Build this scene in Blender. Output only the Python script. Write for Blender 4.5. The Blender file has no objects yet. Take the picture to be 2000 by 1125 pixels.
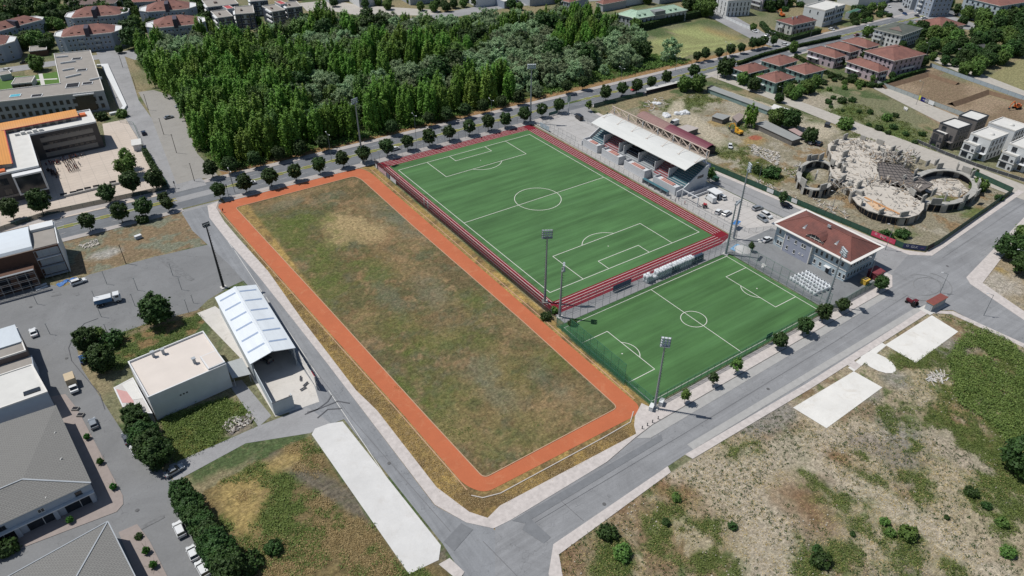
import bpy, math, random
import numpy as np
from mathutils import Vector, Matrix
# ------------------------------------------------------------ camera, world, sun, exposure
SC = bpy.context.scene
COL = SC.collection
FPX, CAMP, YAW, PIT, ROL = 1378.6007, (-146.7887, -196.9064, 131.1685), 0.60009478, 0.61652264, 0.00458149
_f = Vector((math.sin(YAW)*math.cos(PIT), math.cos(YAW)*math.cos(PIT), -math.sin(PIT)))
_r = _f.cross(Vector((0, 0, 1))).normalized(); _u = _r.cross(_f)
_c, _s = math.cos(ROL), math.sin(ROL)
RV, UV_, FV = _r*_c + _u*_s, -_r*_s + _u*_c, _f
CP = Vector(CAMP)
cd = bpy.data.cameras.new('camera'); cd.sensor_width = 36; cd.lens = FPX*36/2000; cd.clip_start = 1; cd.clip_end = 5000
cam = bpy.data.objects.new('camera', cd); COL.objects.link(cam); SC.camera = cam
mw = Matrix((RV, UV_, -FV)).transposed().to_4x4(); mw.translation = CP; cam.matrix_world = mw
SUN_EL, SUN_AZ = math.radians(61), math.radians(-43)      # azimuth of the sun measured from +y towards +x
w = bpy.data.worlds.new('World'); SC.world = w; w.use_nodes = True
nt = w.node_tree; sk = nt.nodes.new('ShaderNodeTexSky'); sk.sky_type = 'NISHITA'; sk.sun_disc = False
sk.sun_elevation = SUN_EL; sk.sun_rotation = SUN_AZ; sk.air_density = 1.2; sk.dust_density = 0.6
nt.links.new(sk.outputs[0], nt.nodes['Background'].inputs[0]); nt.nodes['Background'].inputs[1].default_value = 0.068
ld = bpy.data.lights.new('sun', 'SUN'); ld.energy = 4.3; ld.angle = math.radians(0.5); ld.color = (1, .965, .91)
lo = bpy.data.objects.new('sun', ld); COL.objects.link(lo); lo.location = (0, 0, 300)
sdir = Vector((math.sin(SUN_AZ)*math.cos(SUN_EL), math.cos(SUN_AZ)*math.cos(SUN_EL), math.sin(SUN_EL)))
lo.rotation_euler = sdir.to_track_quat('Z', 'Y').to_euler()
SC.view_settings.view_transform = 'Standard'; SC.view_settings.look = 'None'; SC.view_settings.exposure = 0.0; SC.view_settings.gamma = 1
try:
    SC.cycles.transparent_max_bounces = 24; SC.cycles.max_bounces = 5; SC.cycles.diffuse_bounces = 3
except Exception: pass

def g(px, py, z=0.0):
    """photo pixel (2000 x 1125) -> point in the place at height z"""
    d = FV + RV*((px-1000)/FPX) + UV_*((562.5-py)/FPX)
    t = (z-CP.z)/d.z; p = CP + d*t
    return (p.x, p.y)
def gv(px, py, z=0.0):
    p = g(px, py, z); return Vector((p[0], p[1], z))
def gp(pts, z=0.0): return [g(a, b, z) for a, b in pts]

# ------------------------------------------------------------ materials
MATS = {}
def srgb(h):
    v = [int(h[i:i+2], 16)/255 for i in (0, 2, 4)]
    return tuple((x/12.92 if x <= .04045 else ((x+.055)/1.055)**2.4) for x in v)
def nmat(name):
    m = bpy.data.materials.new(name); m.use_nodes = True
    n = m.node_tree; b = n.nodes['Principled BSDF']; return m, n, b
def mat(name, col, rough=.8, var=.12, scale=.6, detail=6, metal=0, bump=0, bscale=8, alpha=1, spec=.3):
    """plain surface with soft worn mottling of its own colour"""
    if name in MATS: return MATS[name]
    if isinstance(col, str): col = srgb(col)
    m, n, b = nmat(name)
    b.inputs['Roughness'].default_value = rough; b.inputs['Metallic'].default_value = metal
    b.inputs['Specular IOR Level'].default_value = spec
    tc = n.nodes.new('ShaderNodeTexCoord')
    if var:
        nz = n.nodes.new('ShaderNodeTexNoise'); nz.inputs['Scale'].default_value = scale; nz.inputs['Detail'].default_value = detail
        nz.inputs['Roughness'].default_value = .65
        n.links.new(tc.outputs['Object'], nz.inputs['Vector'])
        mr = n.nodes.new('ShaderNodeMapRange'); mr.inputs[1].default_value = .25; mr.inputs[2].default_value = .75
        mr.inputs[3].default_value = 1-var; mr.inputs[4].default_value = 1+var
        n.links.new(nz.outputs[0], mr.inputs[0])
        mx = n.nodes.new('ShaderNodeVectorMath'); mx.operation = 'SCALE'; mx.inputs[0].default_value = col
        n.links.new(mr.outputs[0], mx.inputs['Scale']); n.links.new(mx.outputs[0], b.inputs['Base Color'])
    else: b.inputs['Base Color'].default_value = (*col, 1)
    if bump:
        nb = n.nodes.new('ShaderNodeTexNoise'); nb.inputs['Scale'].default_value = bscale; nb.inputs['Detail'].default_value = 4
        n.links.new(tc.outputs['Object'], nb.inputs['Vector'])
        bp = n.nodes.new('ShaderNodeBump'); bp.inputs['Strength'].default_value = bump
        n.links.new(nb.outputs[0], bp.inputs['Height']); n.links.new(bp.outputs[0], b.inputs['Normal'])
    b.inputs['Alpha'].default_value = alpha
    MATS[name] = m; return m
def mixrgb(n, fac, a, b_, mode='MIX'):
    x = n.nodes.new('ShaderNodeMix'); x.data_type = 'RGBA'; x.blend_type = mode
    for s, v in ((0, fac), (6, a), (7, b_)):
        if hasattr(v, 'links') or hasattr(v, 'is_linked'): n.links.new(v, x.inputs[s])
        elif s == 0: x.inputs[0].default_value = v
        else: x.inputs[s].default_value = (*v, 1) if len(v) == 3 else v
    return x.outputs[2]
def noise(n, vec, scale, detail=5, rough=.6, dist=0):
    z = n.nodes.new('ShaderNodeTexNoise'); z.inputs['Scale'].default_value = scale; z.inputs['Detail'].default_value = detail
    z.inputs['Roughness'].default_value = rough; z.inputs['Distortion'].default_value = dist
    if vec is not None: n.links.new(vec, z.inputs['Vector'])
    return z.outputs[0]
def ramp(n, v, lo_, hi_, a=0., b=1.):
    r = n.nodes.new('ShaderNodeMapRange'); r.inputs[1].default_value = lo_; r.inputs[2].default_value = hi_
    r.inputs[3].default_value = a; r.inputs[4].default_value = b; n.links.new(v, r.inputs[0]); return r.outputs[0]
def mapping(n, vec, sc=(1, 1, 1), rot=(0, 0, 0), loc=(0, 0, 0)):
    mp = n.nodes.new('ShaderNodeMapping'); mp.inputs['Scale'].default_value = sc; mp.inputs['Rotation'].default_value = rot
    mp.inputs['Location'].default_value = loc
    n.links.new(vec, mp.inputs['Vector']); return mp.outputs[0]
def math_(n, op, a, b_=None):
    x = n.nodes.new('ShaderNodeMath'); x.operation = op
    for i, v in ((0, a), (1, b_)):
        if v is None: continue
        if isinstance(v, (int, float)): x.inputs[i].default_value = v
        else: n.links.new(v, x.inputs[i])
    return x.outputs[0]

# ------------------------------------------------------------ mesh building
class MB:
    def __init__(s): s.v = []; s.f = []; s.m = []
    def quad(s, a, b, c, d, m=0):
        i = len(s.v); s.v += [tuple(a), tuple(b), tuple(c), tuple(d)]; s.f.append((i, i+1, i+2, i+3)); s.m.append(m); return s
    def poly(s, pts, m=0):
        i = len(s.v); s.v += [tuple(p) for p in pts]; s.f.append(tuple(range(i, i+len(pts)))); s.m.append(m); return s
    def box(s, x0, x1, y0, y1, z0, z1, m=0, mt=None):
        i = len(s.v); s.v += [(x, y, z) for z in (z0, z1) for x, y in ((x0, y0), (x1, y0), (x1, y1), (x0, y1))]
        for k, f in enumerate(((3, 2, 1, 0), (4, 5, 6, 7), (0, 1, 5, 4), (1, 2, 6, 5), (2, 3, 7, 6), (3, 0, 4, 7))):
            s.f.append(tuple(i+j for j in f)); s.m.append(mt if (mt is not None and k == 1) else m)
        return s
    def bar(s, p0, p1, wd, ht=None, m=0):
        """square bar between two points"""
        ht = ht or wd; p0, p1 = Vector(p0), Vector(p1); d = (p1-p0)
        if d.length < 1e-6: return s
        d.normalize(); up = Vector((0, 0, 1)) if abs(d.z) < .95 else Vector((1, 0, 0))
        a = d.cross(up).normalized()*wd/2; b = a.cross(d).normalized()*ht/2
        i = len(s.v)
        for p in (p0, p1): s.v += [tuple(p-a-b), tuple(p+a-b), tuple(p+a+b), tuple(p-a+b)]
        for f in ((3, 2, 1, 0), (4, 5, 6, 7), (0, 1, 5, 4), (1, 2, 6, 5), (2, 3, 7, 6), (3, 0, 4, 7)):
            s.f.append(tuple(i+j for j in f)); s.m.append(m)
        return s
    def tube(s, p0, p1, r0, r1=None, n=8, m=0, cap=True):
        r1 = r0 if r1 is None else r1; p0, p1 = Vector(p0), Vector(p1); d = (p1-p0).normalized()
        up = Vector((0, 0, 1)) if abs(d.z) < .95 else Vector((1, 0, 0)); a = d.cross(up).normalized(); b = a.cross(d)
        i = len(s.v)
        for p, r in ((p0, r0), (p1, r1)):
            for k in range(n):
                t = 2*math.pi*k/n; s.v.append(tuple(p+a*(r*math.cos(t))+b*(r*math.sin(t))))
        for k in range(n):
            j = (k+1) % n; s.f.append((i+k, i+n+k, i+n+j, i+j)); s.m.append(m)
        if cap: s.f.append(tuple(i+k for k in range(n))); s.m.append(m); s.f.append(tuple(i+n+k for k in reversed(range(n)))); s.m.append(m)
        return s
    def prism(s, pts, z0, z1, m=0, mt=None, bottom=False):
        a = sum(pts[i][0]*pts[(i+1) % len(pts)][1]-pts[(i+1) % len(pts)][0]*pts[i][1] for i in range(len(pts)))
        if a < 0: pts = pts[::-1]
        n = len(pts); i = len(s.v); s.v += [(x, y, z0) for x, y in pts]+[(x, y, z1) for x, y in pts]
        for k in range(n):
            j = (k+1) % n; s.f.append((i+k, i+j, i+n+j, i+n+k)); s.m.append(m)
        s.f.append(tuple(i+n+k for k in range(n))); s.m.append(m if mt is None else mt)
        if bottom: s.f.append(tuple(i+k for k in reversed(range(n)))); s.m.append(m)
        return s
    def lathe(s, prof, n=12, c=(0, 0), m=0):
        i = len(s.v)
        for r, z in prof:
            for k in range(n):
                t = 2*math.pi*k/n; s.v.append((c[0]+r*math.cos(t), c[1]+r*math.sin(t), z))
        for q in range(len(prof)-1):
            for k in range(n):
                j = (k+1) % n; s.f.append((i+q*n+k, i+q*n+j, i+(q+1)*n+j, i+(q+1)*n+k)); s.m.append(m)
        return s
    def build(s, name, mats, parent=None, loc=None, rz=None, smooth=False):
        me = bpy.data.meshes.new(name); me.from_pydata(s.v, [], s.f)
        for mm in (mats if isinstance(mats, (list, tuple)) else [mats]): me.materials.append(mm)
        me.polygons.foreach_set('material_index', s.m)
        if smooth: me.polygons.foreach_set('use_smooth', [True]*len(s.f))
        me.update()
        return put(name, me, parent, loc, rz)
def put(name, me, parent=None, loc=None, rz=None):
    o = bpy.data.objects.new(name, me); COL.objects.link(o); o.parent = parent
    if loc is not None: o.location = loc
    if rz is not None: o.rotation_euler = (0, 0, rz)
    return o
def np_mesh(name, V, F, mats, mi=None, smooth=False):
    """quads/tris from numpy arrays"""
    me = bpy.data.meshes.new(name); k = F.shape[1]
    me.vertices.add(len(V)); me.vertices.foreach_set('co', np.asarray(V, np.float32).ravel())
    me.loops.add(F.size); me.loops.foreach_set('vertex_index', F.astype(np.int32).ravel())
    me.polygons.add(len(F)); me.polygons.foreach_set('loop_start', np.arange(0, F.size, k, dtype=np.int32))
    try: me.polygons.foreach_set('loop_total', np.full(len(F), k, np.int32))
    except Exception: pass
    for mm in (mats if isinstance(mats, (list, tuple)) else [mats]): me.materials.append(mm)
    if mi is not None: me.polygons.foreach_set('material_index', mi.astype(np.int32))
    if smooth: me.polygons.foreach_set('use_smooth', np.ones(len(F), bool))
    me.update(calc_edges=True); me.validate(); return me
def tag(o, label=None, cat=None, group=None, kind=None):
    if label: o['label'] = label
    if cat: o['category'] = cat
    if group: o['group'] = group
    if kind: o['kind'] = kind
    return o
def empty(name, loc, rz=0, label=None, cat=None, group=None):
    o = bpy.data.objects.new(name, None); COL.objects.link(o); o.location = loc if len(loc) == 3 else (*loc, 0)
    o.rotation_euler = (0, 0, rz); o.empty_display_size = .5
    return tag(o, label, cat, group)
KIDS = {}
def kids(o):
    if o.name not in KIDS: KIDS[o.name] = list(o.children)
    return KIDS[o.name]
def copy_tree(o, parent=None):
    c = o.copy(); COL.objects.link(c); c.parent = parent
    for ch in kids(o): copy_tree(ch, c)
    return c
def clone(o, loc, rz=0, label=None, sc=None, group=None):
    c = copy_tree(o); c.location = loc if len(loc) == 3 else (*loc, 0); c.rotation_euler = (0, 0, rz)
    if label: c['label'] = label
    if group: c['group'] = group
    if sc: c.scale = (sc, sc, sc) if not isinstance(sc, tuple) else sc
    return c
def struct(name, mb, m, z=None, label=None, **k):
    o = mb.build(name, m, **k); o['kind'] = 'structure'
    if label: o['label'] = label
    return o
ZL = [0.012]; BLK = []
def sheet(name, polys, m, label=None, z=None):
    """flat ground sheet, each a little above the last"""
    if z is None: ZL[0] += .006; z = ZL[0]
    b = MB()
    for p in polys:
        a = sum(p[i][0]*p[(i+1) % len(p)][1]-p[(i+1) % len(p)][0]*p[i][1] for i in range(len(p)))
        if a < 0: p = p[::-1]
        b.poly([(x, y, z) for x, y in p]); z += .0007; BLK.append(p)
    return struct(name, b, m, label=label)
def slab(name, polys, m, h=.13, label=None):
    b = MB()
    for i, p in enumerate(polys): b.prism(p, -.05, h+.0009*i); BLK.append(p)
    return struct(name, b, m, label=label)
def offset_line(pts, d0, d1):
    """band polygon between offsets d0 and d1 (left positive) of a polyline"""
    P = [Vector((a, b)) for a, b in pts]; L, Rr = [], []
    for i, p in enumerate(P):
        t = (P[min(i+1, len(P)-1)]-P[max(i-1, 0)]).normalized(); nrm = Vector((-t.y, t.x))
        a = (P[i]-P[i-1]).normalized() if i else t
        k = 1/max(.5, Vector((-a.y, a.x)).dot(nrm)); L.append(p+nrm*d0*k); Rr.append(p+nrm*d1*k)
    return [tuple(v) for v in L]+[tuple(v) for v in Rr[::-1]]
rng = np.random.default_rng(7); random.seed(7)
def vnoise(x, y, scale, seed=0, octv=4):
    """smooth fractal value noise 0..1 (numpy)"""
    out = np.zeros_like(x, float); amp = 1; tot = 0
    for o in range(octv):
        ca, sa = math.cos(.6+o*1.1+seed), math.sin(.6+o*1.1+seed); x, y = x*ca-y*sa, x*sa+y*ca
        r = np.random.default_rng(seed*31+o).random((256, 256)); fx = x/scale*2**o+17.3*o; fy = y/scale*2**o+5.1*o
        ix = np.floor(fx).astype(int); iy = np.floor(fy).astype(int); tx = fx-ix; ty = fy-iy
        tx = tx*tx*(3-2*tx); ty = ty*ty*(3-2*ty); a = r[ix % 256, iy % 256]; b = r[(ix+1) % 256, iy % 256]
        c = r[ix % 256, (iy+1) % 256]; d = r[(ix+1) % 256, (iy+1) % 256]
        out += amp*((a*(1-tx)+b*tx)*(1-ty)+(c*(1-tx)+d*tx)*ty); tot += amp; amp *= .55
    return out/tot
def inpoly(x, y, poly):
    r = np.zeros(x.shape, bool); n = len(poly)
    for i in range(n):
        x0, y0 = poly[i]; x1, y1 = poly[(i+1) % n]
        c = (y0 > y) != (y1 > y)
        with np.errstate(divide='ignore', invalid='ignore'): xi = (x1-x0)*(y-y0)/(y1-y0+1e-12)+x0
        r ^= c & (x < xi)
    return r
def sstep(v, a, b):
    t = np.clip((v-a)/(b-a), 0, 1); return t*t*(3-2*t)
# ------------------------------------------------------------ ground with its patches of soil, dry grass, weeds and gravel
def axis(lo, c0, c1, hi, fine, coarse):
    a = np.arange(c0, c1, fine); l = np.arange(lo, c0, coarse); r = np.arange(c1, hi+coarse, coarse); return np.concatenate([l, a, r])
GX = axis(-900, -215, 215, 1500, .8, 9.); GY = axis(-900, -205, 110, 1700, .8, 9.)
XX, YY = np.meshgrid(GX, GY, indexing='ij')
OLIVE, DRY, GOLD, WEED, LUSH, GREY, TAN, SOIL, PALE = [np.array(srgb(h)) for h in ('756a4c', '93795a', 'a88c55', '52682f', '40571f', '8b8780', 'a3927b', '6c5746', 'b4a995')]
n40 = vnoise(XX, YY, 40, 1); n12 = vnoise(XX, YY, 12, 2); n4 = vnoise(XX, YY, 4, 3); n2 = vnoise(XX, YY, 2., 4, 3); n25 = vnoise(XX, YY, 25, 5); n7 = vnoise(XX, YY, 7, 6)
def lerp(C, col, t): return C*(1-t[..., None])+np.asarray(col)*t[..., None]
Cg = np.zeros(XX.shape+(3,))+np.array(srgb('7a7a5f'))
Cg = lerp(Cg, srgb('8f8468'), sstep(n25, .45, .6)); Cg = lerp(Cg, srgb('536340'), sstep(n12, .52, .66))
GREEN = np.zeros(XX.shape)               # how much low green growth stands here
def blob(px, py, rx, ry=None, rot=0, soft=.5, wob=.5):
    """soft irregular spot round a photo point, radii in metres"""
    cx, cy = g(px, py); ry = ry or rx; dx, dy = XX-cx, YY-cy; c, s = math.cos(math.radians(rot)), math.sin(math.radians(rot))
    r = np.hypot((dx*c+dy*s)/rx, (-dx*s+dy*c)/ry)+(n7-.5)*wob*1.3+(n2-.5)*wob
    return 1-sstep(r, 1-soft, 1+soft)
def paint(col, t, green=None):
    global Cg, GREEN
    Cg = lerp(Cg, col, t)
    if green is not None: GREEN = GREEN*(1-t)+green*t
# --- the field inside the orange track
mF = inpoly(XX, YY, [(-104, 64), (-44, 64), (-44, -112), (-101, -114)]).astype(float)
f = Cg*0+np.array(srgb('6a5f45'))
f = lerp(f, srgb('786247'), .7*sstep(n12+.5*(n4-.5)+.5*(n2-.5), .4, .6)); f = lerp(f, srgb('616540'), .6*sstep(vnoise(XX, YY, 9, 11)+.9*(n2-.5), .5, .66))
f = lerp(f, srgb('656a58'), .45*sstep(vnoise(XX, YY, 6, 12)+.9*(n2-.5), .55, .7)); f = lerp(f, srgb('9c8060'), sstep(vnoise(XX, YY, 5, 13)+.9*(n2-.5), .56, .72)*.6)
f = lerp(f, srgb('52563a'), sstep(vnoise(XX, YY, 3, 14)+.8*(n2-.5), .6, .74)*.6)
Cg = lerp(Cg, 0, mF)+f*mF[..., None]
def mp(m, *a, **k):
    return blob(*a, **k)*m
for a in ((690, 445, 9, 6, -20), (670, 430, 6, 5), (660, 470, 4, 3), (720, 455, 4, 5)): paint(srgb('a8946e'), mp(mF, *a, soft=.8, wob=1.8)*.9)
for a in ((560, 455, 8, 16, 20), (620, 510, 7, 14, 15), (650, 560, 8, 6, 20), (760, 640, 9, 7), (880, 660, 8, 5), (860, 770, 9, 12, 30), (740, 530, 5, 9), (925, 590, 5, 6), (950, 660, 6, 5), (1000, 730, 7, 8), (1100, 700, 6, 6), (830, 790, 3, 16, 8), (590, 430, 6, 6), (1000, 850, 8, 7)):
    paint(srgb('5f6c37'), mp(mF, *a, soft=.9, wob=2.2)*.6, .4)
for a in ((800, 530, 4, 20, 5), (870, 620, 6, 8), (960, 720, 8, 8), (900, 840, 8, 7), (1020, 800, 9, 9), (1130, 780, 7, 7), (1000, 640, 6, 9), (610, 370, 12, 4), (540, 395, 8, 3), (720, 395, 4, 6), (800, 470, 3, 10), (700, 640, 6, 6)):
    paint(srgb('97805f'), mp(mF, *a, soft=.9, wob=2.2)*.4)
for a in ((840, 570, 4, 6), (930, 720, 4, 5), (800, 430, 4, 8), (640, 390, 6, 4), (970, 770, 3, 5), (1060, 740, 3, 6), (760, 420, 5, 5), (560, 400, 7, 3), (760, 580, 3, 8)):
    paint(srgb('6c7264'), mp(mF, *a, soft=.9, wob=2.2)*.45)
# golden dry grass rim round the track
for x0, x1, y0, y1 in ((-104.5, -95.2, -115, 62), (-106, -40, -118, -106.5), (-46.3, -41, -108, 70), (-106, -40, 64.4, 68)):
    t = sstep(XX, x0-.4, x0+.4)*(1-sstep(XX, x1-.4, x1+.4))*sstep(YY, y0-.4, y0+.4)*(1-sstep(YY, y1-.4, y1+.4))
    paint(srgb('9a8253'), t); paint(srgb('7a6647'), t*sstep(n4, .5, .62)); paint(srgb('b2965c'), t*sstep(n7+.4*(n2-.5), .55, .68))
# --- waste ground south-east of the junction
mS = inpoly(XX, YY, [(-200, -127), (120, -127), (120, -300), (-200, -300)]).astype(float)
f = Cg*0+srgb('a59881')
f = lerp(f, srgb('74604a'), .6*sstep(vnoise(XX, YY, 17, 91)+.6*(n2-.5), .52, .66)); f = lerp(f, srgb('7d7a74'), .5*sstep(vnoise(XX, YY, 22, 92)+.5*(n2-.5), .54, .66))
f = lerp(f, srgb('87725a'), sstep(n12+.4*(n2-.5), .5, .66)); f = lerp(f, srgb('a79c83'), sstep(n7+.5*(n2-.5), .55, .7)); f = lerp(f, srgb('5f6a42'), sstep(vnoise(XX, YY, 3.2, 21)+.5*(n2-.5), .64, .72)*.9)
Cg = Cg*(1-mS[..., None])+f*mS[..., None]
for a in ((1120, 1000, 4, 14, 80), (1180, 960, 5, 8), (1330, 950, 5, 12), (1540, 960, 6, 8), (1580, 1000, 6, 8, 0), (1620, 880, 6, 8), (1700, 950, 3, 12, 30), (1900, 870, 8, 6), (1860, 800, 8, 4), (1780, 660, 4, 3), (1090, 1090, 4, 6), (1900, 700, 4, 14, 40)):
    paint(srgb('80644a'), mp(mS, *a, soft=.7, wob=1.)*.75)
for a in ((1420, 880, 10, 8), (1480, 930, 12, 5, -20), (1400, 970, 9, 4, 60), (1560, 870, 8, 4), (1680, 860, 5, 5), (1720, 930, 3, 14, -50), (1830, 870, 4, 4), (1870, 920, 8, 3), (1850, 1010, 5, 20, -55), (1960, 1090, 4, 10, -55), (1340, 900, 6, 5), (1600, 830, 4, 8), (1500, 1040, 9, 6), (1700, 1060, 8, 6)):
    paint(srgb('aea28c'), mp(mS, *a, soft=.7, wob=.8)*.8, 0)
for a in ((1760, 850, 7, 6), (1480, 820, 5, 8, 60), (1530, 800, 3, 3), (1655, 640, 5, 8), (1690, 760, 4, 4), (1850, 680, 6, 6), (1690, 700, 3, 4), (1750, 740, 4, 4)):
    paint(srgb('8f8b84'), mp(mS, *a, soft=.5, wob=.6)*.85, 0)
WEEDS = [(1445, 905, 4.6, 3.6), (1550, 872, 4, 3), (1310, 1010, 5, 4), (1360, 1030, 3, 5), (1215, 1100, 5, 3), (1190, 1050, 3, 3), (1380, 1085, 5, 4), (1440, 1100, 4, 3), (1690, 960, 4, 9, -40), (1640, 985, 4, 5), (1780, 915, 4, 6, -10), (1920, 740, 20, 8, -45), (1960, 690, 6, 5), (1880, 780, 9, 7, -30), (1990, 820, 8, 8), (1850, 850, 9, 4, -30), (1900, 870, 6, 5), (1975, 940, 6, 8), (1990, 1000, 7, 6), (1780, 830, 5, 4), (1960, 1020, 4, 4), (1840, 700, 5, 3, -20), (1960, 640, 9, 5, -40), (1750, 1080, 6, 4), (1860, 1100, 6, 3), (1780, 1000, 5, 3), (1900, 960, 5, 3), (1820, 960, 4, 3), (1650, 1080, 7, 3), (1570, 1100, 5, 4), (1730, 890, 4, 3)]
for a in WEEDS: paint(srgb('5a6a38'), mp(mS, *a, soft=.8, wob=2.6)*.8, .85)
# strip of verge between kerb and slabs
paint(srgb('8a7a60'), mp(mS, 1640, 690, 14, 1.6)*.9)
# --- west side blocks
def zone(px, col, green=None, a=1.):
    t = inpoly(XX, YY, gp(px) if px[0][0] > 260 or px[0][1] > 0 else px).astype(float)*a; paint(col, t, green); return t
t = zone([(395, 960), (560, 870), (606, 850), (800, 1121), (870, 1070), (880, 1160), (400, 1160)], srgb('77694a'), .35)
paint(srgb('8f7f58'), t*.7*sstep(vnoise(XX, YY, 9, 31)+.5*(n2-.5), .5, .62), .1); paint(srgb('50602f'), t*sstep(vnoise(XX, YY, 8, 32)+.5*(n2-.5), .5, .6)*.9, .9)
paint(srgb('6d675c'), t*mp(1., 690, 980, 2.6, 40, 24, soft=.4)*.9, .1)
for a in ((470, 960, 5, 6, 40), (560, 900, 5, 3), (470, 1000, 3, 6)): paint(srgb('a5905f'), t*blob(*a, soft=.6)*.9, .1)
t = zone([(310, 815), (440, 775), (500, 800), (505, 830), (365, 900), (345, 905)], srgb('4b5f2b'), .9)
paint(srgb('6a6b3a'), t*sstep(n4, .5, .6)); paint(srgb('8f8478'), t*mp(1., 465, 838, 4, 2.5)*.9, 0)
t = zone([(175, 680), (225, 650), (390, 598), (415, 610), (380, 650), (250, 710), (235, 725)], srgb('55653a'), .8)
paint(srgb('85704f'), t*sstep(n4, .52, .62), .2); paint(srgb('8a7a62'), t*mp(1., 330, 625, 12, 1.5, 0)*.9, .1)
t = zone([(122, 470), (250, 428), (355, 412), (395, 440), (402, 478), (300, 500), (175, 534), (135, 540)], srgb('85745d'), .15)
paint(srgb('7d7f6e'), t*sstep(n7+.4*(n2-.5), .48, .6)); paint(srgb('8b7860'), t*sstep(vnoise(XX, YY, 10, 33), .52, .62))
paint(srgb('a7a59f'), t*mp(1., 205, 495, 5, 3)*.9)
# --- north-east waste ground, building site and diggings
t = zone([(1180, 225), (1400, 170), (1790, 300), (1965, 380), (1830, 495), (1760, 485), (1390, 315)], srgb('8f8875'), .1)
paint(srgb('8d775b'), t*sstep(n12+.3*(n2-.5), .5, .64)); paint(srgb('a39c8c'), t*sstep(n7+.4*(n2-.5), .52, .66))
for a in ((1350, 200, 20, 8), (1410, 290, 10, 12), (1480, 330, 8, 9), (1440, 250, 6, 6), (1240, 200, 12, 6), (1720, 260, 14, 20), (1650, 180, 20, 14), (1600, 235, 8, 8), (1500, 350, 6, 5), (1740, 465, 10, 4), (1760, 240, 14, 8), (1670, 230, 14, 8), (1900, 415, 5, 14, 0), (1760, 290, 8, 4), (1560, 340, 5, 6)):
    paint(srgb('5b6c3c'), t*blob(*a, soft=.6, wob=1.)*.85, .8)
for a in ((1310, 235, 30, 4, 35), (1370, 250, 6, 22, -20), (1440, 230, 8, 6), (1520, 220, 4, 14), (1430, 190, 5, 14), (1480, 200, 5, 30, 10), (1590, 255, 14, 8)):
    paint(srgb('b9af9b'), t*blob(*a, soft=.4, wob=.5)*.9, 0)
for a in ((1400, 240, 5, 4), (1470, 275, 6, 4), (1560, 220, 3, 3)): paint(srgb('a08a5e'), t*blob(*a, soft=.5)*.9, .1)
paint(srgb('a3624e'), t*blob(1475, 269, 3.2, 2.5, soft=.2, wob=.3))
t = zone([(1730, 175), (1815, 133), (2010, 215), (2010, 245), (1900, 285), (1860, 260)], srgb('85735f'), 0)
paint(srgb('9b8873'), t*sstep(n25, .48, .6)); 
t = zone([(1500, 170), (1590, 165), (1800, 250), (1860, 285), (1790, 310), (1640, 245)], srgb('7f7f64'), .4)
for a in ((1620, 175, 12, 10), (1740, 255, 14, 12), (1650, 215, 10, 10)): paint(srgb('57703a'), t*blob(*a, soft=.6)*.9, .9)
paint(srgb('a99f8f'), t*blob(1580, 200, 22, 12, soft=.5)*.9, 0)
t = zone([(1258, 78), (1378, 48), (1465, 88), (1345, 108), (1300, 130), (1262, 100)], srgb('8c8f62'), .2)
paint(srgb('9aa06c'), t*sstep(np.sin(YY*.75+.2*XX)+n12, .3, 1.2))
paint(srgb('9c8a60'), t*blob(1420, 65, 6, 24, soft=.5))
t = zone([(1930, 150), (2010, 105), (2010, 190), (1960, 165)], srgb('8f8b66'), .2)
t = zone([(1905, 520), (2010, 480), (2010, 590), (1930, 575)], srgb('9a8c74'), .1)
paint(srgb('9c8759'), t*sstep(n7, .5, .6)); paint(srgb('b1aaa0'), t*blob(1950, 555, 9, 6, soft=.5)*.8)
# --- floor of the wood and its edge
FOREST = gp([(262, 122), (300, 100), (400, 90), (520, 88), (600, 58), (740, 48), (860, 62), (930, 52), (1040, 44), (1130, 36), (1262, 84), (1262, 104), (1345, 118), (1345, 131)])+[(158, 90), (60, 90), (-36, 91), (-70, 88), (-95, 92), (-98, 122), (-92, 182)]
t = inpoly(XX, YY, FOREST).astype(float); paint(srgb('46522e'), t, .8); paint(srgb('5b6a34'), t*sstep(n12, .5, .6), .9)
t = sstep(YY, 86.5-.018*XX, 88-.018*XX)*(1-sstep(YY, 91-.018*XX, 94-.018*XX))*inpoly(XX, YY, [(-96, 80), (300, 70), (300, 96), (-96, 100)]); paint(srgb('987a58'), t)
def dirt_track(pts, wd, col, a=.85):
    P = gp(pts); d = np.full(XX.shape, 1e9)
    for (x0, y0), (x1, y1) in zip(P[:-1], P[1:]):
        L2 = (x1-x0)**2+(y1-y0)**2; t = np.clip(((XX-x0)*(x1-x0)+(YY-y0)*(y1-y0))/L2, 0, 1); d = np.minimum(d, np.hypot(XX-x0-t*(x1-x0), YY-y0-t*(y1-y0)))
    paint(srgb(col), (1-sstep(d+(n4-.5)*5+(n2-.5)*2, wd*.6, wd*1.7))*a*mS, 0)
dirt_track([(1315, 905), (1400, 930), (1470, 985), (1500, 1060), (1510, 1150)], 4.5, 'b3a896'); dirt_track([(1400, 930), (1490, 905), (1560, 870), (1640, 850), (1700, 845)], 3.2, 'b0a593'); dirt_track([(1600, 905), (1680, 950), (1790, 1010), (1880, 1075), (1960, 1140)], 3., 'b6ab98'); dirt_track([(1840, 850), (1850, 880), (1920, 910)], 2.5, 'a89d8c'); dirt_track([(1690, 860), (1720, 880), (1760, 900)], 3, '8e857c'); dirt_track([(1880, 700), (1930, 740), (2010, 790)], 1.6, '9d8768')
V = np.stack([XX, YY, np.zeros_like(XX)], -1).reshape(-1, 3)
nx, ny = XX.shape; I = np.arange(nx*ny).reshape(nx, ny)
F = np.stack([I[:-1, :-1], I[1:, :-1], I[1:, 1:], I[:-1, 1:]], -1).reshape(-1, 4)
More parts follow.
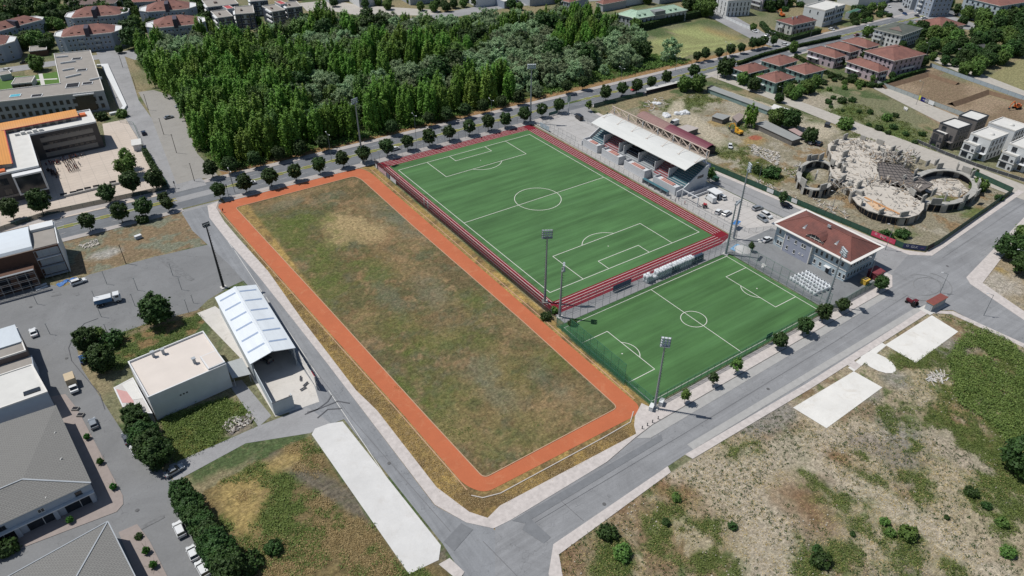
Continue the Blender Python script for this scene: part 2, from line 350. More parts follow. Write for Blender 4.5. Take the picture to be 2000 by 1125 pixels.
m, n, b = nmat('open_ground'); b.inputs['Roughness'].default_value = .95; b.inputs['Specular IOR Level'].default_value = .1
at = n.nodes.new('ShaderNodeAttribute'); at.attribute_name = 'soil'; tc = n.nodes.new('ShaderNodeTexCoord').outputs['Object']
v = noise(n, tc, 1.3, 9, .85); v2 = noise(n, mapping(n, tc, (.8, 3.4, 1), (0, 0, .5)), 1.1, 8, .85); v3 = noise(n, tc, .32, 9, .85)
k = math_(n, 'MULTIPLY', ramp(n, v, .36, .64, .42, 1.3), ramp(n, v2, .38, .62, .62, 1.25)); k = math_(n, 'MULTIPLY', k, ramp(n, noise(n, tc, .75, 5, .7), .4, .6, .8, 1.2))
cm = n.nodes.new('ShaderNodeVectorMath'); cm.operation = 'SCALE'; n.links.new(at.outputs['Color'], cm.inputs[0]); n.links.new(k, cm.inputs['Scale'])
hue = mixrgb(n, ramp(n, v3, .5, .6, 0, .28), cm.outputs[0], (.09, .105, .045)); hue = mixrgb(n, ramp(n, noise(n, mapping(n, tc, (1, 1, 1), (0, 0, 0), (9, 4, 0)), .5, 10, .88), .54, .62, 0, .5), hue, (.30, .23, .14)); hue = mixrgb(n, ramp(n, noise(n, tc, 4.5, 4, .8), .6, .7, 0, .3), hue, (.46, .43, .36)); hue = mixrgb(n, ramp(n, noise(n, tc, 1.9, 6, .85), .6, .68, 0, .55), hue, (.055, .062, .03))
n.links.new(hue, b.inputs['Base Color']); bp = n.nodes.new('ShaderNodeBump'); bp.inputs['Strength'].default_value = .9; bp.inputs['Distance'].default_value = .25
n.links.new(v, bp.inputs['Height']); n.links.new(bp.outputs[0], b.inputs['Normal'])
me = np_mesh('ground', V, F, m); ca = me.color_attributes.new('soil', 'FLOAT_COLOR', 'POINT')
ca.data.foreach_set('color', np.concatenate([Cg.reshape(-1, 3), np.ones((nx*ny, 1))], 1).astype(np.float32).ravel())
tag(put('ground', me), kind='structure')
# ------------------------------------------------------------ roads, pavements, slabs
def asphalt(name, col, streak=None, amt=.12, crack=True):
    m, n, b = nmat(name); b.inputs['Roughness'].default_value = .85; b.inputs['Specular IOR Level'].default_value = .25
    tc = n.nodes.new('ShaderNodeTexCoord').outputs['Object']
    k = math_(n, 'MULTIPLY', ramp(n, noise(n, tc, .09, 9, .75, .6), .32, .68, 1-amt*1.4, 1+amt*1.2), ramp(n, noise(n, tc, 2.4, 7, .85), .3, .7, .88, 1.12))
    if streak is not None:
        k = math_(n, 'MULTIPLY', k, ramp(n, noise(n, mapping(n, tc, (.75, .018, 1) if streak > 1 else (.018, .75, 1), (0, 0, -streak if streak < 1 else 0)), 1., 5, .65), .3, .7, .86, 1.12))
    cm = n.nodes.new('ShaderNodeVectorMath'); cm.operation = 'SCALE'; cm.inputs[0].default_value = srgb(col); n.links.new(k, cm.inputs['Scale']); out = cm.outputs[0]
    if crack:
        vo = n.nodes.new('ShaderNodeTexVoronoi'); vo.feature = 'DISTANCE_TO_EDGE'; vo.inputs['Scale'].default_value = .07
        wv = n.nodes.new('ShaderNodeVectorMath'); wv.operation = 'ADD'; n.links.new(tc, wv.inputs[0])
        nn = n.nodes.new('ShaderNodeTexNoise'); nn.inputs['Scale'].default_value = .35; n.links.new(tc, nn.inputs['Vector'])
        sc_ = n.nodes.new('ShaderNodeVectorMath'); sc_.operation = 'SCALE'; sc_.inputs['Scale'].default_value = 9; n.links.new(nn.outputs['Color'], sc_.inputs[0])
        n.links.new(sc_.outputs[0], wv.inputs[1]); n.links.new(wv.outputs[0], vo.inputs['Vector'])
        out = mixrgb(n, ramp(n, vo.outputs['Distance'], .006, .0, 0, .45), out, srgb('4a4b4d'))
    spots = ramp(n, noise(n, tc, .55, 3, .5), .68, .76, 0, .4); out = mixrgb(n, spots, out, srgb('6a6a6a'))
    n.links.new(out, b.inputs['Base Color']); return m
A_STREET = asphalt('asphalt_street', '7f8184', math.pi/2); A_SOUTH = asphalt('asphalt_south_street', '828385', 0.0)
A_BIG = asphalt('asphalt_avenue', '6b6e72', 0.018); A_LOT = asphalt('asphalt_yard', '757677', None, .1); A_OLD = asphalt('asphalt_pale', '8c8c8d', None, .12)
def stained(name, col, dirt, amt=.5, joint=0.):
    m, n, b = nmat(name); b.inputs['Roughness'].default_value = .9; tc = n.nodes.new('ShaderNodeTexCoord').outputs['Object']
    k = math_(n, 'MULTIPLY', ramp(n, noise(n, tc, .15, 9, .75), .3, .7, .88, 1.06), ramp(n, noise(n, tc, 3., 6, .8), .3, .7, .94, 1.05)); cm = n.nodes.new('ShaderNodeVectorMath'); cm.operation = 'SCALE'; cm.inputs[0].default_value = srgb(col); n.links.new(k, cm.inputs['Scale'])
    o = mixrgb(n, ramp(n, noise(n, tc, .22, 10, .82, .8), .53, .68, 0, amt), cm.outputs[0], srgb(dirt)); o = mixrgb(n, ramp(n, noise(n, tc, 1.2, 6, .7), .68, .73, 0, .5), o, srgb('77736c'))
    if joint:
        br = n.nodes.new('ShaderNodeTexBrick'); br.offset = 0; br.inputs['Scale'].default_value = joint; br.inputs['Mortar Size'].default_value = .012; br.inputs['Mortar Smooth'].default_value = .3; n.links.new(tc, br.inputs['Vector']); o = mixrgb(n, math_(n, 'MULTIPLY', br.outputs['Fac'], .35), o, srgb('7f7c76'))
    n.links.new(o, b.inputs['Base Color']); MATS[name] = m; return m
PAVE = mat('pavement_concrete', 'b5aeaa', .9, .2, .8, 9); CONC = mat('pale_concrete', 'bab8b4', .85, .07, .25, 8); KERB = mat('kerb_stone', 'b9b4ae', .9, .1, 2.)
PINK = mat('pink_paving', '8f8580', .9, .1, .9); GRAV = stained('gravel_yard', '8c8984', '6f6c67', .6)
YR = lambda x: 75.9-.018*x
def rb(o0, o1, x0=-330, x1=420): return [(x0, YR(x0)+o0), (x1, YR(x1)+o0), (x1, YR(x1)+o1), (x0, YR(x0)+o1)]
S = sheet
S('lot_ground', [gp([(0, 545), (125, 560), (175, 536), (300, 502), (405, 478), (425, 470), (482, 545), (447, 561), (406, 586), (385, 606), (300, 628), (230, 652), (150, 680), (160, 720), (250, 860), (340, 940), (420, 1125), (400, 1300), (-400, 1300), (-400, 545)])], A_LOT)
S('avenue', [rb(-8.8, -1.1), rb(1.1, 8.4)], A_BIG)
S('avenue_junction', [[(-118, 68), (-103, 68), (-103, 60), (-112, 55), (-117, 60)], [(-118, 84), (-104, 84), (-104, 92), (-118, 92)], [(58, 66), (79, 66), (76, 58), (66, 58)], [(-118, 75), (-103, 75), (-103, 79.5), (-118, 79.5)]], A_OLD)
S('west_street', [[(-118, 66), (-108.5, 66), (-110.3, 56), (-109.6, 38), (-107.6, 8), (-106.4, -21), (-105.5, -46), (-104, -104), (-100.5, -112), (-96.4, -116.6), (-96, -127), (-108, -135), (-107.4, -113.8), (-110.2, -68), (-119, -67.5), (-121, -58), (-112.5, -55), (-110.8, -10), (-113.5, 20), (-118, 50)]], A_STREET)
S('cross_street', [gp([(340, 942), (480, 866), (606, 846), (645, 826), (600, 795), (505, 832), (330, 909)])], A_OLD)
S('drive_track', [gp([(445, 748), (472, 742), (530, 812), (505, 834)])], A_OLD)
S('south_street', [[(-108, -135), (-96, -116.6), (-64, -116.3), (-53, -114.3), (-46, -113.4), (12, -112.8), (58, -112.4), (66, -108), (82, -104), (88.6, -109.2), (165, -103.6), (300, -98), (300, -112), (143, -113.8), (85.3, -122.8), (82.6, -125.6), (76.5, -146.6), (70, -200), (62, -200), (64, -130), (56.2, -124.6), (-1.8, -125.6), (-46.8, -125), (-88, -127), (-93, -132), (-96, -150), (-108, -150)]], A_SOUTH)
S('access_street', [[(66, 66), (75.5, 66), (75.5, 56), (74.5, -20), (80.5, -90), (83, -104), (66, -108), (68, -70), (66.5, -15), (64.5, 50)]], A_OLD)
S('north_street', [[(-117.3, 84), (-106.3, 84), (-107.3, 200), (-99, 285), (-98, 300), (-112, 300), (-117.6, 200)]], A_OLD)
S('car_park_dirt', [gp([(345, 190), (385, 300), (428, 345), (418, 350), (390, 348), (345, 360), (290, 215), (270, 180), (300, 176)])], GRAV)
S('upper_street', [[(-330, 292), (-100, 283), (-96, 271), (-84, 268), (-90, 292), (-330, 308)]], A_OLD)
S('far_street', [[(60, 247), (160, 251), (240, 224), (330, 190), (330, 205), (250, 238), (165, 267), (60, 262)]], A_OLD)
S('east_avenue', [[(238, 66), (256, 66), (256, 96), (279, 152), (330, 260), (300, 262), (262, 160), (240, 96)], gp([(1690, -8), (1730, -10), (1800, 10), (1880, 38), (2000, 78), (2100, 110), (2100, 130), (1990, 92), (1900, 60), (1790, 40), (1740, 35)])], A_OLD)
S('northeast_lane', [gp([(1375, 145), (1400, 138), (1810, 290), (2010, 365), (2010, 395), (1965, 378), (1800, 312), (1560, 214)]), gp([(1700, 170), (1725, 168), (1900, 240), (1880, 262)]), gp([(1800, 110), (1822, 108), (2020, 185), (2020, 205)])], mat('pale_lane', 'a5a098', .95, .14, .5))
S('grandstand_yard', [[(43.5, 66), (66, 66), (66, -108), (52, -110.5), (31.8, -110.5), (31.8, -64), (41.8, -61)]], stained('yard_concrete', 'a5a3a1', '868482', .5, .05))
S('building_yard', [[(32, -66), (58, -66), (58, -109.5), (32, -109.5)]], asphalt('yard_paving', '77797b', None, .12))
S('between_pitches_walk', [[(-39.5, -63.4), (41.5, -63.4), (41.5, -68.2), (-39.5, -68.2)]], mat('walk_concrete', '8e8e90', .9, .1, .5))
S('east_parking', [[(47.8, -21), (66, -18), (67.5, -70), (48, -60)]], stained('parking_pavers', 'b2aeaa', '8d8a88', .4, .08))
S('school_yard', [[(-157, 147), (-157, 96), (-117.6, 88), (-117.6, 176), (-128, 176), (-131, 147)], [(-157, 112), (-153, 98), (-117.7, 89), (-117.7, 84.5), (-200, 88), (-200, 112)]], stained('school_yard_paving', 'b9ada1', '9d9389', .4, .1))
S('white_slab', [[(-118.9, -68.4), (-117.5, -67), (-114, -67.3), (-110.8, -68.6), (-107.9, -113.8), (-110, -116.6), (-116.6, -116)]], stained('white_slab_concrete', 'c4c3c1', 'a9a29a', .35), z=.06)
S('hangar_apron', [[(-125.5, -6), (-112.5, -4), (-111.8, -52), (-113, -58.6), (-124.3, -57.5)], gp([(385, 612), (420, 598), (545, 690), (520, 720), (470, 700)])], stained('apron_concrete', 'bfbbb5', '938d85', .5), z=.05)
S('concrete_pad', [[(31.3, -128), (56.1, -127.8), (54.9, -136.6), (31.2, -137.4)], [(-12, -129.4), (13.6, -129.8), (14.3, -138), (-11, -138.8)], [(13.6, -128), (31.4, -126.7), (31.4, -128.4), (13.6, -129.9)],
  [(22.6+3.6*math.cos(t/14*6.283), -131.3+5*math.sin(t/14*6.283)) for t in range(14)]], stained('pad_concrete', 'd0cec9', 'a89a88', .4), z=.08)
# pavements with a real kerb step
slab('avenue_pavement', [rb(-12.6, -8.8, -102, 58), rb(-11.5, -8.8, -330, -117), rb(-11, -8.8, 80, 420), rb(8.4, 11.6, -104, 236), rb(8.4, 11.6, -330, -117.6), rb(8.4, 11, 258, 420)], mat('avenue_paving', 'a09b98', .9, .12, .6))
slab('west_pavement', [[(-109.7, 38), (-110.4, 56), (-108.5, 66), (-104, 67.2), (-106.2, 62), (-106.6, 50), (-105.8, 35), (-104, 9), (-104.1, -22), (-103.3, -60), (-101.9, -70), (-101.2, -100), (-98.5, -110), (-96, -113.6), (-96.4, -116.6), (-100.5, -112), (-103.9, -104), (-105.5, -46), (-106.4, -21), (-107.6, 8)]], PAVE)
slab('south_pavement', [[(-96.4, -116.6), (-96, -113.6), (-92, -112.4), (-52, -113.4), (-50.5, -111), (-48, -108.6), (-43.5, -106.2), (-42.6, -108.8), (31.8, -108.8), (58, -109.6), (60, -108), (66, -106.5), (66, -108.5), (60, -112.3), (12, -112.7), (-46, -113.3), (-53, -114.2), (-64, -116.2), (-92, -116.9)]], [PAVE])
slab('south_pavement', [[(-88, -127), (-93, -132), (-94.5, -136), (-92, -136), (-88.5, -129.6), (-53.5, -127), (-52.8, -125.3)], [(-46.8, -125), (-46.2, -127), (-1.8, -127.5), (-1.8, -125.6)], [(-1.8, -125.6), (-1.8, -127.5), (56.2, -126.6), (56.2, -124.6)], [(56.2, -124.6), (56.2, -126.6), (61.5, -130.8), (63.4, -130.4)], [(63.4, -130.4), (61.5, -130.8), (68, -200), (70, -200)], [(-110.5, -117.5), (-107.9, -117.5), (-107, -122), (-109, -123)],
  [(300, -112), (143, -113.8), (85.3, -122.8), (82.6, -125.6), (76.5, -146.6), (80, -148), (86.5, -127.5), (143, -116.2), (300, -115)]], PAVE)
slab('access_pavement', [[(74.5, -20), (76.5, -20), (82.4, -90), (84, -101.5), (88.6, -106.8), (165, -101.4), (165, -103.6), (88.6, -109.2), (82.6, -104.5), (80.5, -90)], [(75.5, 56), (74.5, -20), (76.5, -20), (77.5, 56)]], PAVE)
slab('cross_walk_strip', [[(14.5, -126.4), (17.5, -126.4), (17.5, -129.6), (14.5, -129.6)]], PAVE, h=.1)
slab('shop_pavement', [gp([(128, 770), (152, 800), (240, 968), (241, 985), (228, 1000), (60, 1064), (0, 1088), (0, 1060), (186, 975), (100, 775)])], PINK, h=.12)
slab('shop_pavement', [gp([(232, 1040), (268, 1024), (292, 1056), (334, 1140), (272, 1140)])], PINK, h=.12)
S('yard_patch', [gp(q) for q in ([(250, 1040), (320, 1005), (322, 1011), (258, 1045)], [(300, 500), (330, 506), (380, 545), (372, 549), (325, 520)], [(95, 572), (115, 568), (120, 576), (100, 580)], [(145, 573), (153, 570), (155, 576), (148, 578)])], mat('yard_tar', '6f7071', .9, .3, .9), z=.09)
S('manhole_cover', [[(p[0]+.45*math.cos(t), p[1]+.45*math.sin(t)) for t in [i*.63 for i in range(10)]] for p in gp([(268, 997), (300, 710), (130, 700), (1180, 985), (760, 905), (1500, 760), (1850, 520), (480, 480), (60, 600)])], mat('manhole_iron', '5a5a5b', .8, .1), z=.112)
def bank(pts, z, wd, m, lab):
    P = gp(pts); b = MB(); q = offset_line(P, wd, -wd); n = len(P)
    for i in range(n-1): a, c, d, e = q[2*n-1-i], q[2*n-2-i], q[i+1], q[i]; b.quad((*a, .02), (*c, .02), (*P[i+1], z), (*P[i], z)); b.quad((*P[i], z), (*P[i+1], z), (*d, .02), (*e, .02))
    struct('earth_bank', b, m, label=lab)
EM = mat('dug_earth', '6b5847', .95, .3, .7, 9, bump=.5)
bank([(1722, 172), (1770, 158), (1812, 146)], 1.5, 2.4, EM, 'dug earth bank behind the grey hoarding'); bank([(1857, 206), (1890, 195), (1928, 181)], 1.8, 2.2, EM, 'dark dug earth bank across the plot'); bank([(1812, 147), (1870, 165)], 1.2, 2.2, EM, 'dug earth bank along the pale blue hoarding'); bank([(1928, 181), (2010, 204)], 1.4, 2.2, EM, 'dug earth bank running to the right edge')
# yellow and white painted kerb of the avenue's planted median
b = MB()
xs = -330
while xs < 420:
    if not (-119 < xs < -102 or 57 < xs < 79 or 236 < xs < 256):
        k = int((xs+330)/3.0) % 2
        for o in (-1.1, .86): b.prism([(xs, YR(xs)+o), (xs+3, YR(xs+3)+o), (xs+3, YR(xs+3)+o+.24), (xs, YR(xs)+o+.24)], 0, .16, k)
    xs += 3
struct('median_kerb', b, [mat('kerb_yellow', 'b3a545', .8, .15, 1.5), mat('kerb_white', 'b9b6ac', .8, .15, 1.5)])
slab('median_bed', [rb(-.86, .86, x0, x1) for x0, x1 in ((-330, -119), (-102, 57), (79, 236), (256, 420))], mat('median_turf', '6a7048', .95, .3, .5), h=.13)
# paint on the avenue, patches on the streets
b = MB(); WP = mat('road_paint', 'c2c1bd', .8, .15, 1.2)
for x in np.arange(-330, 420, 9.):
    for o in (-5, 4.8):
        if not -119 < x < -103: b.poly([(x, YR(x)+o-.07, .09), (x+3, YR(x)+o-.07, .09), (x+3, YR(x)+o+.07, .09), (x, YR(x)+o+.07, .09)])
for y0, y1 in ((30, 58), (-4, 28), (-50, -5), (-104, -56)): b.poly([(-109.6, y0, .09), (-109.45, y0, .09), (-109.3, y1, .09), (-109.45, y1, .09)])
struct('road_marking', b, WP)
DK = mat('tar_patch', '707275', .9, .15, .6)
S('road_patch', [[(-107, -113.4), (-101.5, -111.5), (-100.2, -114.3), (-106.3, -116.6)], gp([(1020, 1035), (1033, 1010), (1076, 1050), (1062, 1062)]), [(-92, -117.2), (-47, -117), (-48, -118.6), (-90, -119.3)]], DK, z=.1)
GUT = mat('gutter_concrete', '9c9b99', .9, .12, .7)
S('kerb_line', [[(-46, -113.35), (12, -112.75), (58, -112.35), (58, -112.5), (12, -112.95), (-46, -113.55)]], mat('dark_kerb_joint', '6d6b69', .9, .2, 1.), z=.108)  # thin dark line along the outer edge of the pavement
S('gutter_strip', [[(-46, -113.5), (12, -112.9), (55, -112.5), (55, -114.6), (12, -115.4), (-50, -116.4), (-53, -114.5)], [(-44, -123), (56, -122.8), (57, -124.7), (-44, -125)]], GUT, z=.1)
SK = mat('skid_marks', '55565a', .9, .2, .6)
def trail(pts, wd, z=.115):
    b = MB(); q = offset_line(pts, wd/2, -wd/2); n = len(pts)
    for i in range(n-1): b.poly([(*q[2*n-1-i], z), (*q[2*n-2-i], z), (*q[i+1], z), (*q[i], z)])
    return b
for pts in ([(648, 772), (640, 785), (620, 800), (595, 810)], [(683, 788), (660, 784), (620, 800), (600, 806)], [(668, 798), (640, 800), (620, 817)]): struct('skid_mark', trail(gp(pts), .35), SK)
for pts in ([(192, 622), (165, 632), (145, 655), (134, 680), (140, 705), (165, 735), (195, 770), (205, 800)],): struct('crack_line', trail(gp(pts), .18), SK)
SEAM = mat('road_seam', '66676a', .9, .2, .8)
for pts in ([(-90, -120.4), (-40, -120), (20, -119), (60, -117.6)], [(-113, 10), (-109.6, -40), (-108.4, -70), (-104.5, -112)], [(-100, -118), (-98, -133)], [(-80, -117.4), (-79, -126)], [(90, -112), (140, -109), (200, -106)], [(69.5, 50), (70.4, -20), (74, -95)]): struct('road_seam', trail(pts, .12, .1), SEAM)
rc = random.Random(3)
for k in range(3):     # tyre circles on the junction
    cx, cy, r0 = 70+rc.uniform(-2, 2), -117+rc.uniform(-1.5, 1.5), rc.uniform(4, 7.5); a0 = rc.uniform(0, 6.28)
    struct('tyre_trace', trail([(cx+r0*math.cos(a0+t*.25)*1.3, cy+r0*math.sin(a0+t*.25)) for t in range(16)], .22, .12+.004*k), mat('tyre_trace_rubber', '777879', .9, .1, .6))
# ------------------------------------------------------------ pitches and tracks
def turf(name, col, ax, seed):
    m, n, b = nmat(name); b.inputs['Roughness'].default_value = .75; b.inputs['Specular IOR Level'].default_value = .2
    tc = n.nodes.new('ShaderNodeTexCoord').outputs['Object']
    sc_ = (.012, .32, 1) if ax == 0 else (.32, .012, 1)
    k = ramp(n, noise(n, mapping(n, tc, sc_, (0, 0, .0), (seed, seed, 0)), 1., 5, .7), .3, .7, .74, 1.28)
    k = math_(n, 'MULTIPLY', k, ramp(n, noise(n, mapping(n, tc, (.05, .12, 1)), 1., 4, .6), .3, .7, .85, 1.15)); k = math_(n, 'MULTIPLY', k, ramp(n, noise(n, tc, 6, 3, .8), .3, .7, .9, 1.1))
    cm = n.nodes.new('ShaderNodeVectorMath'); cm.operation = 'SCALE'; cm.inputs[0].default_value = srgb(col); n.links.new(k, cm.inputs['Scale'])
    n.links.new(mixrgb(n, ramp(n, noise(n, mapping(n, tc, (.02, .2, 1)), 1., 3, .6), .5, .7, 0, .16), cm.outputs[0], srgb('62895f')), b.inputs['Base Color']); return m
TRK = mat('red_track_rubber', '701121', .75, .14, .5); 
S('running_track', [[(-39.9, 64.6), (40.9, 62.9), (41.3, -63.3), (-39.5, -63.4)]], TRK, z=.055)
S('football_turf', [[(-35.3, 58.4), (36, 57.6), (36, -57.5), (-35.9, -57.5)]], turf('turf_long_pitch', '46683f', 0, 0.), z=.075)
S('small_football_turf', [[(-42, -68.3), (31.2, -68.3), (31.2, -108.2), (-41.8, -108.2)]], turf('turf_short_pitch', '44663c', 0, 5.), z=.075)
WL = mat('white_line', 'c9c6c0', .8, .05, 1.)
def lines(name, segs, arcs, wd, z, m=WL, obj=True):
    b = MB()
    for x0, y0, x1, y1 in segs:
        d = Vector((x1-x0, y1-y0)).normalized()*wd/2; nn = Vector((-d.y, d.x))
        b.quad((x0-d.x-nn.x, y0-d.y-nn.y, z), (x1+d.x-nn.x, y1+d.y-nn.y, z), (x1+d.x+nn.x, y1+d.y+nn.y, z), (x0-d.x+nn.x, y0-d.y+nn.y, z)); z += .0006
    for cx, cy, r, a0, a1 in arcs:
        N = 40
        for k in range(N):
            t0, t1 = math.radians(a0+(a1-a0)*k/N), math.radians(a0+(a1-a0)*(k+1)/N); ri, ro = r-wd/2, r+wd/2
            b.quad((cx+ri*math.cos(t0), cy+ri*math.sin(t0), z), (cx+ro*math.cos(t0), cy+ro*math.sin(t0), z), (cx+ro*math.cos(t1), cy+ro*math.sin(t1), z), (cx+ri*math.cos(t1), cy+ri*math.sin(t1), z))
        z += .0006
    return struct(name, b, m)
W_, H_ = 33.7, 53.05
sg = [(-W_, -H_, W_, -H_), (W_, -H_, W_, H_), (W_, H_, -W_, H_), (-W_, H_, -W_, -H_), (-W_, 0, W_, 0)]; ar = [(0, 0, 9.15, 0, 360)]
for s in (1, -1):
    sg += [(-20.16, s*H_, -20.16, s*(H_-16.5)), (-20.16, s*(H_-16.5), 20.16, s*(H_-16.5)), (20.16, s*(H_-16.5), 20.16, s*H_), (-9.16, s*H_, -9.16, s*(H_-5.5)), (-9.16, s*(H_-5.5), 9.16, s*(H_-5.5)), (9.16, s*(H_-5.5), 9.16, s*H_)]
    ar += [(0, s*(H_-11), 9.15, -90*s-53, -90*s+53), (0, s*(H_-11), .1, 0, 360)]
lines('pitch_marking', sg, ar, .22, .082)
sg = [(-41, -69.8, 29.5, -69.8), (29.5, -69.8, 29.5, -107.1), (29.5, -107.1, -41, -107.1), (-41, -107.1, -41, -69.8), (-5.8, -69.8, -5.8, -107.1),
  (-41, -78.3, -31.4, -78.3), (-31.4, -78.3, -31.4, -98.35), (-31.4, -98.35, -41, -98.35), (29.5, -78.3, 19.75, -78.3), (19.75, -78.3, 19.75, -98.3), (19.75, -98.3, 29.5, -98.3)]
lines('small_pitch_marking', sg, [(-5.8, -88.4, 3.9, 0, 360), (-34.5, -88.4, 5., -52, 52), (22.9, -88.4, 5., 128, 232), (-34.5, -88.4, .12, 0, 360), (22.9, -88.4, .12, 0, 360)], .2, .082)
sg = []
for k in range(4):
    xl = -36.3-1.*k; sg.append((xl, -58, xl+.55, 58.4))
    sg.append((36.5+1.15*k, 57, 36.9+1.15*k, -57))
    sg.append((-35.8, 59.2+k*1.35, 36.3, 58.1+k*1.2)); sg.append((-35.5, -58.2-1.25*k, 36.4, -58.2-1.25*k))
lines('track_lane_line', sg, [], .15, .07)
# orange clay jogging track with its pale kerbs
OC = stained('clay_track', 'ad603e', 'b98562', .45)
def rnd(pts, r, n=5):
    out = []
    for i, p in enumerate(pts):
        p = Vector(p); a = (Vector(pts[i-1])-p); c = (Vector(pts[(i+1) % len(pts)])-p); rr = min(r, a.length*.45, c.length*.45)
        p0, p1 = p+a.normalized()*rr, p+c.normalized()*rr
        for k in range(n+1): t = k/n; out.append(tuple(p0*(1-t)**2+p*2*t*(1-t)+p1*t*t))
    return out
OUT = [(-105.5, 65.6), (-46.5, 64.2), (-44.4, 58), (-44.6, -106.8), (-48, -108.6), (-93, -107.6), (-95.6, -103), (-97.1, -72), (-100.2, -25), (-102.8, 15), (-105.1, 54)]
INN = [(-100, 58.6), (-51.6, 58.1), (-50.2, 54), (-50.3, 10), (-49.4, -60), (-49.7, -103.9), (-90.8, -103.9), (-92.5, -76), (-95.4, -21)]
oo, ii = rnd(OUT, 4.2), rnd(INN, 1.6)
b = MB(); N = len(oo); q = []
import bmesh
bm = bmesh.new(); ov = [bm.verts.new((x, y, .045)) for x, y in oo]; iv = [bm.verts.new((x, y, .045)) for x, y in ii]
es = [bm.edges.new((v[k], v[(k+1) % len(v)])) for v in (ov, iv) for k in range(len(v))]
bmesh.ops.triangle_fill(bm, use_beauty=True, use_dissolve=False, edges=es)
for fc in bm.faces:
    if fc.normal.z < 0: fc.normal_flip()
me = bpy.data.meshes.new('jogging_track'); bm.to_mesh(me); bm.free(); me.materials.append(OC); tag(put('jogging_track', me), kind='structure')
def kerbline(pts, closed, wd=.24, h=.15):
    b = MB(); P = pts+[pts[0]] if closed else pts; q = offset_line(P, wd/2, -wd/2); n = len(P)
    for i in range(n-1): b.prism([q[2*n-1-i], q[2*n-2-i], q[i+1], q[i]], 0, h)
    return b
KP = mat('track_kerb', 'ad8d74', .9, .14, 1.2)
struct('track_kerb', kerbline(ii, True), KP)
struct('track_kerb', kerbline([(-95.8, -104.6), (-97.6, -72.4), (-100.7, -25), (-103.2, 15), (-105.6, 54), (-105.9, 61), (-104.6, 65), (-101.5, 66.6), (-60, 65.3), (-47, 64.8), (-44.6, 60)], False), KP)
struct('track_kerb', kerbline([(-43.1, 60), (-43.3, 0), (-43.6, -60), (-44, -104)], False, .25, .14), KP)
struct('track_kerb', kerbline([(-95.8, -106.4), (-94, -108.4), (-90, -109.6), (-60, -109.8), (-50.5, -109.6), (-47.3, -107.2)], False), mat('track_kerb_grey', 'b1aaa3', .9, .1, 1.2))
# ------------------------------------------------------------ foliage
def leafmat(name, a, b2, dark=.75, sheen=.0):
    m, n, b = nmat(name); b.inputs['Roughness'].default_value = .6; b.inputs['Specular IOR Level'].default_value = .25
    gi = n.nodes.new('ShaderNodeNewGeometry'); oi = n.nodes.new('ShaderNodeObjectInfo'); tc = n.nodes.new('ShaderNodeTexCoord').outputs['Object']
    f1 = math_(n, 'MULTIPLY', gi.outputs['Random Per Island'], 1.); nn = ramp(n, noise(n, tc, .5, 3, .6), .35, .65)
    f = math_(n, 'ADD', math_(n, 'MULTIPLY', f1, .45), math_(n, 'MULTIPLY', nn, .55)); c = mixrgb(n, f, srgb(a), srgb(b2))
    hv = n.nodes.new('ShaderNodeHueSaturation'); n.links.new(c, hv.inputs['Color']); n.links.new(ramp(n, oi.outputs['Random'], 0, 1, .485, .515), hv.inputs['Hue'])
    n.links.new(ramp(n, oi.outputs['Random'], 0, 1, .82, 1.2), hv.inputs['Value']); n.links.new(hv.outputs[0], b.inputs['Base Color'])
    tr = n.nodes.new('ShaderNodeBsdfTranslucent'); n.links.new(hv.outputs[0], tr.inputs['Color']); mx = n.nodes.new('ShaderNodeMixShader'); mx.inputs[0].default_value = .22
    n.links.new(b.outputs[0], mx.inputs[1]); n.links.new(tr.outputs[0], mx.inputs[2]); n.links.new(mx.outputs[0], n.nodes['Material Output'].inputs['Surface']); return m
LM = {'poplar': leafmat('poplar_leaf', '4f762b', '759b3e'), 'bright': leafmat('bright_leaf', '628634', '8aa64a'), 'willow': leafmat('willow_leaf', '708c62', '9cb388'),
      'street': leafmat('street_tree_leaf', '2f4325', '485f31'), 'dark': leafmat('dark_leaf', '2c4224', '486430'), 'mid': leafmat('mid_leaf', '466330', '6c8842'), 'olive': leafmat('olive_leaf', '5c6b4c', '84906c'),
      'weed': leafmat('weed_leaf', '536432', '7a8748'), 'dry': leafmat('dry_grass', 'a08c60', 'c2ad80'), 'topiary': leafmat('topiary_leaf', '2f5a20', '4b7c2c'), 'red': leafmat('reddish_twig', '6b5549', '87685a')}
BARK = mat('bark', '5a4d41', .95, .2, 3.); PALEBARK = mat('pale_bark', '8a8074', .95, .2, 3.)
def leaves(P, N, size, r, asp=1.5):
    """leaf quads at points P facing roughly N"""
    k = len(P); N = N+r.normal(0, .55, (k, 3)); N /= np.linalg.norm(N, axis=1)[:, None]+1e-9
    T = np.cross(N, r.normal(0, 1, (k, 3))); T /= np.linalg.norm(T, axis=1)[:, None]+1e-9; B = np.cross(N, T)
    s = size*r.uniform(.6, 1.35, (k, 1)); T *= s*.5*asp; B *= s*.5
    V = np.stack([P-T, P-B*1.0+T*.1, P+T, P+B*1.0+T*.1], 1).reshape(-1, 3); return V, np.arange(4*k).reshape(-1, 4)
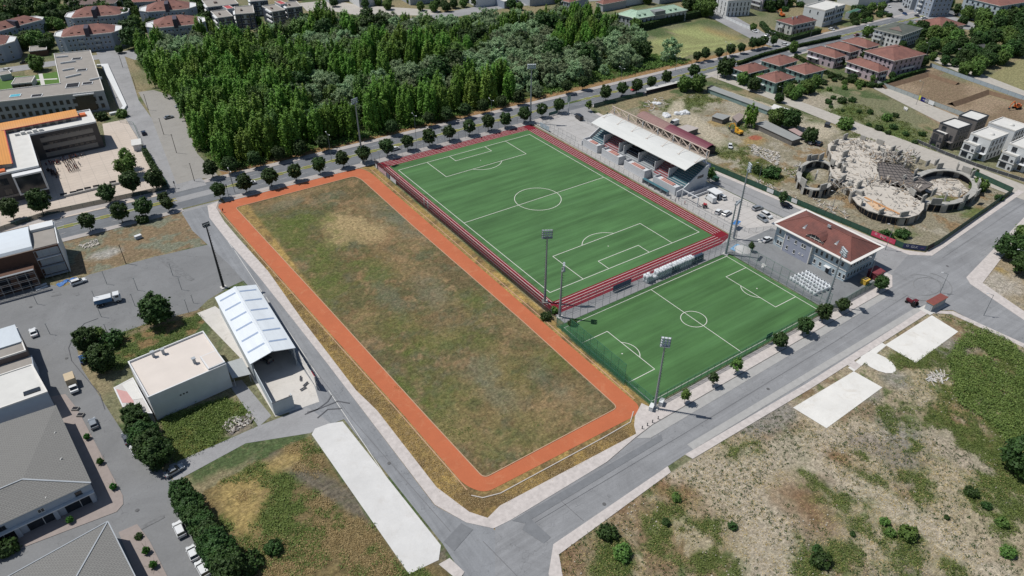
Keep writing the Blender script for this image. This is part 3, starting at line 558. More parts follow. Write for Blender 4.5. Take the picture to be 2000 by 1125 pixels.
def crown_mesh(name, m, seed, rx, rz, zc, nclump, nleaf, size, shape='round', tuft=.9, up=0.):
    r = np.random.default_rng(seed); u = r.normal(0, 1, (nclump, 3)); u /= np.linalg.norm(u, axis=1)[:, None]
    rad = r.uniform(.35, 1, nclump)**.4
    bump = 1+.16*np.sin(u[:, 0]*4+seed)*np.cos(u[:, 1]*5+seed*2)+.12*np.sin(u[:, 2]*6+seed)
    C = u*(rad*bump)[:, None]
    if shape == 'flame':
        z = C[:, 2]; wf = np.where(z > 0, (1-np.clip(z, 0, 1))**.6*.95+.08, 1-.35*np.clip(-z, 0, 1)); C[:, :2] *= wf[:, None]
    if shape == 'spires':
        na = 6; an = np.arange(na)*2*np.pi/na+seed; ar = np.array([0, .52, .62, .5, .66, .56]); hh = r.uniform(.72, 1.05, na); hh[0] = 1.08; a_ = r.integers(0, na, nclump); t = r.random(nclump)**.85; th = r.uniform(0, 6.283, nclump); w = (.44*(1-t**2.2)+.03)*np.sqrt(r.random(nclump)*.6+.4)
        C = np.stack([ar[a_]*np.cos(an[a_])+w*np.cos(th), ar[a_]*np.sin(an[a_])+w*np.sin(th), -1+2*t*hh[a_]], 1)
    if shape == 'crownish':
        z = C[:, 2]; C[:, :2] *= np.where(z > 0, (1-.30*z), 1+.0*z)[:, None]; pk = r.normal(0, .45, (5, 2)); q = np.argmin(((C[:, None, :2]-pk[None])**2).sum(-1), 1); C[:, 2] += np.where(z > .2, np.array([.22, -.05, .14, .0, -.12])[q], 0)
    if shape == 'cone': C[:, :2] *= np.clip(.62-.5*C[:, 2], .05, 1.1)[:, None]
    if shape == 'column': C[:, :2] *= np.clip(1.1-.35*C[:, 2]**2, .2, 1.1)[:, None]
    C = C*np.array([rx, rx, rz]); idx = np.repeat(np.arange(nclump), nleaf); ts = tuft*r.uniform(.6, 1.3, (nclump, 1))
    off = r.normal(0, 1, (len(idx), 3))*ts[idx]*np.array([.5, .5, .5+up])
    P = C[idx]+off; Nn = P/np.array([rx, rx, rz]); Nn /= np.linalg.norm(Nn, axis=1)[:, None]+1e-9; Nn = .5*Nn+.5*off/(np.linalg.norm(off, axis=1)[:, None]+1e-9)+np.array([0, 0, .35])
    V, F = leaves(P, Nn, size, r); V[:, 2] += zc; V[:, 2] = np.maximum(V[:, 2], .05)
    return np_mesh(name, V, F, m)
def trunk_mesh(seed, h, r0, limbs=5, spread=1.6, low=.45):
    b = MB(); q = random.Random(seed); p = Vector((0, 0, -.1)); lean = Vector((q.uniform(-.06, .06), q.uniform(-.06, .06), 1)); n = 4; rr = r0
    pts = [p]
    for k in range(n):
        p2 = p+Vector((lean.x+q.uniform(-.05, .05), lean.y+q.uniform(-.05, .05), 1))*(h/n); r2 = r0*(1-.2*(k+1)); b.tube(p, p2, rr, max(r2, .04), 7); p, rr = p2, max(r2, .04); pts.append(p)
    for k in range(limbs):
        a = q.uniform(0, 6.28); z = h*q.uniform(low, .9); s = Vector((0, 0, z))+lean*0; e = s+Vector((math.cos(a)*spread, math.sin(a)*spread, spread*q.uniform(.6, 1.1))); b.tube(s, e, r0*.42, r0*.12, 5)
    return b
TREES = {}
def proto(kind, name, label, leafm, variants, bark=BARK, **kw):
    out = []
    for k in range(variants):
        e = empty(name, (0, 0, -500)); tb = trunk_mesh(k+hash(kind) % 7, kw['th'], kw['tr'], kw.get('limbs', 5), kw.get('spread', 1.5))
        tb.build('trunk', bark, e); me = crown_mesh('crown', leafm[k % len(leafm)], 10*k+kw.get('seed', 0), kw['rx']*(1+.06*(k % 3-1)), kw['rz']*(1+.08*(k % 2)), kw['zc'], kw['nc'], kw['nl'], kw['ls'], kw.get('shape', 'round'), kw.get('tuft', .9), kw.get('up', 0.))
        put('crown', me, e); out.append(e)
    TREES[kind] = [out, [False]*len(out)]
def tree(kind, x, y, sc=1., label=None, group=None, v=None, name=None, rz=None, cat='tree', szf=1.):
    prs, used = TREES[kind]; v = random.randrange(len(prs)) if v is None else v % len(prs); pr = prs[v]
    if used[v]: o = copy_tree(pr)
    else: o = pr; used[v] = True; kids(pr); [kids(c) for c in pr.children]
    o.location = (x, y, 0); o.rotation_euler = (0, 0, random.uniform(0, 6.28) if rz is None else rz); o.scale = (sc, sc, sc*szf)
    for k_ in ('group', 'label', 'category'):
        if k_ in o: del o[k_]
    return tag(o, label, cat, group)
proto('street', 'street_tree', '', [LM['street']], 4, th=4.2, tr=.16, rx=2.7, rz=2.7, zc=4.9, nc=150, nl=34, ls=.42, tuft=.5, limbs=6, spread=1.5)
proto('young', 'young_tree', '', [LM['mid'], LM['street']], 3, th=2.6, tr=.07, rx=1.15, rz=1.6, zc=3.2, nc=46, nl=22, ls=.3, tuft=.42, limbs=5, spread=.8, seed=3)
proto('poplar', 'poplar_tree', '', [LM['poplar'], LM['poplar'], LM['poplar'], LM['bright'], LM['poplar'], LM['mid']], 6, th=9, tr=.24, rx=4.6, rz=6.6, zc=7.9, nc=190, nl=30, ls=.5, shape='spires', tuft=.62, up=.9, seed=5)
proto('willow', 'willow_tree', '', [LM['willow'], LM['willow'], LM['olive']], 4, bark=PALEBARK, th=5, tr=.3, rx=4.5, rz=4.6, zc=5.6, nc=70, nl=66, ls=.42, tuft=.85, seed=6)
proto('broad', 'broadleaf_tree', '', [LM['dark'], LM['mid']], 4, th=3.4, tr=.24, rx=3.6, rz=3.4, zc=4.4, nc=190, nl=32, ls=.48, tuft=.65, seed=9)
proto('spread', 'spreading_tree', '', [LM['dark'], LM['mid']], 3, th=4.4, tr=.26, rx=3.8, rz=4.2, zc=5.6, nc=150, nl=40, ls=.5, tuft=.75, seed=33)
proto('lime', 'round_lime_tree', '', [LM['dark']], 3, th=3., tr=.25, rx=3.3, rz=3.6, zc=4.2, nc=300, nl=40, ls=.34, tuft=.5, seed=12)
proto('cypress', 'cypress_tree', '', [LM['dark']], 1, th=2, tr=.12, rx=.9, rz=3.2, zc=3.4, nc=60, nl=30, ls=.35, shape='column', tuft=.35, seed=15)
proto('shrub', 'shrub', '', [LM['dark'], LM['mid'], LM['dark']], 3, th=.8, tr=.08, rx=1.5, rz=1.1, zc=.9, nc=50, nl=30, ls=.32, tuft=.4, seed=18)
proto('topiary', 'ball_shrub', '', [LM['topiary']], 1, th=.6, tr=.08, rx=.72, rz=.7, zc=1., nc=120, nl=16, ls=.16, tuft=.12, seed=21)
# --- the wood: trees one can tell apart, set out on a shaken triangular grid
NEARW = 0
fx = []; sp = 9.3; rw = random.Random(11)
j = 0; yy = 88.
while yy < 330:
    xx = -105+(j % 2)*sp/2
    while xx < 215:
        px_, py_ = xx+rw.uniform(-2.6, 2.6), yy+rw.uniform(-2.6, 2.6)
        if inpoly(np.array([px_]), np.array([py_]), FOREST)[0] and py_ > YR(px_)+14.5: fx.append((px_, py_))
        xx += sp
    j += 1; yy += sp*.866
nn = vnoise(np.array([p[0] for p in fx]), np.array([p[1] for p in fx]), 38, 41, 2)
npop = nwil = nbr = 0
for (x, y), q in zip(fx, nn):
    if x > 120 and y < 108+.1*x and rw.random() < .4: continue
    # grey willows stand through the middle and the east of the wood
    wmask = .52-.10*(1 if x > 40 else 0)+.07*(1 if x < -45 else 0)
    edge = y < YR(x)+24
    if rw.random() < (.12 if x > -40 else .06) and not edge:
        nbr += 1; tree('spread', x, y, rw.uniform(1., 1.5), 'broad dark leafy tree standing inside the wood', 'broad leafy trees of the wood')
    elif q+rw.uniform(-.07, .07) > wmask-.015 and nwil < 290 and not edge:
        nwil += 1; tree('willow', x, y, rw.uniform(.8, 1.25), 'round grey-green willow standing inside the wood among the poplars', 'grey-green willows of the wood')
    elif x > 55 and y < YR(x)+30 and nwil < 298: nwil += 1; tree('willow', x, y, rw.uniform(.5, .8), 'low grey-green willow at the avenue end of the wood', 'low willows at the end of the wood')
    elif npop < 292:
        npop += 1
        s_ = rw.uniform(.8, 1.12)*(.8 if x > 60 else 1.)
        tree('poplar', x, y, s_, 'tall green poplar standing inside the wood behind the avenue', 'green poplars of the wood', szf=rw.uniform(.95, 1.2), v=rw.choice([0, 1, 2, 4, 0, 1, 2, 5, 3]))
print('WOOD', len(fx), npop, nwil)
# undergrowth of the wood's rim
def tufts(name, label, m, X, Y, size, hgt, seed, n_per=5, spread=.5):
    bad = np.zeros(len(X), bool)
    for p_ in BLK: bad |= inpoly(X, Y, p_)
    X, Y = X[~bad], Y[~bad]; r = np.random.default_rng(seed); k = len(X); P = np.stack([X, Y, np.zeros(k)], 1); P = np.repeat(P, n_per, 0)+r.normal(0, 1, (k*n_per, 3))*np.array([spread, spread, 0])
    P[:, 2] = r.uniform(.05, hgt, len(P)); N = r.normal(0, .6, P.shape)+np.array([0, 0, 1.]); V, F = leaves(P, N, size, r); V[:, 2] = np.maximum(V[:, 2], .03)
    o = put(name, np_mesh(name, V, F, m)); o['kind'] = 'stuff'; o['label'] = label; return o
r_ = np.random.default_rng(77); X = r_.uniform(-100, 215, 16000); Y = r_.uniform(84, 150, 16000); k = inpoly(X, Y, FOREST) & (Y > 75.9-.018*X+14) & (Y < 75.9-.018*X+36) & (vnoise(X, Y, 7, 51) > .42)
tufts('undergrowth', 'green scrub under and in front of the wood', LM['mid'], X[k], Y[k], .6, 1.3, 1, 9, 1.)
# weeds and grass tufts grow where the ground is green
def scatter(name, label, m, n0, box, seed, size, hgt, lo_, n_per, spread):
    r = np.random.default_rng(seed); X = r.uniform(box[0], box[1], n0); Y = r.uniform(box[2], box[3], n0)
    ix = np.clip(np.searchsorted(GX, X), 0, len(GX)-1); iy = np.clip(np.searchsorted(GY, Y), 0, len(GY)-1); dd = GREEN[ix, iy]
    k = (dd*(.45+1.1*vnoise(X, Y, 3, seed))) > lo_; return tufts(name, label, m, X[k], Y[k], size, hgt, seed, n_per, spread)
scatter('weeds', 'low green weeds patching the waste ground by the south street', LM['weed'], 95000, (-95, 120, -190, -127), 3, .19, .34, .46, 5, .38)
scatter('weeds', 'green weeds and tall grass on the plots west of the track', LM['weed'], 36000, (-165, -100, -125, 20), 4, .2, .4, .42, 7, .42)
scatter('weeds', 'green weeds over the building site and the plots beside it', LM['weed'], 26000, (70, 250, -90, 60), 5, .34, .45, .42, 6, .6)
scatter('grass_tufts', 'green tufts in the mown field inside the orange track', LM['weed'], 26000, (-100, -50, -104, 58), 6, .15, .1, .3, 4, .4)
r_ = np.random.default_rng(5); X = r_.uniform(-105, -44, 60000); Y = r_.uniform(-118, 66, 60000)
xp_ = np.interp(Y, [-112, -105, -70, -22, 9, 35, 50], [-95, -100.8, -101.9, -104, -104, -105.8, -106]); xk_ = np.interp(Y, [-112, -105, -72, -25, 15, 54], [-92, -95.8, -97.6, -100.7, -103.2, -105.7]); k = ((X < xk_-.2) & (X > xp_+.2) & (Y > -111) & (Y < 30)) | ((Y < -110) & (Y > -112.9) & (X < -50) & (X > -92))
tufts('dry_grass', 'golden dry grass between the pavement and the orange track', LM['dry'], X[k], Y[k], .15, .16, 8, 6, .3)
r_ = np.random.default_rng(6); X = r_.uniform(-150, -100, 14000); Y = r_.uniform(-125, -66, 14000); k = inpoly(X, Y, gp([(395, 960), (560, 870), (600, 860), (780, 1110), (860, 1160), (400, 1160)])) & (vnoise(X, Y, 8, 61) > .47)
tufts('dry_grass', 'tall golden grass on the plot beside the white slab', LM['dry'], X[k], Y[k], .14, .3, 9, 14, .45)

r_ = np.random.default_rng(16); X = r_.uniform(-95, 120, 16000); Y = r_.uniform(-200, -127.5, 16000); k = (vnoise(X, Y, 11, 81) > .4) & ~((X > -13) & (X < 57) & (Y > -139.5)) & ~((X > 60) & (Y > -150)); tufts('grass_tufts', 'small separate tufts dotting the dry waste ground', LM['dark'], X[k], Y[k], .17, .24, 17, 6, .2)
r_ = np.random.default_rng(18); X = r_.uniform(-95, 120, 26000); Y = r_.uniform(-200, -127.5, 26000); k = (vnoise(X, Y, 14, 82) > .48) & ~((X > -13) & (X < 57) & (Y > -139.5)) & ~((X > 60) & (Y > -150)); tufts('dry_grass', 'dry straw coloured grass over the waste ground', LM['dry'], X[k], Y[k], .16, .16, 19, 4, .35)
r_ = np.random.default_rng(26); X = r_.uniform(20, 110, 30000); Y = r_.uniform(-190, -128, 30000); k = inpoly(X, Y, gp([(1850, 700), (1880, 655), (1940, 640), (2040, 730), (2060, 900), (1990, 900), (1940, 830), (1870, 790)])) & (vnoise(X, Y, 8, 95) > .4); tufts('bramble', 'thick green bramble scrub at the right edge of the waste ground', LM['weed'], X[k], Y[k], .26, .9, 27, 9, .45)
r_ = np.random.default_rng(28); X = r_.uniform(-165, -100, 9000); Y = r_.uniform(-125, 20, 9000); k = inpoly(X, Y, gp([(320, 812), (440, 775), (498, 802), (480, 812), (430, 860), (365, 895)])); tufts('bramble', 'thick green growth on the plot below the white workshop', LM['weed'], X[k], Y[k], .26, .8, 29, 9, .45)
# ------------------------------------------------------------ buildings
GLASS = mat('window_glass', (.025, .03, .037), .12, .3, .4, spec=.6); FRM = mat('window_frame', 'c9c9c7', .6, .05); FRD = mat('dark_frame', '3d4046', .6, .05)
WHITE = mat('white_render', 'c9cbcc', .8, .06, .35); GREYW = mat('grey_render', '9ea3a8', .85, .07, .35); ROOFG = mat('flat_roof_grey', '8d8882', .95, .12, .3, 8); ROOFW = mat('flat_roof_white', 'c4c3bf', .9, .08, .35, 8)
DARKV = mat('dark_void', '23242a', .9, .2, .5); TRIM = mat('white_trim', 'd0cdc8', .7, .05, .5)
def tiles(name, col, c2, pitch=.9):
    m, n, b = nmat(name); b.inputs['Roughness'].default_value = .85; tc = n.nodes.new('ShaderNodeTexCoord').outputs['Object']
    w1 = n.nodes.new('ShaderNodeTexWave'); w1.wave_type = 'BANDS'; w1.bands_direction = 'Z'; w1.inputs['Scale'].default_value = pitch*1.6; w1.inputs['Distortion'].default_value = 1.2; n.links.new(tc, w1.inputs['Vector'])
    k = math_(n, 'MULTIPLY', ramp(n, w1.outputs[0], 0, 1, .86, 1.1), ramp(n, noise(n, tc, 1.6, 6, .8), .3, .7, .8, 1.2))
    c = mixrgb(n, ramp(n, noise(n, tc, .22, 4, .6), .35, .65), srgb(col), srgb(c2)); cm = n.nodes.new('ShaderNodeVectorMath'); cm.operation = 'SCALE'
    n.links.new(c, cm.inputs[0]); n.links.new(k, cm.inputs['Scale']); n.links.new(cm.outputs[0], b.inputs['Base Color']); return m
TILE = tiles('roof_tile_red', '82594f', '704d46'); TILEB = tiles('roof_tile_bright', '74473f', '5f3d38'); TILED = tiles('roof_tile_dark', '4f4f50', '5c5a58'); TILEG = tiles('roof_green', '9fb8a2', '8fa695'); TILEBR = tiles('roof_brown', '6b5a55', '5b4e4b')
def ribbed(name, col, per=3., ax=0, rough=.5, amt=.1, metal=.0):
    m, n, b = nmat(name); b.inputs['Roughness'].default_value = rough; b.inputs['Metallic'].default_value = metal; tc = n.nodes.new('ShaderNodeTexCoord').outputs['Object']
    w1 = n.nodes.new('ShaderNodeTexWave'); w1.bands_direction = 'XYZ'[ax]; w1.inputs['Scale'].default_value = per; n.links.new(tc, w1.inputs['Vector'])
    k = math_(n, 'MULTIPLY', ramp(n, w1.outputs[0], 0, 1, 1-amt, 1+amt*.4), ramp(n, noise(n, mapping(n, tc, (1, .25, 1)), .5, 5, .7), .3, .7, .92, 1.06))
    cm = n.nodes.new('ShaderNodeVectorMath'); cm.operation = 'SCALE'; cm.inputs[0].default_value = srgb(col) if isinstance(col, str) else col; n.links.new(k, cm.inputs['Scale']); n.links.new(cm.outputs[0], b.inputs['Base Color'])
    bp = n.nodes.new('ShaderNodeBump'); bp.inputs['Strength'].default_value = .4; n.links.new(w1.outputs[0], bp.inputs['Height']); n.links.new(bp.outputs[0], b.inputs['Normal']); return m
WIN = {}
def window(root, x, y, z, ang, ww, wh, dark=False, name='window', sill=True):
    key = (round(ww, 2), round(wh, 2), dark, sill)
    if key not in WIN:
        b = MB(); t = .09; q = .07
        b.box(-ww/2, ww/2, -q, .0, 0, t, 0).box(-ww/2, ww/2, -q, 0, wh-t, wh, 0).box(-ww/2, -ww/2+t, -q, 0, t, wh-t, 0).box(ww/2-t, ww/2, -q, 0, t, wh-t, 0)
        if ww > 1.1: b.box(-.035, .035, -q+.01, 0, t, wh-t, 0)
        if sill: b.box(-ww/2-.1, ww/2+.1, -.16, -.0, -.08, 0, 0)
        b.quad((-ww/2+t, -.025, t), (ww/2-t, -.025, t), (ww/2-t, -.025, wh-t), (-ww/2+t, -.025, wh-t), 1)
        me = bpy.data.meshes.new('window'); me.from_pydata(b.v, [], b.f); me.materials.append(FRD if dark else FRM); me.materials.append(GLASS)
        me.polygons.foreach_set('material_index', b.m); WIN[key] = me
    return put(name, WIN[key], root, (x, y, z), ang)
def quad_poly(pa, pb, pc, h, inset=0., depth=None):
    A, B, C = (Vector(g(*p, h)) for p in (pa, pb, pc)); u = (B-A).normalized(); n_ = Vector((-u.y, u.x)); d = depth or (C-B).dot(n_)
    if d < 0: print('NEG depth', pa, d); d = -d
    A, B = A+u*inset+n_*inset, B-u*inset+n_*inset; d -= 2*inset; return [tuple(A), tuple(B), tuple(B+n_*d), tuple(A+n_*d)]
def bld(name, poly, h, wall, label, cat='building', group=None, roof='flat', roofm=None, rise=2., over=.5, par=.5, wins=(), trim=None, z0=0, ridge_in=None, eave=.12):
    """building on a world polygon (counter-clockwise). wins: (edge, [z...], n, ww, wh, dark, margin)"""
    P0 = Vector(poly[0]); e = Vector(poly[1])-P0; ang = math.atan2(e.y, e.x); ca, sa = math.cos(-ang), math.sin(-ang)
    L = [((x-P0.x)*ca-(y-P0.y)*sa, (x-P0.x)*sa+(y-P0.y)*ca) for x, y in poly]
    root = empty(name, (P0.x, P0.y, 0), ang, label, cat, group); root['h_'] = h
    b = MB(); b.prism(L, z0-.1, h, 0); b.build('wall', [wall], root)
    n = len(L); trim = trim or TRIM
    if roof == 'flat':
        b = MB(); b.prism(inset(L, .25), h-.05, h+.03); b.build('roof', roofm or ROOFG, root)
        if par:
            b = MB(); I = inset(L, -.06); J = inset(L, .26)
            for k in range(n):
                j = (k+1) % n; b.prism([I[k], I[j], J[j], J[k]], h-.12, h+par)
            b.build('parapet', trim, root)
    elif roof == 'hip':
        x1 = L[1][0]; y1 = L[2][1]; o = over; X0, X1, Y0, Y1 = -o, x1+o, -o, y1+o; w_, d_ = X1-X0, Y1-Y0
        b = MB(); b.box(X0, X1, Y0, Y1, h-.02, h+.22); b.build('fascia', trim, root)
        b = MB(); z = h+.23; k = min(w_, d_)/2; k = ridge_in or k; i_ = eave
        A, B, C, D = (X0+i_, Y0+i_, z), (X1-i_, Y0+i_, z), (X1-i_, Y1-i_, z), (X0+i_, Y1-i_, z)
        if w_ >= d_: R0, R1 = (X0+k, (Y0+Y1)/2, z+rise), (X1-k, (Y0+Y1)/2, z+rise); b.poly([A, B, R1, R0]).poly([B, C, R1]).poly([C, D, R0, R1]).poly([D, A, R0])
        else: R0, R1 = ((X0+X1)/2, Y0+k, z+rise), ((X0+X1)/2, Y1-k, z+rise); b.poly([A, B, R0]).poly([B, C, R1, R0]).poly([C, D, R1]).poly([D, A, R0, R1])
        rf = b.build('roof', roofm or TILE, root); root['rf_'] = 1
        m_ = MB()
        for p, q in ((R0, R1),)+tuple((c, R0 if (Vector(c)-Vector(R0)).length < (Vector(c)-Vector(R1)).length else R1) for c in (A, B, C, D)): m_.bar((p[0], p[1], p[2]+.03), (q[0], q[1], q[2]+.03), .28, .1)
        m_.build('ridge_cap', roofm or TILE, rf)
    elif roof == 'gable':
        x1 = L[1][0]; y1 = L[2][1]; o = over; ym = y1/2; t = .16; sl = rise/(ym+o); b = MB()
        for s, (ya, yb) in enumerate(((-o, ym), (y1+o, ym))):
            za, zb = h-.02, h+rise
            A, B, C, D = (-o, ya, za), (x1+o, ya, za), (x1+o, yb, zb), (-o, yb, zb)
            up = [(p[0], p[1], p[2]+t) for p in (A, B, C, D)]; lo_ = [A, B, C, D]
            if s: up = up[::-1]; lo_ = lo_[::-1]
            b.poly(up); b.poly(lo_[::-1])
            for q in range(4): b.quad(lo_[q], lo_[(q+1) % 4], up[(q+1) % 4], up[q])
        b.build('roof', roofm or TILE, root); b = MB()
        for x in (.0, x1): b.poly([(x, 0, h), (x, y1, h), (x, ym, h+rise)] if x else [(x, y1, h), (x, 0, h), (x, ym, h+rise)])
        b.build('gable_wall', wall, root)
    for (e_, zs, cnt, ww, wh, dark, mg) in wins:
        a, c = Vector(L[e_]), Vector(L[(e_+1) % n]); d = c-a; ln = d.length; u = d/ln; an = math.atan2(u.y, u.x)
        for z in zs:
            for k in range(cnt):
                t = mg+(ln-2*mg)*((k+.5)/cnt); p = a+u*t+Vector((u.y, -u.x))*.003; window(root, p.x, p.y, z, an, ww, wh, dark)
    return root, L
def inset(L, d):
    n = len(L); out = []
    for i in range(n):
        p = Vector(L[i]); a = (p-Vector(L[i-1])).normalized(); c = (Vector(L[(i+1) % n])-p).normalized(); n1 = Vector((-a.y, a.x)); n2 = Vector((-c.y, c.x)); m_ = (n1+n2)
        m_ = m_.normalized(); k = d/max(.3, m_.dot(n1)); out.append(tuple(p+m_*k))
    return out
def roofbox(root, x0, x1, y0, y1, z, hh, m, name='roof_unit'): return MB().box(x0, x1, y0, y1, z, z+hh).build(name, m, root)
def chimney(root, x, y, z, hh=1.2, m=None): b = MB(); b.box(x-.35, x+.35, y-.35, y+.35, z, z+hh).box(x-.45, x+.45, y-.45, y+.45, z+hh, z+hh+.15); return b.build('chimney', m or GREYW, root)
def balcony(root, x0, x1, y, z, dep=1.3, m=None, m2=None):
    """balcony hung on the front (y = 0 side) of a building"""
    b = MB(); b.box(x0, x1, y-dep, y-.003, z-.15, z, 0); b.box(x0, x1, y-dep, y-dep+.1, z, z+.95, 1); b.box(x0, x0+.1, y-dep+.1, y-.003, z, z+.95, 1); b.box(x1-.1, x1, y-dep+.1, y-.003, z, z+.95, 1)
    return b.build('balcony', [m or WHITE, m2 or WHITE], root)
def sbalc(root, x, y0, y1, z, s=1, dep=1.3, m=None):
    b = MB(); xa, xb = (x+.003, x+dep) if s > 0 else (x-dep, x-.003); b.box(xa, xb, y0, y1, z-.15, z); xo = xb-.1 if s > 0 else xa; b.box(xo, xo+.1, y0, y1, z, z+.95); b.box(xa if s > 0 else xa+.1, xb-.1 if s > 0 else xb, y0, y0+.1, z, z+.95)
    return b.build('balcony', m or WHITE, root)
Q = quad_poly
# --- sports club building east of the small pitch
BLUEW = mat('pale_blue_render', 'a9b6bd', .85, .05, .3); LAV = mat('lavender_render', '9498a6', .85, .04, .3)
P = [(49.3, -73.3), (49.3, -101.6), (65, -101.6), (65, -73.3)]
r, L = bld('club_building', P, 8.0, BLUEW, 'two storey pale blue club building with a red hipped roof beside the small pitch', 'building', roof='hip', roofm=TILEB, rise=3.4, over=1.5, ridge_in=7.5, eave=1.,
  wins=[(0, [5.2], 1, .9, 1.5, 0, 1.4)][:0]+[(1, [1.2, 5.0], 8, 1.0, 1.6, 0, 1.), (3, [5.0], 4, .9, 1.5, 0, 1.)])
W0 = L[1][0]
for q in ((0, 4.3, -.14, -.002), (15.2, W0, -.14, -.002), (W0+.002, W0+.14, 0, 15.6)): MB().box(*q, 3.9, 4.25).build('string_course', TRIM, r)
b = MB(); b.box(4.6, 14.9, -.9, -.002, 0, 7.98); wl = b.build('wall_panel', LAV, r); b = MB(); b.box(4.3, 4.6, -1., -.004, 0, 7.97).box(14.9, 15.2, -1., -.004, 0, 7.97); b.build('corner_trim', TRIM, r)
for x, z in ((1.8, 5.1), (1.8, 1.), (3., 1.)): window(r, x, -.003, z, 0, .9, 1.6)
for x, z in ((6, 5.2), (9, 5.), (11.6, 5.), (12.6, 5.), (6.2, 1.5), (9.2, 1.3)): window(r, x, -.905, z, 0, .8, 1.4)
for x, z in ((11.3, 2.2), (12.6, 2.2)): window(r, x, -.905, z, 0, .5, .5)
for k in range(6): window(r, 16.6+k*1.95, -.003, 5., 0, 1., 1.7)
for k in (0, 1, 3.3, 4.4, 5.1): window(r, 16.8+k*2.2, -.003, 1.1, 0, .9, 1.6)
b = MB(); b.box(21.3, 22.6, -.06, -.002, 0, 2.4); b.build('door', FRD, r); MB().box(20.9, 23, -1.3, -.003, 2.6, 2.75).build('door_canopy', WHITE, r)
b = MB()                                                 # arched glass dormer
pr = [(-3.4, 8.3), (-2.9, 9.6), (-1.6, 10.4), (0, 10.75), (1.6, 10.4), (2.9, 9.6), (3.4, 8.3)]; xc = 14.4
for (xa, za), (xb, zb) in zip(pr[:-1], pr[1:]):
    b.quad((xc+xa, .6, 8.2), (xc+xb, .6, 8.2), (xc+xb, .6, zb), (xc+xa, .6, za), 0); b.quad((xc+xa, .2, za), (xc+xb, .2, zb), (xc+xb, 6.2, zb+.1), (xc+xa, 6.2, za+.1), 1)
    b.bar((xc+xa, .56, 8.2), (xc+xa, .56, za), .14, .1, 2)
b.bar((xc-3.3, .56, 9.2), (xc+3.3, .56, 9.2), .12, .1, 2); b.build('dormer', [GLASS, TILEB, TRIM], r)
for x in (8.2, 20.6): b = MB(); b.poly([(x-.6, 2.6, 9.45), (x+.6, 2.6, 9.45), (x, 2.8, 10.3)]); b.poly([(x-.7, 2.5, 9.4), (x, 2.7, 10.4), (x, 4.6, 10.5)]); b.poly([(x+.7, 2.5, 9.4), (x, 4.6, 10.5), (x, 2.7, 10.4)]); b.build('dormer', [WHITE], r)
b = MB(); b.box(14, 15.2, 6.6, 6.9, 11.7, 12.6); b.build('chimney', GREYW, r)
# lean-to and skip behind
o = MB().box(-2.2, 2.2, -1.6, 1.6, 0, 2.3).build('wall', mat('maroon_sheet', '5b2a30', .7, .1), None); 
t = empty('garden_shed', (60.6, -105.6, 0), 0, 'maroon sheet metal shed behind the pale blue club building', 'shed'); o.parent = t; b = MB(); b.poly([(-2.4, -1.8, 2.25), (2.4, -1.8, 2.25), (2.4, 1.8, 2.7), (-2.4, 1.8, 2.7)]); b.poly([(-2.4, 1.8, 2.64), (2.4, 1.8, 2.64), (2.4, -1.8, 2.19), (-2.4, -1.8, 2.19)]); b.build('roof', mat('maroon_roof', '7d3d42', .7, .12), t)
t = empty('waste_container', (54.2, -106.1, 0), 0, 'yellow metal waste container on the corner of the club yard', 'container'); YEL = mat('yellow_paint', 'c9a646', .6, .1)
b = MB(); b.box(-1.1, 1.1, -.9, .9, .15, 1.7); b.box(-1.2, 1.2, -1., 1., 1.7, 1.85); b.build('body', YEL, t); b = MB(); b.box(-.8, -.1, -.5, .5, 1.86, 1.9).box(.2, .9, -.5, .5, 1.86, 1.9); b.build('hatch', FRD, t)
# --- transformer kiosk by the south street
r, L = bld('transformer_kiosk', Q((1809, 588), (1824, 596), (1851, 580), 2.9, .2), 2.8, mat('kiosk_wall', 'a2a4a6', .8, .08), 'small grey kiosk with a rusty red roof on the pavement corner of the south street', 'kiosk', roof=None)
W0, D0 = L[1][0], L[2][1]; b = MB(); b.box(-.25, W0+.25, -.25, D0+.25, 2.8, 2.95, 0, 1); b.build('roof', [mat('orange_edge', 'b96f3d', .7, .1), mat('rust_red_roof', '7a4741', .8, .12, 1.)], r)
MB().box(.4, W0-.4, -.05, -.002, .1, 2.3).build('door', GREYW, r); MB().box(-.9, W0+.9, -1.6, D0+.6, 0, .14).build('plinth', CONC, r)
# --- open white hangar beside the west street
HW = ribbed('white_sheet_roof', 'ced4d9', 1.6, 1, .55, .08); HWW = ribbed('white_sheet_wall', 'b4bcc1', 1.2, 1, .6, .06); SKY_ = ribbed('skylight_sheet', '8b9bb4', 2., 1, .4, .08)
t = empty('storage_hangar', (-124.2, -41.3, 0), math.radians(-1.0), 'long white gabled hangar open at its near end with grey skylight strips', 'hangar')
Wd, Ln, he, rz_ = 11.8, 35.4, 6.2, 1.55
b = MB()
for x in (0, Wd-.15): b.box(x, x+.15, .2, Ln, 0, he)
b.box(.15, Wd-.15, Ln-.15, Ln, 0, he); b.build('wall', HWW, t)
b = MB(); b.poly([(-.3, -.2, he), (Wd/2, -.2, he+rz_), (Wd/2, Ln+.2, he+rz_), (-.3, Ln+.2, he)][::-1]); b.poly([(Wd/2, -.2, he+rz_), (Wd+.3, -.2, he), (Wd+.3, Ln+.2, he), (Wd/2, Ln+.2, he+rz_)][::-1])
b.quad((-.3, -.2, he-.2), (Wd/2, -.2, he+rz_-.2), (Wd/2, -.2, he+rz_), (-.3, -.2, he)); b.quad((Wd/2, -.2, he+rz_-.2), (Wd+.3, -.2, he-.2), (Wd+.3, -.2, he), (Wd/2, -.2, he+rz_)); b.build('roof', HW, t)
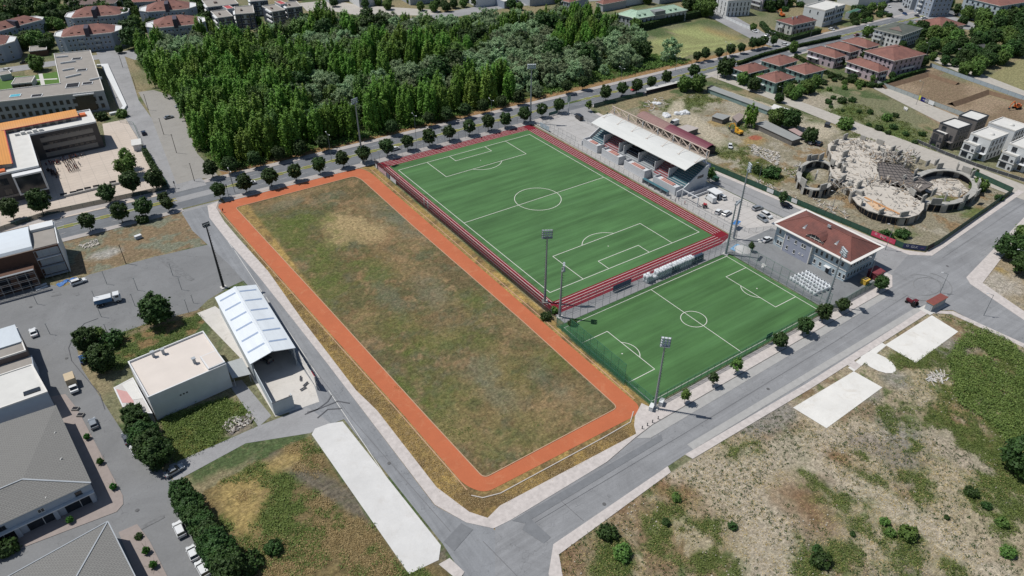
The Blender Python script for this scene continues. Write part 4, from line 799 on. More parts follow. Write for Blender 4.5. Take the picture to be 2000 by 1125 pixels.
for k in range(6):
    y = 4.2+k*5.6
    for s in (0, 1):
        xa, xb = (.5, Wd/2-.6) if not s else (Wd/2+.6, Wd-.5); f = lambda x: he+rz_*(1-abs(x-Wd/2)/(Wd/2+.3))+.025
        b = MB(); b.quad((xa, y, f(xa)), (xb, y, f(xb)), (xb, y+.75, f(xb)), (xa, y+.75, f(xa))); b.build('skylight', SKY_, t)
MB().box(Wd/2-.35, Wd/2+.35, -.2, Ln+.2, he+rz_+.0, he+rz_+.09).build('ridge_cap', HW, t)
b = MB()
for y in (0, 6, 12, 18, 24, 30):
    for x in (.25, Wd-.4): b.box(x, x+.22, y+.1, y+.35, 0, he-.1)
    b.bar((.3, y+.2, he-.15), (Wd/2, y+.2, he+rz_-.2), .2); b.bar((Wd/2, y+.2, he+rz_-.2), (Wd-.3, y+.2, he-.15), .2)
b.build('frame', GREYW, t)
t = empty('yard_enclosure', (-124.2, -57, 0), math.radians(-1.), 'white sheet walls round the open yard in front of the gabled hangar', 'wall'); wl = mat('white_panel', 'b9bfc1', .7, .05)
b = MB(); b.box(.0, .16, .4, 15.8, 0, 4.2); b.box(.0, 5.2, 0, .16, 0, 4.2).box(5.04, 5.2, .16, 1.6, 0, 3.9); b.build('wall', HWW, t); MB().box(-.03, 5.24, -.03, .2, 4.2, 4.28).build('coping', FRD, t)
b = MB()
for z in (1.1, 2., 2.9, 3.6, 4.3): b.box(12.2, 12.3, 3., 15.6, z, z+.5)
b.build('side_rail', TRIM, t)
b = MB()
for y in (3, 6, 9, 12, 15.2): b.box(12.32, 12.5, y, y+.2, 0, 4.8)
b.build('post', GREYW, t)
RED = mat('banner_red', 'b02a36', .7, .05)
b = MB(); b.box(12.5, 12.56, 3.2, 6.2, 1.3, 4.6); pn = b.build('advert_board', RED, t)
b = MB(); cx, cz = 4.7, 3.; b.lathe([(.01, 0), (.5, 0)], 16); 
me = bpy.data.curves.new('advert_lettering', 'FONT'); me.body = '%'; me.size = 1.3; me.align_x = 'CENTER'; me.materials.append(TRIM); o = bpy.data.objects.new('advert_lettering', me); COL.objects.link(o); o.parent = pn; o.location = (12.58, 4.7, 2.4); o.rotation_euler = (PI2 := math.pi/2, 0, PI2)
for x, y, rz in ((10.6, 6.5, .5), (9.4, 5.2, .2), (10.3, 9.4, 1.2)):
    e = empty('market_bench', (-124.2+x, -57+y, 0), rz, 'black and white bench standing in the white walled yard', 'bench', 'benches in the white walled yard'); MB().box(-.9, .9, -.25, .25, .42, .5).build('seat', FRD, e)
    for s in (-.7, .7): MB().box(s-.05, s+.05, -.22, .22, 0, .42).build('leg', TRIM, e)
# --- white flat-roofed workshop and its annexe
BEI = mat('beige_roof', 'c9c0b8', .9, .06, .2, 8); WW = mat('white_weathered', 'cccdce', .85, .1, .25)
r, L = bld('workshop_building', [(-149.5, -42), (-130, -40.2), (-131.3, -22.8), (-151, -25)], 7.6, WW, 'white flat-roofed workshop with a beige roof between the two green plots', roofm=BEI, par=.55, trim=WW)
W0 = L[1][0]; b = MB(); b.box(W0-4.4, W0, .3, 6.5, 7.63, 8.6); b.build('roof_house', WW, r); MB().box(W0-4.1, W0-.3, .6, 6.2, 8.6, 8.64).build('roof', BEI, r)
for x, y in ((6, 15.5), (8.4, 15), (13.5, 6)): b = MB(); b.box(x-.35, x+.35, y-.35, y+.35, 7.6, 9.2, 0).box(x-.5, x+.5, y-.5, y+.5, 9.2, 9.4, 0); b.build('vent_stack', GREYW, r)
for x in (7, 7.8, 8.6): window(r, x, -.003, 4.4, 0, .4, .4, 1, sill=False)
r, L = bld('annexe_building', [(-155.5, -38), (-149.9, -42.5), (-151.3, -25.6), (-156.3, -27)], 3.2, WW, 'low annexe with a white and pink patched roof against the workshop', roofm=mat('annexe_roof', 'b6b3b0', .9, .1, .4), par=.0)
bl = lambda u_, v_, z_: (*((Vector(L[0])*(1-u_)+Vector(L[1])*u_)*(1-v_)+(Vector(L[3])*(1-u_)+Vector(L[2])*u_)*v_), z_)
b = MB(); b.poly([bl(.06, .35, 3.26), bl(.5, .3, 3.26), bl(.62, .62, 3.26), bl(.08, .9, 3.26)]); b.build('felt_patch', mat('pink_patch', 'b8908c', .9, .08), r)
b = MB(); b.poly([bl(.52, .4, 3.28), bl(.94, .4, 3.28), bl(.94, .95, 3.28), bl(.4, .95, 3.28)]); b.build('felt_patch', ROOFW, r)
t = empty('shelter', (-129.6, -41, 0), .0, 'grey corrugated shelter roof joining the workshop and the white hangar', 'shelter')
b = MB(); b.poly([(0, 0, 3.4), (4.6, -.6, 3.), (4.6, 7.4, 3.), (0, 7.4, 3.4)]); b.poly([(0, 0, 3.3), (0, 7.4, 3.3), (4.6, 7.4, 2.9), (4.6, -.6, 2.9)]); b.build('roof', ribbed('corrugated_grey', 'a2a6a6', 2.2, 0, .6, .16), t)
b = MB(); [b.box(x, x+.15, y, y+.15, 0, 3.) for x in (.2, 4.2) for y in (0, 3.5, 7)]; b.build('post', GREYW, t)
# --- row of industrial units on the left edge
MTL = ribbed('pale_metal_roof', 'b9c1c8', 1.1, 0, .5, .08); BRN = mat('brown_panel', '6c5f5a', .85, .08); BLW = mat('blue_white_wall', 'a4abb4', .85, .06)
r, L = bld('workshop_unit', [(-205, -3.4), (-172.9, -3.2), (-173.9, 9.2), (-205, 9.2)], 6.8, BRN, 'industrial unit with a pale ribbed metal roof next to the wide yard', roofm=ROOFG, par=.35)
b = MB(); b.poly([(0, 4.5, 7.3), (L[1][0]-.4, 4.5, 7.3), (L[2][0]-.2, L[2][1]+.2, 8.2), (0, L[2][1]+.2, 8.2)]); b.box(0, L[1][0]-.7, 4.6, 4.8, 6.8, 7.25); b.build('metal_roof', MTL, r)
r, L = bld('workshop_unit', [(-205, -25.2), (-169.9, -24.9), (-172, -11), (-205, -11.4)], 7.2, BLW, 'industrial unit with a plain white flat roof and a small skylight', roofm=ROOFW, par=.28)
b = MB(); b.box(L[1][0]-5, L[1][0]-1.4, 1.6, 3.1, 7.2, 7.5, 0); b.build('skylight', GLASS, r)
MB().box(-205, -172.2, -11, -3.4, -.05, 5.).build('wall', BLW, None)
t = empty('link_building', (0, 0, 0), 0, 'low blue-white link block between the two industrial units', 'building'); bpy.data.objects['wall' if 'wall' in bpy.data.objects and bpy.data.objects['wall'].parent is None else 'wall'].name
for o in list(bpy.data.objects):
    if o.type == 'MESH' and o.name.startswith('wall') and o.parent is None: o.parent = t
MB().box(-205, -172.4, -10.9, -3.5, 5, 5.04).build('roof', ROOFG, t)
GT = tiles('grey_tile_roof', '7f7f80', '8b8a88', .6)
def grid_tiles(name, col, sc=.55):
    m, n, b = nmat(name); b.inputs['Roughness'].default_value = .9; tc = n.nodes.new('ShaderNodeTexCoord').outputs['Object']
    br = n.nodes.new('ShaderNodeTexBrick'); br.inputs['Scale'].default_value = sc; br.inputs['Mortar Size'].default_value = .05; br.inputs['Color1'].default_value = (*srgb(col), 1); br.inputs['Color2'].default_value = (*[c*.88 for c in srgb(col)], 1); br.inputs['Mortar'].default_value = (*[c*.6 for c in srgb(col)], 1)
    n.links.new(tc, br.inputs['Vector']); n.links.new(mixrgb(n, ramp(n, noise(n, tc, .25, 7, .7), .35, .65, 0, .5), br.outputs[0], [c*.78 for c in srgb(col)]), b.inputs['Base Color']); return m
GT2 = grid_tiles('grey_slab_roof', '7f7e7b')
r, L = bld('shop_building', [(-206, -63.2), (-166, -60.2), (-169.4, -29.4), (-206, -27.6)], 5.8, BLW, 'wide shop building with a grey slab roof and dark shop windows below', roof='flat', roofm=GT2, par=.0, trim=GREYW)
W0 = L[1][0]; b = MB(); b.poly([(0, -.6, 5.9), (W0+.4, -.6, 5.9), (W0-11, 7.5, 8.), (0, 7.5, 8.6)]); b.poly([(W0+.4, -.6, 5.9), (L[2][0]+.4, L[2][1], 5.9), (W0-11, 7.5, 8.)]); b.poly([(W0-11, 7.5, 8.), (L[2][0]+.4, L[2][1], 5.9), (0, L[3][1], 5.95), (0, 7.5, 8.6)]); b.build('pitched_roof', GT2, r)
MB().bar((W0+.3, -.5, 6.), (W0-11, 7.5, 8.08), .35, .12).bar((W0-11, 7.5, 8.08), (0, 7.5, 8.66), .25, .1).build('ridge_cap', GREYW, r)
for y_ in (12, 18): MB().bar((W0-19, y_, 8.0-(y_-7.5)*.1), (W0-11.5, y_, 7.75-(y_-7.5)*.1), .9, .1).build('roof_strip', ROOFW, r)
for k in range(5):
    x = W0-7.3*(k+1)+1.2; b = MB(); b.box(x, x+5.9, -.06, -.004, .15, 2.5); gl = b.build('shop_window', GLASS, r); MB().box(x+2.9, x+3.02, -.1, -.06, .15, 2.5).build('mullion', FRM, gl)
    window(r, x+3.4, -.004, 3.7, 0, 1.3, 1.1, k % 2 == 0)
b = MB()
for k in range(6): b.box(W0-7.3*k-1.1, W0-7.3*k-.2, -.55, -.004, 0, 3.)
b.build('pier', BLW, r); b = MB(); b.box(0, W0, -.8, -.004, 3., 3.25); b.build('ledge', WW, r)
for x, y, z in ((W0-4, 10, 6.7), (W0-3.5, 20, 6.4), (W0-9, .6, 6.2), (W0-6, 1.5, 6.2)): MB().bar((x, y, z-.6), (x+.9, y+.3, z+.15), .22).build('vent', ROOFW, r)
r, L = bld('shop_building', [(-206, -112), (-160.4, -104), (-164.4, -73.4), (-206, -80)], 5.6, BLW, 'shop building with a grey slab hip roof at the lower left corner', roofm=GT2, par=0.)
a = Vector(L[2]); c = Vector(L[1]); d_ = Vector(L[3]); R1 = a*.62+(d_+c)/2*.38; b = MB(); b.poly([(*c, 5.66), (*a, 5.66), (R1.x-4, R1.y-8, 7.2), (c.x-16, c.y+8, 7.2)]); b.poly([(*a, 5.66), (*d_, 5.66), (0, L[3][1]-12, 7.2), (R1.x-4, R1.y-8, 7.2)]); b.poly([(0, 0, 5.66), (*c, 5.66), (c.x-16, c.y+8, 7.2), (R1.x-4, R1.y-8, 7.2), (0, L[3][1]-12, 7.2)]); b.build('pitched_roof', GT2, r)
b = MB(); b.bar((*a, 5.75), (R1.x-4, R1.y-8, 7.3), .25, .12); b.bar((*a, 5.7), (*c, 5.7), .2, .2); b.bar((*a, 5.7), (*d_, 5.7), .2, .2); b.build('ridge_cap', GREYW, r)
# --- block in scaffolding with a white barrel roof
BRK = mat('raw_brick', '5c463c', .95, .2, 1.5)
r, L = bld('scaffolded_block', [(-206, 47), (-158.4, 45.6), (-158.4, 62), (-206, 63)], 10.5, BRK, 'brick block in scaffolding under a white barrel roof beside the avenue', par=0)
W0 = L[1][0]; b = MB(); xr = W0-7; N = 8
for k in range(N):
    a0, a1 = math.pi*k/N, math.pi*(k+1)/N; y0, y1 = 8-8*math.cos(a0)+.6, 8-8*math.cos(a1)+.6; z0, z1 = 10.6+2.1*math.sin(a0), 10.6+2.1*math.sin(a1); b.quad((0, y0, z0), (xr, y0, z0), (xr, y1, z1), (0, y1, z1))
b.poly([(xr, 8.6-8*math.cos(math.pi*k/N), 10.6+2.1*math.sin(math.pi*k/N)) for k in range(N+1)]); b.build('barrel_roof', mat('white_membrane', 'c6cdd3', .5, .05, .3), r)
MB().box(W0-6.8, W0-.2, .4, 12, 10.55, 10.75).build('deck', ROOFG, r); MB().box(W0-6.8, W0, 12, 16, 10.55, 11.7).build('upper_roof', WHITE, r); MB().box(W0+.0, W0+.35, -.4, 16, 0, 11).build('side_screen', WHITE, r)
b = MB()
for k in range(3): b.box(W0-6.5, W0-.3, -.08, -.003, 1.+k*3.3, 3.2+k*3.3); b.box(W0-7, W0-.2, -1.3, -.1, .6+k*3.3, .78+k*3.3)
b.build('balcony_opening', GREYW, r)
b = MB(); b.box(W0-30, W0-8.5, -4.4, -.004, 0, 6.2); b.build('front_wing', BRK, r)
for k in range(4): b = MB(); b.box(W0-29+k*5.2, W0-26+k*5.2, -4.46, -4.404, 3.4, 5.6).box(W0-29+k*5.2, W0-26+k*5.2, -4.46, -4.404, .4, 2.6); b.build('opening', DARKV, r)
SCM = mat('scaffold_tube', '8c8f92', .5, .1, metal=.5); b = MB()
for i in range(10):
    x = W0-31+i*2.5; y = -5.6; b.tube((x, y, 0), (x, y, 7.4), .06, n=5); b.tube((x, y-1, 0), (x, y-1, 7.4), .06, n=5)
for z in (2, 4, 6, 7.2): b.tube((W0-31, -5.6, z), (W0-8.5, -5.6, z), .06, n=5); b.tube((W0-31, -6.6, z), (W0-8.5, -6.6, z), .06, n=5)
b.box(W0-31, W0-8.5, -6.5, -5.7, 7.2, 7.28)
for i in range(4):
    x = W0-7+i*2.1; b.tube((x, -1.9, 0), (x, -1.9, 11), .06, n=5)
for z in (2.5, 5.5, 8.5, 10.8): b.tube((W0-7, -1.9, z), (W0-.4, -1.9, z), .06, n=5)
b.build('scaffold', SCM, r)
# --- school with orange roofs
TAU = mat('taupe_render', '565250', .85, .05, .4); STN = mat('pale_band', '938d86', .85, .05, .4); ORG = ribbed('orange_roof', 'c98a43', .35, 0, .55, .12); ORT = mat('orange_trim', 'c2693f', .7, .1); REDT = mat('red_fascia', 'a34a4c', .7, .08)
r, L = bld('school_building', [(-200, 110.5), (-157, 110.5), (-157, 146.3), (-131.6, 146.3), (-131.6, 163.5), (-200, 163.5)], 11.6, TAU, 'taupe school building with orange curved roofs and white parapets by its paved yard', roofm=ROOFW, par=.6, trim=WW)
def barrel(root, x0, x1, y0, y1, z, rise, ax, m, name='orange_roof'):
    b = MB(); N = 6
    for k in range(N):
        t0, t1 = k/N, (k+1)/N; f = lambda t: z+rise*(1-(2*t-1)**2)
        if ax == 'x': b.quad((x0, y0+(y1-y0)*t0, f(t0)), (x1, y0+(y1-y0)*t0, f(t0)), (x1, y0+(y1-y0)*t1, f(t1)), (x0, y0+(y1-y0)*t1, f(t1)))
        else: b.quad((x0+(x1-x0)*t0, y0, f(t0)), (x0+(x1-x0)*t1, y0, f(t1)), (x0+(x1-x0)*t1, y1, f(t1)), (x0+(x1-x0)*t0, y1, f(t0)))
    return b.build(name, m, root)
MB().box(33.5, 62, 43.5, 52, 11.6, 13.4).build('attic_wall', STN, r); barrel(r, 33, 63, 43, 52.6, 13.4, 1., 'x', ORG); MB().box(33, 63, 42.8, 43, 13.15, 13.5).build('red_edge', REDT, r)
MB().box(0, 34.5, 5, 44, 11.6, 13.3).build('attic_wall', STN, r); barrel(r, 0, 35, 4.5, 44.5, 13.3, 1.3, 'y', ORG); MB().box(34.9, 35.2, 4.5, 42.6, 13., 13.6).build('red_edge', REDT, r); MB().box(63.5, 66, 46, 49, 11.65, 12.6).build('stair_cap', ORT, r); MB().box(0, 32, 1.5, 4, 11.7, 12.4).build('stair_cap', ORT, r)
for k in range(8): window(r, 37+k*3.1, 43.49, 11.9, 0, 1.8, 1., 1)
b = MB(); b.lathe([(0, .9), (.6, .8), (.9, 0)], 10); 
for a in range(5): b = MB(); b.box(38+a*2.2, 39.6+a*2.2, 38.2, 39.6, 11.7, 12.5+.3*(a % 2)); b.build('roof_unit', ROOFW, r)
for k in range(3):
    MB().box(46, 66.2, 35.72, 35.797, 1.1+k*3.3, 3.+k*3.3).build('stone_band', STN, r)
    for q in range(9): window(r, 47.2+q*2.2, 35.79, 3.05+k*3.1-(.1 if k else 0), 0, 1.7, 1.25, 1, sill=False)
for q in range(4):
    window(r, 3+q*5.2+17, -.004, 7.4, 0, 2.6, 2.6, 1); window(r, 3+q*5.2+17, -.004, 3.2, 0, 2.6, 2.6, 1)
MB().box(14, 40, -.07, -.003, 2.2, 3.).build('stone_band', STN, r)
b = MB(); x0, x1 = 33.6, 43.4; b.box(x0, x1, -3.4, -.004, 3.4, 3.9).box(x0, x1, -3.4, -.004, 10.6, 11.2).box(x0, x0+.6, -3.4, -.004, 3.9, 10.6).box(x1-.6, x1, -3.4, -.004, 3.9, 10.6); bx = b.build('bay_frame', WW, r); MB().box(x0+.6, x1-.6, -3., -.01, 3.9, 10.6).build('glazing', GLASS, bx)
MB().box(43.1, 43.2, 8, 30, 2, 9).build('dark_cladding', TAU, r)
t = empty('gate_house', (*g(270, 290, 0), 0), math.radians(-8), 'small white gatehouse at the school yard entrance', 'kiosk'); MB().box(-1.6, 1.6, -3, 3, 0, 2.8).build('wall', WW, t); MB().box(-2, 2, -3.5, 3.5, 2.8, 3.1).build('roof', ROOFW, t)
# --- long modern apartment block
r, L = bld('apartment_block', [(-185, 209), (-121.6, 193.8), (-116.8, 268), (-134.6, 272), (-138, 216.8), (-185, 226)], 9.6, GREYW, 'L shaped pale modern block with a grey flat roof beside the north street', roofm=ROOFG, par=.4,
  wins=[(0, [1.6, 5.2], 22, 1.5, 2., 1, 1.)])
e = (Vector(L[1])-Vector(L[0])); W0 = e.length
for a, c in ((.74, 1.),): MB().box(W0*.80, W0*.92, -.5, -.1, 1., 8.6).build('glass_bay', GLASS, r)
MB().box(W0*.79, W0*.93, -1., -.1, 8.7, 9.3).build('white_canopy', WHITE, r)
for k, (px_, py_) in enumerate([(150, 115), (160, 137), (171, 163), (142, 167), (72, 187), (30, 187)]):
    p = Vector(g(px_, py_, 9.7))-Vector((-185, 209)); an = -math.atan2(193.8-209, -121.6+185); q = (p.x*math.cos(an)-p.y*math.sin(an), p.x*math.sin(an)+p.y*math.cos(an)); sz = (2.4, 1.9) if k != 3 else (3., 3.4)
    f = MB().box(q[0]-sz[0], q[0]+sz[0], q[1]-sz[1], q[1]+sz[1], 9.63, 9.9).build('light_well', WHITE, r); MB().box(q[0]-sz[0]+.3, q[0]+sz[0]-.3, q[1]-sz[1]+.3, q[1]+sz[1]-.3, 9.9, 9.93).build('well_opening', DARKV if k != 5 else mat('pool_blue', '4fa3b5', .3, .05), f)
for k, (pa, pb) in enumerate([((110, 112), (133, 110)), ((118, 124), (148, 120)), ((122, 138), (145, 134)), ((128, 152), (158, 145)), ((175, 157), (199, 152))]):
    A, B = gv(*pa, 9.9), gv(*pb, 9.9); w_ = MB().bar(A, B, .5, 1.1); o = w_.build('party_wall', WHITE, r); o.matrix_parent_inverse = Matrix.Translation((-185, 209, 0)) @ Matrix.Rotation(math.atan2(193.8-209, -121.6+185), 4, 'Z'); o.matrix_parent_inverse = o.matrix_parent_inverse.inverted()
S('courtyard_lawn', [gp([(0, 150), (60, 148), (112, 140), (120, 172), (0, 182)])], mat('lawn', '4c6a30', .95, .2, .6), z=.03)
S('courtyard_path', [gp([(75, 144), (83, 144), (91, 178), (83, 178)]), gp([(55, 156), (112, 153), (112, 155), (55, 158)])], CONC, z=.06)
r, L = bld('pavilion', Q((22, 165), (62, 161), (57, 150), 3.2, 0), 3.2, GREYW, 'low dark fronted pavilion in the lawn court of the modern block', 'pavilion', par=.3, wins=[(0, [.5], 3, 3.4, 2.2, 1, .5)])
r, L = bld('pavilion', Q((0, 148), (22, 144), (20, 137), 3., 0), 3., GREYW, 'small grey hut by the street side of the modern block', 'pavilion', par=.3)
r, L = bld('brick_gatehouse', Q((57, 101), (91, 97), (90, 88), 3.4, 0), 3.4, BRK, 'brown brick garden house with a white roof edge below the red roofed flats', 'house', par=.3)
t = empty('garden_wall', (0, 0, 0), 0, 'white capped boundary wall curving along the north street', 'wall'); b = MB()
for pl in ([(190, 130), (205, 129), (245, 210), (238, 220), (215, 225)],):
    W_pts = gp(pl); q = offset_line(W_pts, .9, -.9); n = len(W_pts)
    for i in range(n-1): b.prism([q[2*n-1-i], q[2*n-2-i], q[i+1], q[i]], 0, 1.1)
b.build('wall', WHITE, t)
# --- red roofed flats with rounded ends, upper left
LILAC = mat('blue_grey_render', '8f98a5', .85, .06, .3)
def rounded_flats(pa, pb, pc, h, label, z0=0, wins=True, dep=None):
    P = Q(pa, pb, pc, h, 0, dep); A, B, C, D = map(Vector, P); u = (B-A).normalized(); nn_ = (D-A).normalized(); d = (D-A).length; c = d*.28
    poly = [A+u*c, B-u*c, B+nn_*c, C-nn_*c, C-u*c, D+u*c, D-nn_*c, A+nn_*c]; poly = [tuple(p) for p in poly]
    r, L = bld('apartment_house', poly, h, LILAC, label, 'apartment house', 'red roofed apartment houses in the upper left', par=.45, roofm=WHITE, wins=[(0, [.9, 3.9, 6.7][:int(h//3)], max(4, int((B-A).length/3.6)), 1.1, 1.4, 0, 1.), (1, [.9, 3.9, 6.7][:int(h//3)], 1, 1.2, 1.5, 0, .2), (7, [.9, 3.9, 6.7][:int(h//3)], 1, 1.2, 1.5, 0, .2)])
    w_ = L[1][0]; x0, x1, y0, y1 = -c*.3, w_+c*.3, .8, d-.8; k = d*.42; z = h+.25; zr = z+d*.2; b = MB(); a_, b_, c_, d2, R0, R1 = (x0, y0, z), (x1, y0, z), (x1, y1, z), (x0, y1, z), (x0+k, d/2, zr), (x1-k, d/2, zr)
    b.poly([a_, b_, R1, R0]).poly([b_, c_, R1]).poly([c_, d2, R0, R1]).poly([d2, a_, R0]); b.build('tiled_roof', TILE, r)
    MB().box(w_/2-1.2, w_/2+1.2, -.5, d*.45, h-.6, zr+.1).build('stair_tower', mat('dark_tower', '4a4550', .8, .1), r)
    for f in (.17, .32, .66, .84): x = w_*f; bb = MB(); bb.box(x-.7, x+.7, d*.16, d*.34, z+.3, z+1.5, 0, 1); bb.build('dormer', [DARKV, TILE], r)
    for f in (.25, .75): chimney(r, w_*f, d/2+.8, zr-.4, 1.1, BRN)
    for s in (-1, 1):
        for z_ in (3.4, 6.4): balcony(r, w_/2+s*w_*.16-1.6, w_/2+s*w_*.16+1.6, 0, z_, 1., WHITE, GREYW)
    return r
rounded_flats((104, 76), (237, 63), (239, 47), 9.4, 'red roofed flats standing directly behind the grey modern block')
rounded_flats((123, 38), (248, 29), (247, 14), 9.4, 'red roofed flats second row behind the grey modern block, brown roof behind them')
rounded_flats((285, 58), (402, 47), (396, 31), 9.4, 'red roofed flats at the corner of the wood')
rounded_flats((271, 26), (383, 17), (380, 3), 9.4, 'red roofed flats behind those at the corner of the wood')
rounded_flats((-30, 70), (95, 36), (72, 28), 9.4, 'long skewed red roofed flats in the upper left corner')
rounded_flats((-85, 98), (26, 87), (23, 69), 9.4, 'red roofed flats cut by the left edge above the street')
r, L = bld('apartment_house', Q((128, 10), (222, 7), (222, -8), 7, 0), 7, GREYW, 'flats with a long brown roof behind the red roofed ones', 'apartment house', roof='hip', roofm=TILEBR, rise=2.5, wins=[(0, [1, 4], 10, 1.2, 1.4, 0, 1)])
r, L = bld('apartment_house', Q((256, 5), (312, 2), (311, -8), 7, 0), 7, LILAC, 'small red roofed flats cut by the top edge', 'apartment house', roof='hip', rise=2.2, wins=[(0, [1, 4], 6, 1.2, 1.4, 0, 1)])
r, L = bld('apartment_house', Q((-40, 22), (14, 19), (10, 10), 6, 0), 6, WHITE, 'low house with a reddish roof at the top left edge', 'house', roof='hip', rise=2.)
# --- dark modern flats at the top
DKW = mat('dark_blue_wall', '3f4654', .8, .1, .3)
def dark_flats(pa, pb, pc, h, label, nz=3, cnt=4, dep=None):
    r, L = bld('modern_flats', Q(pa, pb, pc, h, 0, dep), h, DKW, label, 'apartment house', 'dark modern flats behind the wood', roofm=ROOFG, par=.5, wins=[(0, [.6+3.1*k for k in range(nz)], cnt, 1.7, 2., 0, .4)])
    w_, d = L[1][0], L[2][1]
    for k in range(1, nz+1):
        for x in (0.02,): MB().box(x-1.1, x-.01, .3, min(d, 10), 3.1*k-.4, 3.1*k+.5).build('balcony', WHITE, r)
        MB().box(w_*.42, w_*.55, -.05, -.004, 3.1*k-2.6, 3.1*k-.3).build('pale_panel', GREYW, r)
    MB().box(-.1, .35, -.25, -.0, 0, h+.4).build('edge_fin', WHITE, r); roofbox(r, w_*.3, w_*.4, d*.4, d*.55, h+.03, .9, BRN); return r
dark_flats((424.6, 36), (455, 32), (443, 19), 9.6, 'dark modern flats, front left of their group by the wood')
dark_flats((459, 29), (497, 26), (483, 12), 9.6, 'dark modern flats, front middle of their group with a red stair roof')
dark_flats((405, 15), (466, 8), (458, -6), 9.6, 'wide dark modern flats behind the front left ones', cnt=7)
dark_flats((531, 24), (557, 20), (544, 8), 9.6, 'dark modern flats right of the small garden court')
dark_flats((560, 16.5), (590, 13), (578, 3), 9.6, 'dark modern flats at the right end of their group')
dark_flats((489, 4), (523, 1), (515, -10), 9.6, 'dark modern flats deep in the garden court')
r, L = bld('stair_tower', Q((444, 18), (457, 16), (450, 10), 11, 0), 11, GREYW, 'white stair tower with a red flat roof between the dark flats', 'tower', roofm=REDT, par=.3)
r, L = bld('stair_tower', Q((548, 9), (560, 7), (553, 1), 11, 0), 11, GREYW, 'stair tower with a red roof between the right-hand dark flats', 'tower', roofm=REDT, par=.3)
# --- green roofed building, white house, villas beyond the field
r, L = bld('institute_building', Q((1241, 37), (1341, 20), (1300, 9), 7, 0, 13), 7, GREYW, 'grey building with a pale green hipped roof beyond the wood', roof='hip', roofm=TILEG, rise=3., over=.7, wins=[(0, [.8, 4], 12, 1.1, 1.7, 1, 1.), (3, [.8, 4], 3, 1.1, 1.7, 1, 1.)])
W0 = L[1][0]; b = MB(); b.box(W0*.36, W0*.56, -.6, 6, 0, 9.6); b.build('stair_block', mat('grey_stair', '7c7f80', .85, .08), r)
for f in (.1, .2, .7, .8): x = W0*f; MB().box(x-.8, x+.8, 1.2, 3.4, 7.8, 9).build('dormer', [mat('green_dormer', '7f9484', .8, .1)], r)
r, L = bld('institute_wing', Q((1205, 28), (1241, 36), (1255, 22), 7, 0, 16), 7, GREYW, 'wing of the green roofed building reaching into the trees', roof='hip', roofm=TILEG, rise=2.6, over=.6, wins=[(0, [.8, 4], 4, 1.1, 1.7, 1, 1.)])
r, L = bld('town_house', Q((1396, 22), (1417, 33), (1455, 26), 0, 0), 10.5, WHITE, 'white town house with tall narrow windows across the lane from the field', 'house', roofm=ROOFW, par=.6, wins=[(0, [.5, 3.6, 6.9], 3, .8, 2.2, 1, .5), (1, [.5, 3.6, 6.9], 6, .8, 2.2, 1, .5)])
r, L = bld('town_house', Q((1457, 5), (1488, 14), (1532, 3), 3, 0), 9, mat('pinkish_render', 'a7a0a5', .85, .06), 'pink-grey flats behind the white town house', 'apartment house', roof='hip', rise=2.4, wins=[(0, [1, 4, 6.8], 3, 1.4, 1.5, 0, .5), (1, [1, 4, 6.8], 6, 1.4, 1.5, 0, .5)])
for z in (3.2, 6.2): balcony(r, 1, L[1][0]-1, 0, z, 1.4)
r, L = bld('villa', Q((1515, 40), (1549, 50), (1596, 40), 6.6, .5), 6.6, mat('beige_render', 'aeb0ad', .85, .06), 'two storey villa with a bright red roof inside a tall hedge', 'villa', roof='hip', roofm=TILEB, rise=2.6, wins=[(0, [1, 4], 3, 1.1, 1.5, 1, .6), (1, [1, 4], 6, 1.3, 1.5, 1, .6)])
balcony(r, 3, 6.5, 0, 3.6, 1.4); sbalc(r, L[1][0], 4, L[2][1]-4, 3.6, 1, 1.3); [chimney(r, L[1][0]*.6, y, 8.6) for y in (5, 9)]
r, L = bld('office_house', Q((1571, 13), (1612, 22), (1655, 11), 10.4, 0), 10.4, WHITE, 'white three storey office house with long dark window bands', roofm=ROOFW, par=.7, wins=[(0, [7.6], 2, .8, 1.6, 1, 2.), (0, [3.2], 1, .8, 1.6, 1, 2.), (1, [3.6, 7.], 8, 1.9, 1.9, 1, .6)])
MB().box(L[1][0]+.01, L[1][0]+.9, L[2][1]*.45, L[2][1]*.52, 0, 12.2).build('stair_fin', GREYW, r); b = MB(); b.box(L[1][0]+.01, L[1][0]+1., .5, L[2][1]-.5, 6., 6.5).box(L[1][0]+.01, L[1][0]+1., .5, L[2][1]-.5, 2.8, 3.2); b.build('balcony', WHITE, r)
r, L = bld('shade_house', Q((1655, 30), (1656, 31), (1692, 21), 4, 0, 4) if 0 else Q((1652, 24), (1662, 26), (1692, 17), 4, 0), 4, GREYW, 'small garden shelter with a dark green roof by the white office house', 'shelter', roofm=mat('green_felt', '3c6454', .8, .1), par=0)
VG = mat('grey_green_render', '7d9690', .85, .06); VP = mat('pink_render', 'aa9ca2', .85, .06)
def villa(pa, pb, pc, label, m, h=6., rise=2.6, n0=3, n1=3, grp=None, name='villa', cat='villa', zs=(1., 3.9)):
    r, L = bld(name, Q(pa, pb, pc, h, .8), h, m, label, cat, grp, roof='hip', rise=rise, over=.8, wins=[(0, list(zs), n0, 1.2, 1.4, 1, .8), (1, list(zs), n1, 1.2, 1.4, 1, .8), (3, list(zs)[1:], 2, 1.2, 1.4, 1, .8)])
    w_, d = L[1][0], L[2][1]; MB().box(.5, w_*.45, -1.6, -.004, 2.9, 3.1).build('porch_roof', WHITE, r); sbalc(r, w_, d*.3, d*.7, 3.2, 1, 1.1); chimney(r, w_*.5, d*.55, h+rise-.4, .8, BRN); return r
GG = 'grey-green villas with red hipped roofs'
